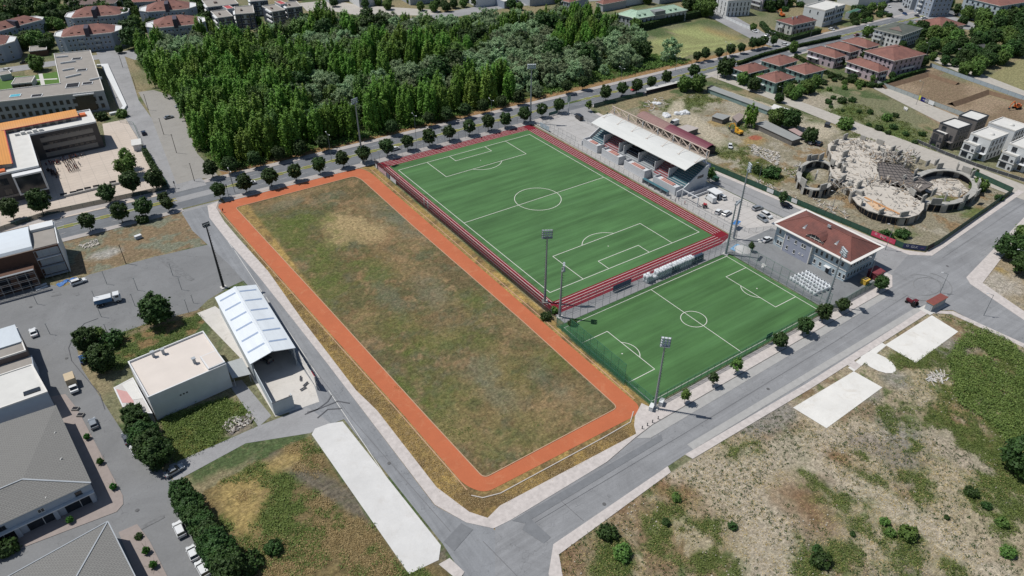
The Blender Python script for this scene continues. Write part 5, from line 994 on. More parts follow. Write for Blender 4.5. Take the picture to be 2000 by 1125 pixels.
villa((1428, 133), (1461.6, 145), (1504.7, 134.5), 'grey-green villa nearest the lane and the big avenue tree', VG, grp=GG)
villa((1484, 118), (1523, 130), (1563, 118.6), 'grey-green villa nearest the avenue, hedge behind it', VG, grp=GG)
villa((1476.7, 149.6), (1515, 163), (1559, 152.6), 'grey-green villa closest to the waste ground in front', VG, grp=GG)
villa((1533, 133), (1573, 147), (1616, 137), 'grey-green villa on the side of the pink villas', VG, grp=GG)
GP_ = 'pink villas with red hipped roofs'
villa((1575, 98), (1632, 115), (1652, 108), 'long pink villa with a dark covered terrace beside the hedge', VP, n0=4, grp=GP_)
villa((1610, 89), (1661, 103.5), (1682, 97), 'pink villa between two others of its row', VP, n0=4, grp=GP_)
villa((1642, 80), (1694, 95), (1720, 88), 'pink villa nearest the avenue, its roof longest', VP, n0=4, grp=GP_)
villa((1651, 120), (1716, 142), (1738, 136), 'pink villa in front of the tall pink apartment house', VP, n0=5, grp=GP_)
villa((1686, 100), (1747, 120), (1806, 105), 'tall pink apartment house with a wide red hipped roof', VP, h=9, rise=3.4, n0=6, n1=6, name='apartment_house', cat='apartment house', zs=(1., 3.9, 6.6))
r, L = bld('hotel', Q((1706, 57), (1762, 70), (1809, 57), 8.6, .6), 8.6, WHITE, 'long white guest house with a dark green-grey hipped roof', 'hotel', roof='hip', roofm=tiles('roof_moss', '5b6058', '4e534e'), rise=2.4, over=.7, wins=[(0, [1, 3.8, 6.4], 6, 1.1, 1.3, 1, .6), (1, [1, 3.8, 6.4], 9, 1.1, 1.3, 1, .6)])
for z in (3.4, 6.): balcony(r, .3, 6, 0, z, 1.8)
b = MB(); b.poly([(L[1][0]*.4, 3, 10), (L[1][0]*.9, 3, 10), (L[1][0]*.65, 6, 11.8)]); b.build('roof_gable', BRN, r)
r, L = bld('restaurant', Q((1786, 42), (1838, 57), (1880, 47), 5, .6), 5, WHITE, 'low house with a wide red roof beside the top right roundabout', 'house', roof='hip', rise=3.4, over=.8, wins=[(0, [1.], 5, 1.4, 1.6, 1, 1.), (1, [1.], 5, 1.4, 1.6, 1, 1.)])
r, L = bld('apartment_house', Q((1884, -6), (1954, 11), (2035, -7), 13, 0), 12.6, mat('pale_aqua_render', 'a3aeb3', .85, .06), 'large pale apartment house with red roof in the top right corner', 'apartment house', roof='hip', rise=3.2, wins=[(0, [1, 4, 7, 10], 6, 1.4, 1.5, 1, 1.), (1, [1, 4, 7, 10], 8, 1.4, 1.5, 1, 1.)])
for z in (3.3, 6.3, 9.3): balcony(r, 5, 9, 0, z, 1.3, WHITE, LILAC); balcony(r, 17, 21, 0, z, 1.3, WHITE, LILAC)
r, L = bld('apartment_house', Q((1796, -14), (1826, -4), (1850, -11), 13, 0), 12.6, LILAC, 'grey apartment house with balconies at the top edge', 'apartment house', roofm=ROOFG, wins=[(0, [1, 4, 7, 10], 4, 1.4, 1.5, 0, .6), (1, [1, 4, 7, 10], 4, 1.4, 1.5, 0, .6)])
for z in (3.3, 6.3, 9.3): balcony(r, 3, 7, 0, z, 1.3)
r, L = bld('apartment_house', Q((1770, -20), (1786, -12), (1812, -20), 11, 0), 11, GREYW, 'dark grey balcony flats cut by the top edge', 'apartment house', wins=[(0, [1, 4, 7], 3, 1.4, 1.5, 1, .6)])
r, L = bld('house', Q((1872, 96), (1894, 103), (1932, 93), 4.4, .4), 4.4, GREYW, 'small house with a dark slate roof among the right-hand trees', 'house', roof='hip', roofm=TILED, rise=2., wins=[(0, [1.], 2, 1., 1.3, 1, .5)])
r, L = bld('house', Q((1165, 5), (1178, 9), (1215, -2), 5, 0), 5, GREYW, 'house with a red roof right behind the top of the wood', 'house', roof='hip', rise=2.2)
r, L = bld('house', Q((1100, 2), (1112, 5), (1150, -4), 6, 0), 6, LILAC, 'blue-grey house at the top edge behind the wood', 'house', roof='hip', rise=2.2, wins=[(0, [1, 3.8], 2, 1.1, 1.3, 1, .5)])
r, L = bld('long_shed', Q((985, 3), (1010, -1), (1000, -10), 5, 0), 5, LILAC, 'low blue-grey shed beside the far street', 'shed', roofm=ROOFW, par=.2)
# --- modern villas on the right edge
MG = mat('grey_stone_clad', '6f6b69', .85, .1)
def modern(pa, pb, pc, label, m, h=9.6, trim=None, fr=True, dome=True):
    P = Q(pa, pb, pc, h, 0); r, L = bld('modern_villa', P, h, m, label, 'villa', 'modern flat-roofed villas on the right edge', roofm=ROOFW, par=.45, trim=trim, wins=[(1, [.8, 4., 7.], 4, 1., 1.8, 1, 1.)]); w_, d = L[1][0], L[2][1]
    if fr:
        MB().box(0, w_*.62, -3.4, -.004, 0, 6.6).build('front_wing', m, r); MB().box(.1, w_*.6, -3.3, -.2, 6.6, 6.64).build('roof_terrace', ROOFW, r); b = MB(); b.box(-.1, w_*.64, -3.5, -3.3, 6.6, 7.3).box(-.1, .1, -3.3, 0, 6.6, 7.3); b.build('parapet', trim or TRIM, r)
        for z in (.8, 4.): window(r, w_*.22, -3.41, z, 0, 2.6, 2., 1); window(r, w_*.52, -3.41, z, 0, .9, .9, 1); window(r, w_*.8, -.01, z-.2, 0, 1.4, 2.3, 1)
        window(r, w_*.3, -.01, 7.1, 0, 2., 2., 1); MB().box(w_*.64, w_, -1.8, -.004, 3.3, 3.5).build('balcony', m, r)
        MB().box(-.15, w_*.66, -3.6, -3.41, 3.2, 3.45).build('floor_band', trim or TRIM, r)
    if dome: b = MB(); b.lathe([(1., 0), (.95, .3), (.6, .62), (0, .75)], 12, (w_*.62, d*.5)); o = b.build('skylight_dome', ROOFW, r, smooth=True); o.location = (0, 0, h+.1)
    return r
modern((1836, 240.5), (1871, 253), (1897, 243), 'grey modern villa with balconies nearest the building site corner', MG, trim=FRD, dome=False)
modern((1873, 226), (1909, 237), (1933, 227), 'grey modern villa behind, beside the dug earth', MG, trim=FRD, fr=False, dome=False)
modern((1896, 261), (1936.6, 275), (1968, 261), 'white modern villa with a roof dome facing the lane', WHITE)
modern((1931, 240), (1983, 257), (2012, 247), 'white modern villa behind the one with the facing terrace', WHITE, fr=False)
modern((1971, 281), (2016, 296), (2050, 283), 'white modern villa cut by the right edge facing the lane', WHITE)
modern((2000, 262), (2040, 275), (2070, 262), 'white modern villa at the right edge, second row', WHITE, fr=False, dome=False)
# sheds and shacks on the building site side
SH = ribbed('shed_sheet', '8c8e8c', 1.5, 0, .7, .15); SHW = mat('shack_wall', '6f6c68', .9, .25, 1.)
def shack(pts, h, label, m=None, wallm=None, drop=.5, name='shack', cat='shed', grp='makeshift sheds on the waste ground'):
    """open-country shed: pts are four photo points of its roof, front-left, front-right, back-right, back-left"""
    P = gp(pts, h); c = Vector((sum(p[0] for p in P)/4, sum(p[1] for p in P)/4)); t = empty(name, (c.x, c.y, 0), 0, label, cat, grp); L = [(p[0]-c.x, p[1]-c.y) for p in P]
    MB().prism(inset(L, .3), -.1, h-.3).build('wall', wallm or SHW, t); b = MB(); Z = [h-drop*.5, h-drop*.5, h, h]; b.poly([(*L[i], Z[i]) for i in range(4)]); b.poly([(*L[i], Z[i]-.12) for i in reversed(range(4))])
    for i in range(4): j = (i+1) % 4; b.quad((*L[i], Z[i]-.12), (*L[j], Z[j]-.12), (*L[j], Z[j]), (*L[i], Z[i]))
    b.build('roof', m or SH, t); return t
shack([(1474, 240), (1548, 274), (1566, 269), (1496, 235)], 2.8, 'long grey sheet shed beside the dirt road, wooden front')
shack([(1390, 226), (1412, 233), (1428, 226), (1400, 220)], 2.6, 'small pale roofed shack left of the tall tree')
shack([(1430, 227), (1440, 238), (1456, 226), (1444, 220)], 2.6, 'shack with a rusty pale roof under the tall tree', m=ribbed('rust_sheet', '8c807b', 1.5, 0, .8, .2))
shack([(1540, 252), (1562, 264), (1573, 262), (1552, 250)], 2.6, 'shack with a pink sheet roof next to the long grey shed', m=ribbed('pink_sheet', 'a08a86', 1.5, 0, .8, .2))
shack([(1382, 172), (1500, 215), (1508, 210), (1395, 168)], 2.6, 'very long low shed line with a turquoise patched front', wallm=mat('turquoise_patch', '788d8b', .9, .3, .8))
shack([(1503, 211), (1530, 221), (1545, 214), (1512, 203)], 2.6, 'white and rusty shed at the end of the long shed line', m=ROOFW)
shack([(1262, 176), (1320, 158), (1350, 155), (1262, 172)], 2.6, 'long white roofed shed along the avenue pavement', m=ROOFW, wallm=mat('black_board', '3a3638', .9, .3, .9))
shack([(1380, 170), (1398, 178), (1408, 172), (1390, 166)], 2.4, 'black covered woodshed by the lane end', m=mat('black_cover', '2f2f33', .8, .2))
shack([(1322, 248), (1340, 258), (1366, 250), (1342, 243)], 2.6, 'shack with a rusty and white roof behind the grandstand', m=ribbed('mixed_sheet', 'aaa29d', 1., 0, .8, .22))
# barrel roofed long shed behind the grandstand
t = empty('barrel_roof_hall', (*g(1310, 330, 0), 0), 0, 'long hall with a dark red and rusty barrel roof behind the grandstand', 'hall')
A = gv(1245, 227, 3.); B = gv(1377, 293, 3.); C_ = gv(1390, 285, 3.); u = (B-A).normalized(); wv = Vector((-u.y, u.x, 0)) if True else None; ln = (B-A).length; wd = 6.5; t.location = (A.x, A.y, 0); t.rotation_euler = (0, 0, math.atan2(u.y, u.x))
MB().box(0, ln, 0, wd, 0, 3.2).build('wall', mat('hall_wall', '4b4744', .9, .2, .6), t)
for nm, xa, xb, mm in (('barrel_roof', ln*.42, ln+.4, ribbed('dark_red_roof', '6b3440', .9, 0, .6, .08)), ('rusty_roof', -.3, ln*.42, ribbed('rusty_roof_sheet', '8d6f6a', .7, 0, .8, .35))): barrel(t, xa, xb, -.4, wd+.4, 3.2, 1.5, 'x', mm, nm)
# ------------------------------------------------------------ grandstand
ORD = 'first second third fourth fifth sixth seventh eighth ninth tenth eleventh twelfth thirteenth fourteenth fifteenth sixteenth seventeenth eighteenth nineteenth twentieth'.split()
def nth(k): return ORD[k] if k < 20 else ('twenty-' + ORD[k-20] if k < 29 else ('thirtieth' if k == 29 else ('thirty-'+ORD[k-30] if k < 39 else 'fortieth' if k == 39 else 'forty-'+ORD[(k-40) % 9])))
CWH = mat('stand_white', 'bdbfc2', .8, .06, .4); CGR = mat('stand_concrete', '93979a', .85, .1, .4); TEAL = mat('teal_seat', '3f6670', .6, .08); RSEAT = mat('red_seat', '8c4a4e', .6, .1); SALM = mat('salmon_seat', 'b98a80', .6, .1); STEEL = mat('painted_steel', 'c4b3a6', .6, .1, 1.); MEMB = ribbed('stand_roof_sheet', 'c6c7c4', .6, 1, .45, .04)
G0 = empty('grandstand', (46, -29, 0), 0, 'concrete grandstand with a curved white roof and a steel truss beside the long pitch', 'grandstand')
def segs(y0, y1, cols):
    out = []; t = y0
    for m_, ln in cols: out.append((m_, t, t+ln)); t += ln
    return out
NS = 12; X0, X1, Z0, Z1 = 4.0, 15.2, 2.4, 8.6
for m_, ya, yb in segs(0, 59, [(TEAL, 10), (RSEAT, 8), (CGR, 3), (CGR, 7), (CGR, 9), (CGR, 3), (RSEAT, 9.5), (TEAL, 8.5)]):
    b = MB()
    for k in range(NS):
        xa, xb = X0+(X1-X0)*k/NS, X0+(X1-X0)*(k+1)/NS; z = Z0+(Z1-Z0)*k/NS; b.box(xa, xb, ya+.04, yb-.04, 0 if k in (0,) else z-1.2, z, 0)
        if m_ is not CGR: b.box(xa+.45, xb-.05, ya+.3, yb-.3, z, z+.42, 1)
    b.build('seating_tier', [CGR, m_], G0)
for ya, yb in ((17.5, 20.8), (28.4, 36.8)):
    for k in range(5): MB().box(6.2+k*1.5, 7.1+k*1.5, ya+.5, yb-.5, 3.7+k*.8, 4.5+k*.8).build('dark_bench', DARKV, G0)
for y in (10, 18, 27.8, 37, 40, 50): MB().box(5., 12.5, y-.16, y+.16, 3.2, 6.9).build('partition', CWH, G0)
for k, (ya, yb) in enumerate(((1, 13.5), (18.5, 31), (34.5, 45.5), (48.5, 58.5))):
    b = MB(); b.box(.2, 4.2, ya, yb, 0, 2.7, 0).box(.2, .45, ya, yb, 2.7, 3.6, 0).box(.45, 4.2, ya, ya+.25, 2.7, 3.6, 0).box(.45, 4.2, yb-.25, yb, 2.7, 3.6, 0); o = b.build('terrace_box', CWH, G0)
    b = MB(); [b.box(1.+i*.9, 1.5+i*.9, ya+3., yb-3, 2.72, 3.2) for i in range(3)]; b.build('seat_row', SALM, o)
for y in (-.05, 59.0):
    b = MB(); pr = [(0, 0), (16.4, 0), (16.4, 9.6), (15, 9.5), (3.6, 2.9), (0, 2.4)]; A = [(x, y-.18, z) for x, z in pr]; B = [(x, y+.18, z) for x, z in pr]; b.poly(A); b.poly(B[::-1])
    for i in range(6): j = (i+1) % 6; b.quad(A[j], A[i], B[i], B[j])
    b.build('side_wall', CWH, G0)
MB().box(15.9, 16.4, .2, 58.7, 0, 9.8).build('back_wall', CWH, G0); MB().box(10.6, 14, -.30, -.24, 5., 6.1).build('side_window', GLASS, G0)
b = MB(); N = 8; f = lambda t: (4.3+11.6*t, 10.0+2.2*math.sin(t*math.pi*.62)-.2*t)
for k in range(N):
    (xa, za), (xb, zb) = f(k/N), f((k+1)/N); b.quad((xa, 1., za), (xb, 1., zb), (xb, 58.5, zb), (xa, 58.5, za)); b.quad((xa, 1., za-.18), (xa, 58.5, za-.18), (xb, 58.5, zb-.18), (xb, 1., zb-.18))
    b.quad((xa, 1., za-.18), (xb, 1., zb-.18), (xb, 1., zb), (xa, 1., za)); b.quad((xa, 58.5, za), (xb, 58.5, zb), (xb, 58.5, zb-.18), (xa, 58.5, za-.18))
b.quad((4.3, 1, 9.82), (4.3, 1, 10.), (4.3, 58.5, 10.), (4.3, 58.5, 9.82)); b.build('canopy_roof', MEMB, G0)
for k in range(9):
    y = 1.6+k*7; b = MB()
    for q in range(N): (xa, za), (xb, zb) = f(q/N), f((q+1)/N); b.bar((xa, y, za-.45), (xb, y, zb-.45), .16, .3)
    b.build('roof_rib', STEEL, G0)
xt = 16.6
for k in range(12):
    y = 1.+k*5.2; b = MB(); z0, z1 = 12.1, 15.
    b.bar((xt, y, z0), (xt, min(y+5.2, 59), z0), .3).bar((xt, y, z1), (xt, min(y+5.2, 59), z1), .3).bar((xt, y, z0), (xt, min(y+5.2, 59), z1), .24).bar((xt, y, z1), (xt, y, z0), .16).bar((xt-.9, y, z0), (xt, y, z1), .12).bar((xt-.9, y, z0), (xt-.9, min(y+5.2, 59), z0), .16)
    b.bar((xt, min(y+5.2, 59), z0), (xt-.9, y+2.6, z1-.6), .12)
    b.build('truss_panel', STEEL, G0)
for k in range(7):
    y = 2+k*9.2; b = MB(); b.bar((xt-.1, y, 0), (xt-.1, y, 14.6), .3).bar((xt+.6, y, 0), (xt+.6, y, 12), .2); [b.bar((xt-.1, y, z), (xt+.6, y, z+1.5), .1) for z in range(1, 11, 2)]; b.build('mast_column', CWH, G0)
    MB().bar((xt, y, 14.6), (9.8, y-.6, f(.47)[1]+.12), .12).bar((9.8, y-1.2, f(.47)[1]+.12), (9.8, y+.2, f(.47)[1]+.12), .1).build('tie_rod', STEEL, G0)
t = empty('dugout', (43.2, -26.5, 0), math.pi/2, 'dark long team shelter on the walkway before the near end of the grandstand', 'dugout'); b = MB(); b.box(0, 14, -1.4, 0, 1.9, 2.02).box(0, 14, -1.45, -1.35, .2, 1.9); b.build('roof', TEAL, t); b = MB(); [b.box(x, x+.1, -1.3, -.1, 0, 1.9) for x in (0, 3.4, 6.9, 10.4, 13.9)]; b.build('frame', GREYW, t); MB().box(.2, 13.8, -1.1, -.7, .4, .5).build('bench', CWH, t)
t = empty('entrance_gate', (47.2, -31, 0), 0, 'white steel gate frame beside the near end of the grandstand', 'gate'); b = MB(); b.box(-.15, .15, -.15, .15, 0, 3.6).box(-.15, .15, -8.3, -8., 0, 3.6).box(-.2, .2, -8.3, .15, 3.6, 3.9); b.build('frame', CWH, t)
t = empty('ramp_wall', (50, -31.5, 0), 0, 'grey ramp walls at the foot of the grandstand side', 'ramp'); b = MB(); b.box(0, 12, 0, .3, 0, 1.4).box(0, 12, -2.2, -1.9, 0, 1.1); b.build('wall', CWH, t)
t = empty('guard_cabin', (58.3, -37.6, 0), math.radians(-4), 'white guard cabin with a dark window in the car park', 'cabin'); MB().box(-1.5, 1.5, -2., 2., 0, 2.7).build('wall', WHITE, t); MB().box(-1.9, 1.9, -2.5, 2.5, 2.7, 2.9).build('roof', WHITE, t); window(t, -1.505, .3, 1., -math.pi/2, 2.6, 1.1, 1); window(t, 0, -2.005, .2, 0, .9, 2., 1)
# ------------------------------------------------------------ half built round building on the building site
CON = mat('raw_concrete', '9a9893', .9, .28, .5, 10); DCON = mat('shade_and_dark_formwork', '3f3f43', .95, .3, .9); SLAB = stained('dusty_slab', 'b8b1a7', '857d73', .85); WOOD = mat('formwork_timber', '9a8872', .9, .3, 1.5); RUST = mat('rusty_form', '6c6662', .9, .3, 1.)  # DCON puts under-slab shade into the colour; also the dark deck beams
ZS = 3.4
Rn = empty('unfinished_building', (*g(1715, 350), 0), 0, 'half built round concrete building shell with piers, props and loose planks', 'construction'); ro = Vector(Rn.location)
def lc(px, py, z=0): p = g(px, py, z); return (p[0]-ro.x, p[1]-ro.y)
def zz(pts, z=ZS): return [lc(1540+a/5.113, 240+c/5.113, z) for a, c in pts]
A_ = zz([(450, 175), (560, 155), (700, 150), (840, 175), (950, 205), (1050, 245), (1065, 275), (1010, 315), (890, 395), (880, 460), (910, 560), (1000, 620), (1110, 655), (1240, 700), (1365, 755), (1350, 860), (1300, 915), (1200, 945), (1090, 945), (1000, 930), (900, 905), (800, 875), (690, 810), (640, 745), (610, 660), (520, 590), (440, 530), (412, 460), (425, 390), (430, 320), (398, 270), (392, 215)])
A_ = A_[::-1] if sum(A_[i-1][0]*A_[i][1]-A_[i][0]*A_[i-1][1] for i in range(len(A_))) < 0 else A_
b = MB(); b.prism(A_, ZS-.35, ZS, 0, 1, bottom=True); b.build('floor_slab', [CON, SLAB], Rn); b = MB(); b.prism(inset(A_, 1.6), -.1, ZS-.36); b.build('inner_wall', DCON, Rn)  # dark prism added under the slab; its colour stands for the voids' shade
def ring(name, cx, cy, rx, ry, wd, h0, h1, m, a0=0, a1=360, n=36, rot=0):
    c0 = Vector(zz([(cx, cy)], (h1 if h1 else 0))[0]); ex = Vector(zz([(cx+rx, cy)], h1)[0])-c0; ey = Vector(zz([(cx, cy-ry)], h1)[0])-c0; b = MB(); P = []
    for k in range(n+1): t = math.radians(a0+(a1-a0)*k/n); P.append(c0+ex*math.cos(t)+ey*math.sin(t))
    for k in range(n):
        p, q = P[k], P[k+1]; i, j = c0+(p-c0)*(1-wd/(p-c0).length), c0+(q-c0)*(1-wd/(q-c0).length); b.prism([tuple(p), tuple(q), tuple(j), tuple(i)], h0, h1)
    return b.build(name, m, Rn), P
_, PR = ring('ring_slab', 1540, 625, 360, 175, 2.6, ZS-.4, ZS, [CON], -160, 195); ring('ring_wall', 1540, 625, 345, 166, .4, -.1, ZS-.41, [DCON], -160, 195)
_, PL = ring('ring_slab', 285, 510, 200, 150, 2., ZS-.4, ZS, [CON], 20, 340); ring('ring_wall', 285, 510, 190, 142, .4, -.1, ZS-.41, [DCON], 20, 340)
b = MB(); b.poly([(x, y, .06) for x, y in zz([(1240, 560), (1500, 520), (1700, 570), (1800, 680), (1700, 740), (1450, 720), (1290, 650)], 0)]); b.build('ground_slab', SLAB, Rn)
GR = zz([(895, 400), (1140, 430), (1250, 520), (1440, 625), (1320, 690), (1200, 650), (1060, 600), (905, 560)]); b = MB(); b.prism(GR, ZS-.2, ZS+.35, 0); gr = b.build('formwork_deck', RUST, Rn)
qa, qb, qc, qd = (Vector((*GR[i], ZS+.42)) for i in (0, 1, 3, 7)); b = MB()
for k in range(7): t = k/6; b.bar(qa.lerp(qd, t), qb.lerp(qc, t), .22, .12)
for k in range(10): t = k/9; b.bar(qa.lerp(qb, t), qd.lerp(qc, t), .16, .12)
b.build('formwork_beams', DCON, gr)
piers = [(560, 140), (740, 145), (910, 190), (200, 345), (320, 342), (140, 460), (400, 550), (505, 420), (525, 440), (545, 465), (730, 790), (920, 880), (1150, 905), (700, 620), (440, 250), (1040, 250), (1280, 370), (1380, 405), (1470, 395), (1680, 440), (1830, 515), (1700, 705), (1880, 700), (270, 530), (560, 310), (540, 555), (1340, 760), (640, 700), (1560, 745), (1440, 700), (470, 190), (1100, 300)]
rp = random.Random(4); pier0 = MB().box(-1.9, 1.9, -.25, .25, 0, 2.7).build('concrete_pier', CON, Rn)
for k, (a, c) in enumerate(piers):
    p = zz([(a, c+25)])[0]; o = pier0 if k == 0 else pier0.copy()
    if k: COL.objects.link(o); o.parent = Rn
    o.location = (p[0], p[1], ZS+.002); o.rotation_euler = (0, 0, rp.choice([0, 0, .1, 1.57, -.3, .5])); o.scale = (rp.uniform(.6, 1.05), 1, rp.uniform(.7, 1.1))
def props(P, r0, n, step=1):
    b = MB()
    for k in range(0, len(P), step):
        p = Vector(P[k]); b.tube((p.x, p.y, 0), (p.x+rp.uniform(-.3, .3), p.y+rp.uniform(-.3, .3), ZS-.4), .07, n=4)
    o = b.build('prop', WOOD, Rn); return o
PP = []
for i in range(len(A_)):
    p, q = Vector(A_[i]), Vector(A_[(i+1) % len(A_)]); n_ = max(1, int((q-p).length/1.3)); PP += [p.lerp(q, k/n_) for k in range(n_)]
o = props([Vector(p)*.992 for p in PP]+PR[::1]+PL[::1], 0, 0); o['kind'] = 'stuff'
for k, (i, j) in enumerate([(q, q+1) for q in (0, 1, 3, 4, 6, 7, 13, 14, 15, 16, 18, 20, 21, 22, 23, 24, 25, 26, 28, 31)]):
    p, q = Vector(A_[i % len(A_)]), Vector(A_[j % len(A_)]); u = (q-p).normalized(); n_ = Vector((u.y, -u.x)); n_ = n_ if ((p+q)/2+n_).length > ((p+q)/2-n_).length else -n_; c = (p+q)/2-Vector(n_)*.4; w_ = (q-p).length*.3; b = MB(); b.prism([tuple(c-u*w_-n_*.6), tuple(c+u*w_-n_*.6), tuple(c+u*w_+n_*.3), tuple(c-u*w_+n_*.3)], 0, ZS-.36); b.build('column_wall', CON, Rn)
for P_, s0 in ((PR, 1), (PL, 2)):
    c0 = sum((Vector(p) for p in P_), Vector((0, 0)))/len(P_)
    for k in range(s0, len(P_)-1, 3):
        p, q = Vector(P_[k]), Vector(P_[k+1]); n_ = ((p+q)/2-c0).normalized(); b = MB(); b.prism([tuple(p+n_*.25), tuple(q+n_*.25), tuple(q-n_*.5), tuple(p-n_*.5)], 0, ZS-.41); b.build('column_wall', CON, Rn)
    for k in range(s0, len(P_)-1, 5 if s0 == 1 else 7):
        p = Vector(P_[k])*.97+c0*.03; u = (Vector(P_[k+1])-Vector(P_[k])); o = pier0.copy(); COL.objects.link(o); o.parent = Rn; o.location = (p.x, p.y, ZS+.01); o.rotation_euler = (0, 0, math.atan2(u.y, u.x)); o.scale = (rp.uniform(.7, 1), 1, rp.uniform(.8, 1.1))
def litter(name, label, pts, n, z, seed, ln=(1., 3.4), wd=.16, mats=None, parent=None):
    r = random.Random(seed); bs = MB(); ms = mats or [WOOD, SLAB, CON, RUST, CON]; xs = [p[0] for p in pts]; ys = [p[1] for p in pts]; k = 0
    while k < n:
        x, y = r.uniform(min(xs), max(xs)), r.uniform(min(ys), max(ys))
        if not inpoly(np.array([x]), np.array([y]), pts)[0]: continue
        a = r.uniform(0, 3.14); l = r.uniform(*ln)/2; zb = z+r.uniform(.03, .3); bs.bar((x-l*math.cos(a), y-l*math.sin(a), zb), (x+l*math.cos(a), y+l*math.sin(a), zb+r.uniform(-.02, .25)), wd*r.uniform(.6, 1.9), .09, r.randrange(len(ms))); k += 1
    o = bs.build(name, ms, parent); o['kind'] = 'stuff'
    if not parent: o['label'] = label
    return o
litter('timber_litter', '', inset(A_, .6), 420, ZS, 5, (.5, 2.2), .13, parent=Rn); litter('timber_litter', '', zz([(1240, 560), (1500, 520), (1700, 570), (1800, 680), (1700, 740), (1450, 720), (1290, 650)], 0), 130, .05, 6, parent=Rn); litter('timber_litter', '', [(x, y) for x, y in zz([(800, 320), (1000, 300), (1200, 350), (1200, 420), (900, 400), (780, 390)], 2)], 110, ZS, 7, (2, 5), .22, parent=Rn)
rj = random.Random(44); b = MB()
for cx, cy, rx_, ry_, nn_ in ((1020, 360, 190, 60, 90), (900, 590, 120, 40, 50), (620, 230, 180, 60, 50), (1200, 640, 140, 50, 50), (1150, 300, 120, 50, 40), (520, 640, 90, 40, 30)):
    for _ in range(nn_):
        p = zz([(cx+rj.uniform(-rx_, rx_), cy+rj.uniform(-ry_, ry_))])[0]; a = rj.uniform(0, 6.28); l = rj.uniform(.8, 3.2); zt = ZS+rj.uniform(.1, 1.9); b.bar((p[0], p[1], ZS+.02), (p[0]+l*math.cos(a), p[1]+l*math.sin(a), zt), rj.uniform(.1, .5), .08, rj.randrange(4))
b.build('broken_formwork', [WOOD, CON, RUST, SLAB], Rn)['kind'] = 'stuff'
for k in range(26):
    cx, cy = rj.choice([(1060, 350), (950, 300), (760, 250), (600, 420), (560, 600), (680, 700), (1200, 560), (1120, 420)]); p = zz([(cx+rj.uniform(-60, 60), cy+rj.uniform(-35, 35))])[0]; o = pier0.copy(); COL.objects.link(o); o.parent = Rn; o.location = (p[0], p[1], ZS+.01); o.rotation_euler = (0, 0, rj.choice([0, 1.57, .3])); o.scale = (rj.uniform(.25, .8), 1, rj.uniform(.3, .85))
MB().bar((*zz([(760, 745)])[0], ZS+.15), (*zz([(1110, 915)])[0], ZS+.15), .8, .3).build('timber_beam', mat('fresh_timber', 'b3875e', .8, .15), Rn)
b = MB(); p = [(x, y, ZS+.02) for x, y in zz([(750, 770), (900, 800), (1020, 880), (880, 880)])]; b.poly(p); b.build('sand_patch', mat('sand_heap', 'c0a385', .95, .15), Rn)
litter('site_rubble', 'grey rubble and boards strewn along the green site fence', gp([(1480, 350), (1555, 385), (1550, 395), (1475, 362)]), 120, .0, 8, (.5, 2.), .3, [SLAB, CON, WOOD]); litter('site_rubble', 'pale concrete rubble west of the half built shell', gp([(1460, 280), (1525, 300), (1520, 325), (1470, 300)]), 200, 0, 9, (.4, 1.4), .45, [CON, SLAB])
litter('site_rubble', 'rubble and boards round the half built shell', gp([(1530, 330), (1560, 320), (1570, 380), (1650, 410), (1660, 430), (1600, 405)]), 160, 0, 10, (.5, 2.4), .25, [CON, SLAB, WOOD]); litter('rubble_heap', 'heap of grey and pinkish rubble on the green plot', gp([(432, 835), (452, 815), (496, 808), (494, 824), (452, 848)]), 170, 0, 12, (.2, .9), .3, [SLAB, CON, RUST]); litter('rubble_heap', 'broken stones on the dry patch beside the scaffolding', gp([(155, 480), (190, 468), (195, 478), (165, 486)]), 120, 0, 13, (.2, .7), .3, [SLAB, CON]); litter('board_pile', 'white boards thrown in a pile by the round slab', gp([(1812, 732), (1815, 750), (1850, 742), (1845, 728)]), 40, .05, 14, (1., 3.), .18, [CONC, SLAB])
litter('roadside_rubble', 'stones and planks where the two waste plots meet the avenue', gp([(1255, 200), (1290, 190), (1310, 205), (1270, 218)]), 60, 0, 15, (.6, 3.), .3, [SLAB, WOOD, CONC])
r_ = np.random.default_rng(15); X = r_.uniform(-95, 120, 5200); Y = r_.uniform(-200, -128, 5200)
k = vnoise(X, Y, 9, 71) > .56
for q_ in BLK: k &= ~inpoly(X, Y, q_)
X, Y = X[k], Y[k]; b = MB()
for x, y in zip(X, Y):
    s = random.uniform(.05, .17); b.box(x-s, x+s, y-s*.8, y+s*.8, 0, s*1.1)
b.build('scattered_stone', mat('field_stone', 'a59e92', .95, .2, .5)).__setitem__('kind', 'stuff')
for k, (px_, py_, s) in enumerate([(1332, 222, 1.), (1302, 226, .8), (1282, 202, .7)]):      # white wrapped heaps
    t = empty('covered_heap', (*g(px_, py_), 0), k, ['large white tarpaulin covered heap behind the grandstand', 'second white covered heap left of the large one', 'small white wrapped heap near the avenue shacks'][k], 'heap'); r = np.random.default_rng(k); b = MB(); prs = []
    for i in range(12): x, y = r.uniform(-3, 3)*s, r.uniform(-1.6, 1.6)*s; hh = r.uniform(.5, 1.4)*s; b.lathe([(1.5*s, 0), (1.3*s, hh*.7), (.6*s, hh), (0, hh*1.05)], 7, (x, y))
    b.build('sheet_cover', mat('white_tarpaulin', 'c6c8ca', .6, .08, .6), t)
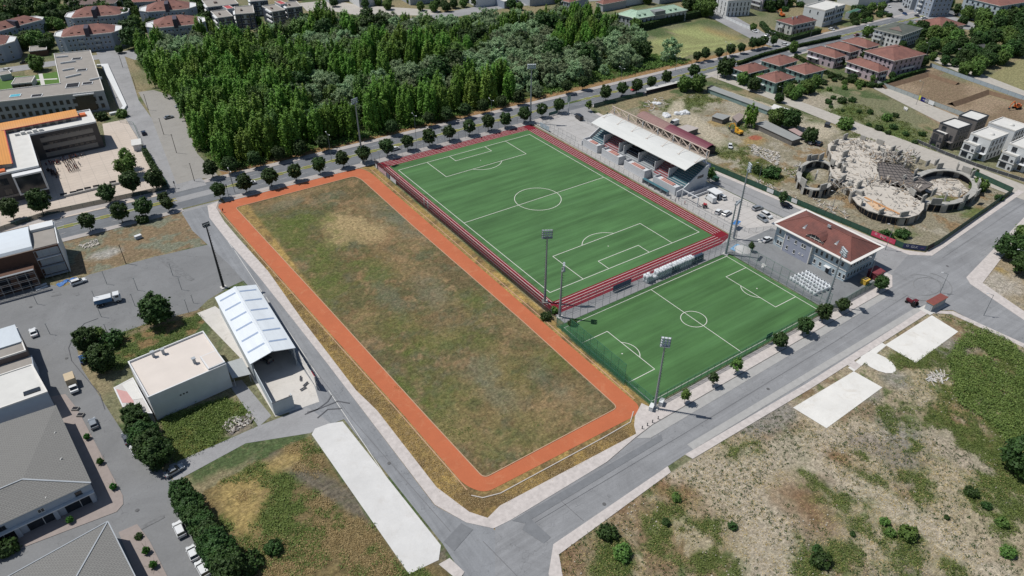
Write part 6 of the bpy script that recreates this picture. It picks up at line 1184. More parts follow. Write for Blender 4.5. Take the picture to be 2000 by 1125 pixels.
# ------------------------------------------------------------ fences
def meshmat(name, col, cover):
    m, n, b = nmat(name); b.inputs['Base Color'].default_value = (*srgb(col), 1); b.inputs['Roughness'].default_value = .7; b.inputs['Alpha'].default_value = cover; return m
NET = meshmat('chain_link', '8d9294', .1); NETG = meshmat('green_chain_link', '2f7256', .46); NETD = meshmat('dark_windbreak_net', '2a161c', .62); NETS = meshmat('site_green_mesh', '1f4a3c', .97); NETGREY = meshmat('grey_link', '7d8488', .22)
PG = mat('green_post', '3f6f60', .6, .1); PGR = mat('galvanised_post', '7c8286', .5, .08, metal=.3)
POSTS = {}
def fence(name, label, pts, h, gap, net, postm, rails=(0., 1.), pr=.05, grp=None, th=.0, cat='fence', base=None):
    P = [Vector(p) for p in pts]; t = empty(name, (P[0].x, P[0].y, 0), 0, label, cat, grp); o = P[0]; key = (h, postm.name, pr)
    if key not in POSTS: b = MB(); b.tube((0, 0, -.1), (0, 0, h), pr, n=6); me = b.build('post', postm, t); POSTS[key] = me.data; bpy.data.objects.remove(me)
    b = MB(); rl = MB(); bs = MB()
    for i in range(len(P)-1):
        p, q = P[i]-o, P[i+1]-o; b.quad((p.x, p.y, .02), (q.x, q.y, .02), (q.x, q.y, h), (p.x, p.y, h)); n_ = max(1, round((q-p).length/gap))
        for z in rails: rl.bar((p.x, p.y, max(.05, z*h-.03)), (q.x, q.y, max(.05, z*h-.03)), .05)
        if base: bs.bar((p.x, p.y, base/2), (q.x, q.y, base/2), .3, base)
        for k in range(n_+(i == len(P)-2)): a = p.lerp(q, k/n_); put('post', POSTS[key], t, (a.x, a.y, 0))
    b.build('net', net, t)
    if rails: rl.build('rail', postm, t)
    if base: bs.build('plinth', CONC, t)
    return t
fence('sports_fence', 'long fence with dark windbreak net between the orange track and the long pitch', [(-40.3, 61.8), (-40.6, -63.)], 3.8, 4.6, NETD, PGR, rails=(.5, 1.))
fence('sports_fence', 'thin tall fence along the avenue side of the running track', [(-43.5, 65.6), (42.3, 65.2)], 4.2, 3.6, NET, PGR, rails=(1.,)); fence('sports_fence', 'fence on a low pale wall between the running track and the grandstand', [(42., 63.5), (42.4, -62.5)], 2.6, 3., NET, PGR, base=.5)
fence('sports_fence', 'grey net fence between the long pitch and the walkway', [(-38.6, -63.9), (41, -63.9)], 3.6, 3., NETGREY, PGR); fence('sports_fence', 'grey fence along the upper side of the small pitch', [(-42.3, -68.), (31.4, -67.9)], 4.4, 3., NETGREY, PGR, rails=(0, .5, 1.))
fence('green_fence', 'green net fence on the orange track side of the small pitch', [(-42.4, -68.), (-42.2, -108.6)], 3.6, 3., NETG, PG, rails=(0, .5, 1.)); fence('green_fence', 'taller green net behind the left goal of the small pitch', [(-42.9, -75), (-42.8, -98.5)], 7.6, 3., NETG, PG, rails=(.3, .65, 1.))
fence('green_fence', 'green net fence between the small pitch and the south pavement', [(-42., -108.6), (31.5, -108.6)], 3.4, 2.5, NETG, PG, rails=(0, .5, 1.)); fence('green_fence', 'tall net fence between the small pitch and the club building', [(31.7, -68), (31.7, -108.4)], 6.2, 3.2, NETGREY, PG, rails=(0, .5, 1.))
fence('green_fence', 'dark green fence in front of the club yard along the south pavement', [(32.2, -109.2), (58, -108.6), (62, -107)], 2.4, 2.5, meshmat('dark_green_net', '254d40', .7), PG)
fence('car_park_fence', 'grey fence between the car park and the track walkway', [(46.6, -31), (47.6, -62)], 2., 3., NET, PGR); fence('car_park_fence', 'fence round the inner car park along the access road', [(62, -44), (66.6, -71), (48, -63.5)], 2., 3., NET, PGR); fence('car_park_fence', 'fence round the paved yard at the avenue end of the grandstand', [(46.5, 35), (46, 60), (60, 63.5), (64, 60), (64.5, 30)], 2.2, 3., NET, PGR)
SF = fence('site_fence', 'green mesh hoarding along the access road and the building site corner', [(77.8, 50), (76.9, -20), (83.2, -88), (84.6, -100.8), (89.4, -106.3), (98, -106.3), (160, -101.2), (163, -84)], 2.3, 3.5, NETS, mat('dark_post', '30403a', .7), rails=(1.,))
fence('site_fence', 'dark green hoarding along the avenue by the shacks', [(80, 62.5), (104, 62), (112, 61)], 2.2, 3.5, NETS, mat('dark_post', '30403a', .7), rails=(1.,)); fence('site_fence', 'grey panel hoarding along the near side of the dug earth plot', gp([(1712, 165), (1905, 237)]), 2.2, 4., mat('pale_hoarding', '9aa09f', .8, .08), PGR); fence('site_fence', 'pale blue panel hoarding along the far side of the dug earth plot', gp([(1815, 130), (2010, 200)]), 2.2, 4., mat('blue_hoarding', '98a4ad', .8, .08), PGR)
fence('villa_fence', 'low grey railing fence before the modern villas', gp([(1790, 278), (1845, 302), (1905, 325), (1990, 352), (2020, 362)]), 1.5, 4., mat('dark_railing', '4b4d50', .7), CWH); fence('lane_fence', 'white panel fence on the lane beside the field', gp([(1398, 28), (1450, 52), (1482, 64)]), 2., 4., WHITE, PGR)
fence('yard_fence', 'dark green school fence along the avenue', gp([(-10, 456), (96, 420), (330, 370)]), 1.9, 4., meshmat('dark_green_net2', '22382f', .85), PG); fence('yard_fence', 'railing with bushes along the school yard and north street', gp([(332, 368), (285, 300), (262, 245), (235, 240)]), 1.7, 3.5, NETGREY, PG)
def textmesh(s, size, m, parent, loc, rot):
    c = bpy.data.curves.new('t', 'FONT'); c.body = s; c.size = size; c.align_x = 'CENTER'; c.align_y = 'CENTER'; c.extrude = .01; o = bpy.data.objects.new('t', c); COL.objects.link(o)
    me = bpy.data.meshes.new_from_object(o); bpy.data.objects.remove(o); me.materials.clear(); me.materials.append(m); q = put('lettering', me, parent, loc); q.rotation_euler = rot; return q
for o in [x for x in bpy.data.objects if x.type == 'FONT']:
    me = bpy.data.meshes.new_from_object(o); q = put('lettering', me, o.parent, o.location); q.rotation_euler = o.rotation_euler; bpy.data.objects.remove(o)
WTX = mat('white_lettering', 'd4d4d4', .7, 0)
def banner(P, w_, h_, m, label, texts=(), z=.3, cat='banner'):
    a, c = Vector(P[0]), Vector(P[1]); u = (c-a).normalized(); an = math.atan2(u.y, u.x); t = empty('advert_banner', (a.x, a.y, z), an, label, cat); MB().box(0, w_, -.04, .0, 0, h_).build('cloth', m, t)
    for s, sz, x, zz_, mm in texts: textmesh(s, sz, mm or WTX, t, (x, -.055, zz_), (math.pi/2, 0, 0))
    return t
def on_fence(pA, pB, d): a, c = Vector(pA), Vector(pB); u = (c-a).normalized(); n_ = Vector((u.y, -u.x))*.12; return (tuple(a+n_), tuple(c+n_))
FA, FB_ = (83.2, -88.), (84.6, -100.8)
def at_f(p, q, t): return tuple(Vector(p).lerp(Vector(q), t))
PKB = mat('pink_banner', 'c0455f', .7, .05); NVB = mat('navy_banner', '3c4468', .7, .05); PKL = mat('pink_light', 'd88a9b', .7, 0)
bx = on_fence(at_f((83.2, -88), (84.6, -100.8), -.02), at_f((83.2, -88), (84.6, -100.8), 1.), 0)
# the hoarding is read from the road, so the banners hang on its west face
def west_banner(p, q, w_, h_, m, label, texts): a, c = Vector(p), Vector(q); u = (c-a).normalized(); n_ = Vector((u.y, -u.x)); a = a+n_*.12; return banner((tuple(a), tuple(a+u)), w_, h_, m, label, texts)
west_banner((83.35, -89.3), (84.6, -100.8), 8.6, 1.9, PKB, 'pink banner with white lettering on the green hoarding corner', [('GLK', 1.25, 4.2, 1.15, None), ('O', 1.1, 1.6, 1.2, None), ('~~~~~~', .5, 7., .7, PKL), ('~~~~~~', .4, 6.9, 1.2, PKL)])
west_banner((84.55, -100.6), (89.4, -106.3), 7.2, 1.9, NVB, 'navy banner with white lettering on the green hoarding corner', [('GLK', 1.2, 3.6, 1., None), ('O', 1.1, 1.4, 1.1, None), ('~~~~', .45, 6.2, .9, PKL)])
west_banner((90.2, -106.3), (98, -106.3), 4, 1.5, mat('dark_banner', '2b2530', .7), 'dark framed board on the black stretch of hoarding', [])
for y_, w_, lb in ((8, 2.6, 'small white sign on the green hoarding, farthest up the road'), (-4, 1.2, 'tiny white sign on the green hoarding opposite the cabin'), (-46, 3., 'white sign with blue writing beside the rubble'), (-57, 2.4, 'small white sign on the hoarding past the rubble')):
    x_ = 76.9 if y_ > -20 else 76.9+(y_+20)/(-68)*6.3; west_banner((x_, y_), (x_+(.35 if y_ < -20 else .1), y_-4), w_, 1.1 if y_ > -40 else 1.7, WHITE, lb, [])
x_ = 76.9; west_banner((x_-.0, -14), (x_+.05, -18), 4.4, 1.7, mat('blue_white_banner', '59647f', .7, .3, 1.5), 'blue and white banner on the green hoarding', [('= = =', .7, 2.1, .8, None)])
bq = gp([(1797, 197), (1814, 204)]); west_banner(bq[0], bq[1], 3.4, 2., mat('deep_blue_banner', '1c1b66', .7), 'deep blue banner with white lettering on the grey hoarding', [('tuanna', .8, 1.7, 1., None)]) if 0 else west_banner(bq[0], bq[1], 5., 2.1, mat('deep_blue_banner', '1c1b66', .7), 'deep blue banner with a white strip on the grey hoarding', [('mmm', 1., 2.5, 1.05, None)])
west_banner(tuple(gp([(1805.5, 200.5)])[0]), bq[1], 5.4, 2.1, WHITE, 'white banner beside the deep blue one on the grey hoarding', [('----', .8, 2.6, 1.05, GREYW)]); west_banner(tuple(gp([(1792, 194.5)])[0]), bq[1], 1.8, 2.2, mat('yellow_green_banner', 'b8bb4a', .7), 'small yellow green banner on the grey hoarding', [])
for k, (y, w_, m_) in enumerate(((60.6, 1.6, CWH), (58, 7.5, mat('pink_white_board', 'b79ca3', .7, .35, 1.2)), (50., 2.4, mat('slate_board', '5a6478', .7, .2)), (46.8, 5.2, CWH))):
    banner(((-40.55, y), (-40.55, y-1)), w_, 1.7, m_, ['small white board nearest the avenue on the long net fence', 'pink and white advert board on the long net fence', 'slate blue board on the long net fence', 'plain white board on the long net fence'][k], z=.2)
t = banner(((43., 57.5), (43.1, 50)), 7, 2.2, mat('pale_blue_board', 'a9bac4', .6, .05), 'pale blue board standing at the avenue corner of the running track'); t = banner(((-17.2, -64.3), (-8, -64.3)), 7.6, 2.4, mat('slate_blue_board', '47586a', .6, .08), 'slate blue board hung on the fence between the pitches', z=.3)
t = banner(gp([(1072, 228), (1093, 222)]), 5.6, 1.6, mat('bus_shelter_green', '3c5d58', .6, .1), 'dark green glazed advert stand on the avenue pavement', z=.5)
for k in range(2): b = MB(); o = empty('white_board', (-39.2, 20.3-3.*k, 0), 1.45, ['tall white board standing on the running track, farther one', 'tall white board standing on the running track, nearer one'][k], 'board'); b.box(-.55, .55, -.05, .05, .1, 3.); b.build('panel', WHITE, o); MB().box(-.6, .6, -.3, .3, 0, .1).build('foot', FRD, o)
# billboard on a white column
t = empty('billboard', (*g(1110, 222), 0), .5, 'tilted green and white sign on a thick white column by the avenue', 'billboard'); MB().tube((0, 0, 0), (0, 0, 6.2), .35, .3, 12).build('column', WHITE, t); b = MB(); b.box(-1.6, 1.6, -.2, .2, 6.2, 9.2); s = b.build('panel', mat('sign_green', '7d938a', .6, .2, 1.2), t); MB().box(-1.7, 1.7, -.1, .1, 9.2, 9.35).build('cap', FRD, s)
# ------------------------------------------------------------ masts, lamps, poles
def hgt(bx, by, ty):
    X, Y = g(bx, by); lo_, hi = 0., 60.
    for _ in range(40):
        m_ = (lo_+hi)/2; d = Vector((X, Y, m_))-CP; py = 562.5-FPX*d.dot(UV_)/d.dot(FV)
        if py > ty: lo_ = m_
        else: hi = m_
    return lo_
MST = mat('mast_steel', '8f969c', .5, .1, metal=.2); MSD = mat('mast_dark', '2e3236', .5, .1, metal=.3); LEN = mat('lamp_lens', 'aebcc4', .2, .05, spec=.7)
def mast(bx, by, ty, label, rows=4, cols=4, ang=0., dark=False, rad=.42, spread=.8):
    x, y = g(bx, by); h = hgt(bx, by, ty)-1.2; t = empty('floodlight_mast', (x, y, 0), ang, label, 'floodlight'); m_ = MSD if dark else MST
    MB().tube((0, 0, 0), (0, 0, h), rad, rad*.45, 12).build('pole', m_, t); b = MB(); b.box(-.9, .9, -.9, .9, 0, .35); b.build('footing', CONC, t)
    b = MB(); z = 2.
    while z < h-1: b.bar((-.03, -rad*1.15, z), (.03, -rad*1.2, z), .5, .07); b.bar((rad*.9, 0, z+.3), (rad*1.1, 0, z+.3), .07, .3); z += .9
    b.build('ladder', MSD, t); w_ = cols*spread; b = MB()
    for r in range(rows): b.bar((-w_/2, -.2, h-.4+r*.75), (w_/2, -.2, h-.4+r*.75), .12)
    for s in (-1, 1): b.bar((s*w_/2, -.2, h-.6), (s*w_/2, -.2, h-.2+(rows-1)*.75), .12)
    b.box(-w_/2, w_/2, -.9, .1, h-.75, h-.68); fr = b.build('head_frame', m_, t); lm = None
    for r in range(rows):
        for c in range(cols):
            if lm is None: q = MB(); q.box(-.3, .3, -.5, -.1, -.24, .24, 0); q.quad((-.27, -.505, -.2), (.27, -.505, -.2), (.27, -.505, .2), (-.27, -.505, .2), 1); o = q.build('floodlight', [MSD if dark else mat('lamp_housing', 'c0c6ca', .5, .05), LEN], fr); lm = o
            else: o = lm.copy(); COL.objects.link(o); o.parent = fr
            o.location = (-w_/2+(c+.5)*spread, -.2, h-.3+r*.75); o.rotation_euler = (.5, 0, 0)
    return t
mast(1064, 590, 455, 'tall floodlight mast at the near left corner of the long pitch, square head', 4, 4, math.radians(150)); mast(1093, 620, 516, 'shorter floodlight mast beside the taller one at the upper corner of the small pitch', 3, 3, math.radians(50), spread=.75)
mast(709, 318, 193, 'floodlight mast at the far left corner of the long pitch', 3, 4, math.radians(200)); mast(1036, 240, 125, 'floodlight mast at the far right corner of the long pitch', 3, 5, math.radians(-30))
mast(1417, 497, 386, 'floodlight mast at the right upper corner of the small pitch, white lamps', 1, 4, math.radians(20), spread=.9); mast(1432, 467, 324, 'very tall floodlight mast at the near right corner of the long pitch', 4, 3, math.radians(60)); mast(1278, 798, 662, 'floodlight mast at the lower corner of the small pitch by the orange track', 4, 3, math.radians(-45), rad=.36); mast(1612, 598, 487, 'floodlight mast at the corner before the club building', 3, 4, math.radians(60), rad=.34)
mast(437, 562, 430, 'dark floodlight mast rising behind the white hangar', 2, 3, math.radians(10), True, spread=.7)
def lamp(bx, by, ty, label, double=False, ang=0., m=None, cat='street lamp', grp='street lamps'):
    x, y = g(bx, by); h = max(4, min(12, hgt(bx, by, ty))); t = empty('street_lamp', (x, y, 0), ang, label, cat, grp); m = m or PGR; MB().tube((0, 0, 0), (0, 0, h), .1, .06, 8).build('pole', m, t)
    for s in ((-1, 1) if double else (1,)): MB().tube((0, 0, h-.1), (s*1.8, 0, h+.5), .05, .04, 6).build('arm', m, t); b = MB(); b.box(s*1.6 if s > 0 else -2.3, 2.3 if s > 0 else -1.6, -.14, .14, h+.42, h+.56); b.build('lamp_head', WHITE, t)
LP = [(459, 377, 334), (648, 314, 262), (813, 275, 225), (960, 238, 196), (1212, 168, 134), (1319, 138, 110), (1417, 114, 85), (1501, 98, 64), (1582, 74, 50)]
for k, a in enumerate(LP): lamp(*a, f'{nth(k)} twin armed street lamp of the avenue counted from the west street', True, 1.55, grp='twin lamps of the avenue')
for a, lb in (((1921, 616.6, 576), 'single street lamp on the pavement at the right edge'), ((1836, 572, 535), 'street lamp standing in the junction by the kiosk'), ((1399, 164, 143), 'street lamp at the mouth of the lane by the villas'), ((1523, 201, 171), 'street lamp beside the waste ground in front of the villas'), ((1789, 205, 160), 'lamp post at the banners of the dug earth plot'), ((1729, 488, 440), 'lamp post behind the club building'), ((1805, 120, 85), 'lamp post at the hoarding corner near the small slate house'), ((1480, 360, 320), 'lamp post on the pavement beside the rubble'), ((1620, 425, 375), 'lamp post at the hoarding behind the club building'), ((1980, 530, 490), 'lamp post beside the trees at the right edge'), ((1697, 545, 505), 'lamp post in the bushes behind the shed')): lamp(*a, lb, False, 2.5)
def pole(bx, by, ty, label, m=None, r=.06, grp='thin poles in the yard'):
    x, y = g(bx, by); h = max(3., min(9., hgt(bx, by, ty))); t = empty('utility_pole', (x, y, 0), 0, label, 'pole', grp); MB().tube((0, 0, 0), (0, 0, h), r*1.3, r, 7).build('pole', m or PGR, t); MB().bar((-.35, 0, h-.1), (.35, 0, h-.1), .07).build('bracket', m or PGR, t)
for k, (x, y, ty) in enumerate([(209, 555, 530), (269, 567, 543), (338, 539, 515), (355, 566, 542), (73, 594, 569), (264, 598, 574), (198, 619, 594), (98, 653, 632), (211, 653, 633), (190, 594, 568), (369, 612, 585), (378, 592, 576)]): pole(x, y, ty, f'{["thin pole by the white van", "thin pole above the tipper truck", "thin pole nearest the hangar mast", "thin pole beside the tar streak", "thin pole in front of the scaffolding", "thin pole left of the large dark tree", "thin pole below the tipper truck", "thin pole by the white saloon", "thin pole at the round trees", "thin pole at the tail of the tipper truck", "thin pole above the green plot", "thin pole at the edge of the green plot"][k]}')
WP_ = mat('wood_pole', '4c443e', .9, .1)
for k, (x, y, ty) in enumerate([(246, 515, 478), (240, 132, 107), (266, 175, 150), (290, 215, 184), (320, 263, 231), (345, 299, 262), (380, 354, 319)]): pole(x, y, ty, 'dark wooden pole at the edge of the dry patch' if k == 0 else f'{nth(k-1)} dark pole down the north street, counted from its far end', WP_, .1, 'dark wooden poles')
for k, (x, y) in enumerate([(437, 378), (447, 384), (454, 361), (343, 368)]): t = empty('traffic_light', (*g(x, y), 0), .3, ['traffic light nearest the corner tree', 'traffic light with a white boom, right of the corner', 'traffic light on the median of the avenue', 'small traffic light at the school corner'][k], 'traffic light'); MB().tube((0, 0, 0), (0, 0, 5.5 if k < 3 else 3.), .09, n=8).build('pole', PGR, t); MB().box(-.18, .18, -.2, .2, 4.2 if k < 3 else 2.2, 5.2 if k < 3 else 3.2).build('signal_head', FRD, t); (MB().bar((0, 0, 5.5), (-3.4, 1., 7.5), .12).build('boom', WHITE, t) if k in (1, 2) else None)
# ------------------------------------------------------------ street and garden trees
ST = [(431, 389), (482, 377), (531, 365), (579, 354), (626, 340), (671, 328), (712, 318), (757, 306), (797, 294), (839, 286), (878, 275), (917, 265), (953.6, 256), (987, 250), (1024, 240), (1058, 230), (1091, 221), (1182, 198), (1214, 188), (1243, 183), (1271, 174), (1300, 166), (1353, 154)]
for k, (x, y) in enumerate(ST):
    X, Y = g(x, y); tree('street', X, Y, .92+.06*((k*7) % 5)/2, f'{nth(k)} round street tree on the track side of the avenue, counted from the west street', 'round street trees of the avenue', v=k)
NB = [(412, 342), (452, 338), (502, 330), (549, 318), (592, 308), (638, 300), (770, 267), (842, 250), (880, 243), (914, 234), (948, 225), (983, 215), (1018, 208), (1112, 186), (1142, 178)]
for k, (x, y) in enumerate(NB):
    X, Y = g(x, y); tree('street', X, YR(X)+11.2, .95, f'{nth(k)} dark street tree along the wood side of the avenue, counted from the north street', 'dark street trees along the wood', v=k+1)
for k, (x, y) in enumerate([(1360, 122), (1376, 119), (1403, 115), (1425, 110), (1446, 105), (1468, 98), (1480, 96), (1489, 94), (1509, 90)]):
    X, Y = g(x, y); tree('street', X, Y, .85+.1*(k % 2), f'{nth(k)} street tree along the mown field, counted from the wood', 'street trees along the mown field', v=k)
for k, (x, y) in enumerate([(177, 452), (240, 435), (287, 425), (331, 413)]):
    X, Y = g(x, y); tree('street', X, Y, [.95, 1., 1.02, .72][k], f'{["street tree nearest the scaffolding block", "street tree left of the leafy bush by the avenue", "street tree beside the leafy bush by the avenue", "thin street tree at the end of the dry patch"][k]}', 'street trees by the dry patch', v=k)
for k, (x, y, s) in enumerate([(28, 430, 1.15), (86, 420, 1.3), (216, 398, 1.05), (262, 380, 1.25), (309, 372, 1.2), (324, 402, .7)]):
    X, Y = g(x, y); tree('street', X, Y, s, f'{nth(k)} big dark tree along the school fence, counted from the left edge', 'dark trees along the school fence', v=k)
for k, (x, y) in enumerate([(252, 330), (262, 340), (244, 352), (258, 350)]):
    X, Y = g(x, y); tree('young', X, Y, 1.9, f'{nth(k)} pale loose tree in the school yard corner', 'pale yard trees', v=0)
for k, (x, y, s) in enumerate([(1336, 788, 1.), (1391, 755, 1.), (1435, 730, 1.15), (1519, 682, 1.45), (1567, 654, 1.6), (1605, 628, 1.55), (1642, 610, 1.3), (1716, 570, 1.5)]):
    X, Y = g(x, y); tree('young' if s < 1.2 else 'street', X, Y, s if s < 1.2 else s*.5, f'{["smallest young tree by the lower mast", "second young tree from the lower mast", "third young tree from the lower mast", "young tree left of the goal shadow on the pavement", "tree right of the goal shadow on the south pavement", "leafy tree at the corner of the small pitch", "tree beside the dark fence of the club yard", "tree at the corner by the maroon shed"][k]}', 'young trees on the south pavement', v=k)
def T(kind, lst, lab, grp, **kw):
    for k, a in enumerate(lst):
        x, y, s = a; X, Y = g(x, y); tree(kind, X, Y, s, lab(k) if callable(lab) else lab, grp, **kw)
T('broad', [(312, 632, 1.22)], 'large dark tree between the tipper truck and the hangar', None, v=0)
T('lime', [(174, 682, .95), (206, 722, 1.08)], lambda k: ['round dark tree nearest the white saloon in the yard', 'larger round dark tree above the workshop annexe'][k], 'round dark trees of the yard'); T('shrub', [(222, 672, 1.9), (190, 662, 1.6)], lambda k: ['bush to the right of the round yard trees', 'bush behind the round yard trees'][k], 'bushes by the round trees')
T('lime', [(266, 828, .8), (277, 848, .85), (288, 868, .88), (300, 887, .92), (313, 906, .98)], lambda k: f'{nth(k)} round dark tree in the row above the lower side street, from the top', 'round trees above the lower side street'); T('lime', [(360, 978, .74), (370, 995, .76), (381, 1012, .78), (391, 1029, .8), (402, 1046, .82), (413, 1063, .84), (424, 1081, .86), (435, 1099, .88), (447, 1118, .92), (459, 1140, .96)], lambda k: f'{nth(k)} round dark tree in the row below the lower side street, from the top', 'round trees below the lower side street')
T('topiary', [(172, 858, 1.), (198, 906, 1.), (224, 955, 1.), (288, 1080, 1.05), (301, 1108, 1.05), (139, 1020, 1.)], lambda k: f'{["clipped ball shrub nearest the grey car", "clipped ball shrub midway along the long shop", "clipped ball shrub at the shop corner", "clipped ball shrub beside the lower shop, upper one", "clipped ball shrub beside the lower shop, lower one", "clipped ball shrub in the shade before the shop windows"][k]}', 'clipped ball shrubs', v=0)
T('shrub', [(535, 1075, 1.1), (492, 1108, 1.6), (15, 1075, 1.6), (1118, 634, .8), (1066, 622, 1.), (1082, 610, .8), (272, 1050, .5)], lambda k: ['round dense green bush in the golden grass plot', 'larger green bush low in the golden grass plot', 'dark bush in front of the shop at the left edge', 'bush at the net fence under the shorter mast', 'bush between the two masts at the corner', 'bush at the foot of the taller corner mast', 'small reddish bush on the shop corner'][k], 'single bushes')
T('shrub', [(1215, 1085, 1.2), (1186, 1045, 1.2), (1320, 975, .7), (1300, 1022, .6), (1600, 1100, 1.3), (1595, 1076, .7), (1770, 1048, 1.2), (1726, 1022, .7), (1738, 1044, .7), (1966, 1083, .9), (1895, 965, .9), (1925, 990, .7), (1955, 1025, .8), (1430, 1030, .6), (1665, 1045, .4), (1848, 1012, .4)], lambda k: f'{["large dark bush nearest the junction on the waste ground", "small bush beside the large dark one", "little bush near the south pavement", "little bush below the pavement bush", "tall narrow bush low on the waste ground", "small bush leaning on the tall narrow one", "broad dark bush midway on the waste ground", "tiny round bush, upper of two", "tiny round bush, lower of two", "bush with white flowers near the lower right corner", "dark bush below the big right-hand bush", "bush right of the dark one below the big bush", "bush at the right edge above the white flowered one", "tiny bush between the weed patches", "tiniest dark bush on the pale ground", "tiny bush on the pale track"][k]}', 'bushes on the waste ground')
T('broad', [(1985, 920, 1.1)], 'very large dark bush at the right edge of the waste ground', None, v=2); T('broad', [(1968, 505, 1.15), (1998, 490, 1.25), (1992, 535, 1.)], lambda k: ['dark tree at the right edge, nearest the road', 'taller dark tree at the right edge', 'lower tree at the right edge, half hidden'][k], 'trees at the right edge of the street')
T('young', [(1385, 357, 1.4), (1525, 403, 1.3), (1149, 218, 1.2), (1490, 492, .0) if 0 else (1465, 492, .8)], lambda k: ['young tree beside the green containers', 'young tree beside the dark blue car', 'young tree by the dark van', 'thin young tree in the club yard'][k], 'young trees of the car park')
T('poplar', [(1463, 248, .75)], 'tall tree among the shacks', None, v=0); T('broad', [(1515, 246, 1.1), (1540, 250, 1.15), (1580, 278, .85), (1335, 178, 1.), (1362, 178, 1.1), (1416, 150, 1.3), (1548, 102, .8)], lambda k: ['dark broad tree behind the long grey shed', 'bright broad tree behind the long grey shed', 'tree next to the two parked cars on the dirt road', 'tree hiding the avenue shacks', 'yellowish tree at the end of the white roofed shed', 'big tree at the corner of the grey-green villas', 'grey-green tree in the hedge corner between the villas'][k], 'trees about the waste ground and villas')
T('broad', [(1450, 165, .85), (1470, 178, .9), (1572, 182, .9), (1550, 195, .7), (1590, 170, .8), (1520, 200, .6), (1690, 118, .8), (1640, 128, .6), (1665, 158, .5), (1705, 160, .5), (1740, 155, .5), (1800, 130, .8), (1820, 118, .6)], lambda k: f'{nth(k)} garden tree about the villas', 'garden trees of the villas')
TREES_R = [(1820, 85, 1.3), (1845, 80, 1.4), (1860, 88, 1.2), (1890, 122, 1.3), (1843, 128, .7), (1862, 130, .6), (1920, 125, 1.), (1905, 148, 1.), (1928, 130, 1.), (1950, 120, 1.1), (1970, 110, 1.2), (1990, 100, 1.3), (1945, 60, 1.3), (1965, 55, 1.5), (1985, 60, 1.5), (1998, 45, 1.5), (1925, 40, 1.2), (1905, 42, 1.), (1885, 38, 1.1), (1870, 30, 1.), (1960, 82, 1.2), (1985, 86, 1.1), (1878, 50, .8), (1715, 80, 1.), (1690, 72, .8), (1760, 98, .7), (1705, 70, .8)]
T('broad', TREES_R, lambda k: f'{nth(k)} broad tree in the green belt at the right top', 'broad trees of the right top')
T('cypress', [(1840, 115, 1.), (1850, 112, 1.)], lambda k: ['left one of two thin cypresses in the garden', 'right one of two thin cypresses in the garden'][k], 'thin cypresses', v=0)
UL = [(30, 40, 1.3), (70, 28, 1.4), (85, 30, 1.2), (105, 30, 1.1), (112, 50, 1.3), (95, 58, 1.), (60, 85, 1.), (75, 80, .9), (48, 96, 1.), (95, 100, 1.), (100, 88, .9), (258, 75, 1.5), (265, 95, 1.6), (250, 50, 1.3), (258, 30, 1.2), (275, 90, 1.2), (250, 12, 1.1), (16, 30, 1.), (30, 105, .7), (75, 138, 1.1), (395, 60, 1.2), (400, 30, 1.1), (410, 62, 1.1), (110, 15, 1.), (235, 104, .6), (505, 47, .6), (120, 60, .9), (85, 68, 1.), (268, 60, 1.2), (405, 45, 1.)]
T('broad', UL, lambda k: f'{nth(k)} garden tree among the flats at the upper left', 'garden trees of the upper left flats')
T('broad', [(868, 18, .8), (886, 16, .8), (905, 14, .8), (930, 12, .9), (945, 10, .9), (975, 8, .8), (1015, 20, .7), (1075, 5, .8), (1090, 8, .8), (1350, 25, 1.5), (1368, 30, 1.6), (1375, 14, 1.5), (1345, 8, 1.3), (1240, 60, 1.), (1230, 5, 1.), (1265, 8, 1.), (1500, 22, 1.), (1520, 18, 1.), (1540, 12, .9), (1575, 4, 1.1), (1600, 3, 1.1), (1660, 4, .9), (1680, 28, .8), (1700, 26, .9), (1720, 22, .8), (1690, 38, .8), (1665, 42, .8), (1740, 3, .8), (1755, 3, .8), (1850, 18, .9), (1470, 60, .6)], lambda k: f'{nth(k)} tree along the far streets at the top', 'trees along the far streets')
T('shrub', [(1650, 250, 2.2), (1730, 235, 1.5), (1745, 300, .8), (1910, 370, 2.), (1505, 345, 2.2), (1480, 338, 1.5), (1730, 465, 1.4), (1760, 462, 1.5), (1900, 340, 1.2), (1950, 390, 1.), (280, 433, 1.4), (240, 228, 1.6), (200, 233, 1.8)], lambda k: ['bush behind the half built shell', 'low bush on the far waste plot', 'small bush by the hoarding lane', 'bush right of the ring of the shell', 'dark bush at the rubble inside the hoarding', 'bush beside the dark one inside the hoarding', 'bush behind the banners, left', 'bush behind the banners, right', 'small bush at the ring wall', 'bush on the verge of the east street', 'leafy bush between street trees at the dry patch', 'bush at the school gate corner', 'bright bush beside the school wing'][k], 'bushes on the building land')
rf = random.Random(21)
def fill(kind, poly, n, smin, smax, lab, grp):
    P = gp(poly); xs = [p[0] for p in P]; ys = [p[1] for p in P]; k = t = 0; put_ = []
    while k < n and t < n*60:
        t += 1; x, y = rf.uniform(min(xs), max(xs)), rf.uniform(min(ys), max(ys)); A1, A2 = np.array([x]), np.array([y])
        if not inpoly(A1, A2, P)[0] or any(inpoly(A1, A2, q)[0] for q in BLK) or any((x-a)**2+(y-c)**2 < 18 for a, c in put_): continue
        put_.append((x, y)); tree(kind, x, y, rf.uniform(smin, smax), lab(k), grp); k += 1
fill('broad', [(0, 20), (240, -6), (250, 30), (110, 60), (100, 95), (0, 110)], 40, .7, 1.3, lambda k: f'{nth(k)} tree in the gardens between the upper left flats', 'trees between the upper left flats')
fill('broad', [(250, 10), (400, -6), (420, 60), (300, 60), (262, 100), (245, 60)], 18, .5, .9, lambda k: f'{nth(k)} tree by the flats at the corner of the wood', 'trees by the flats near the wood')
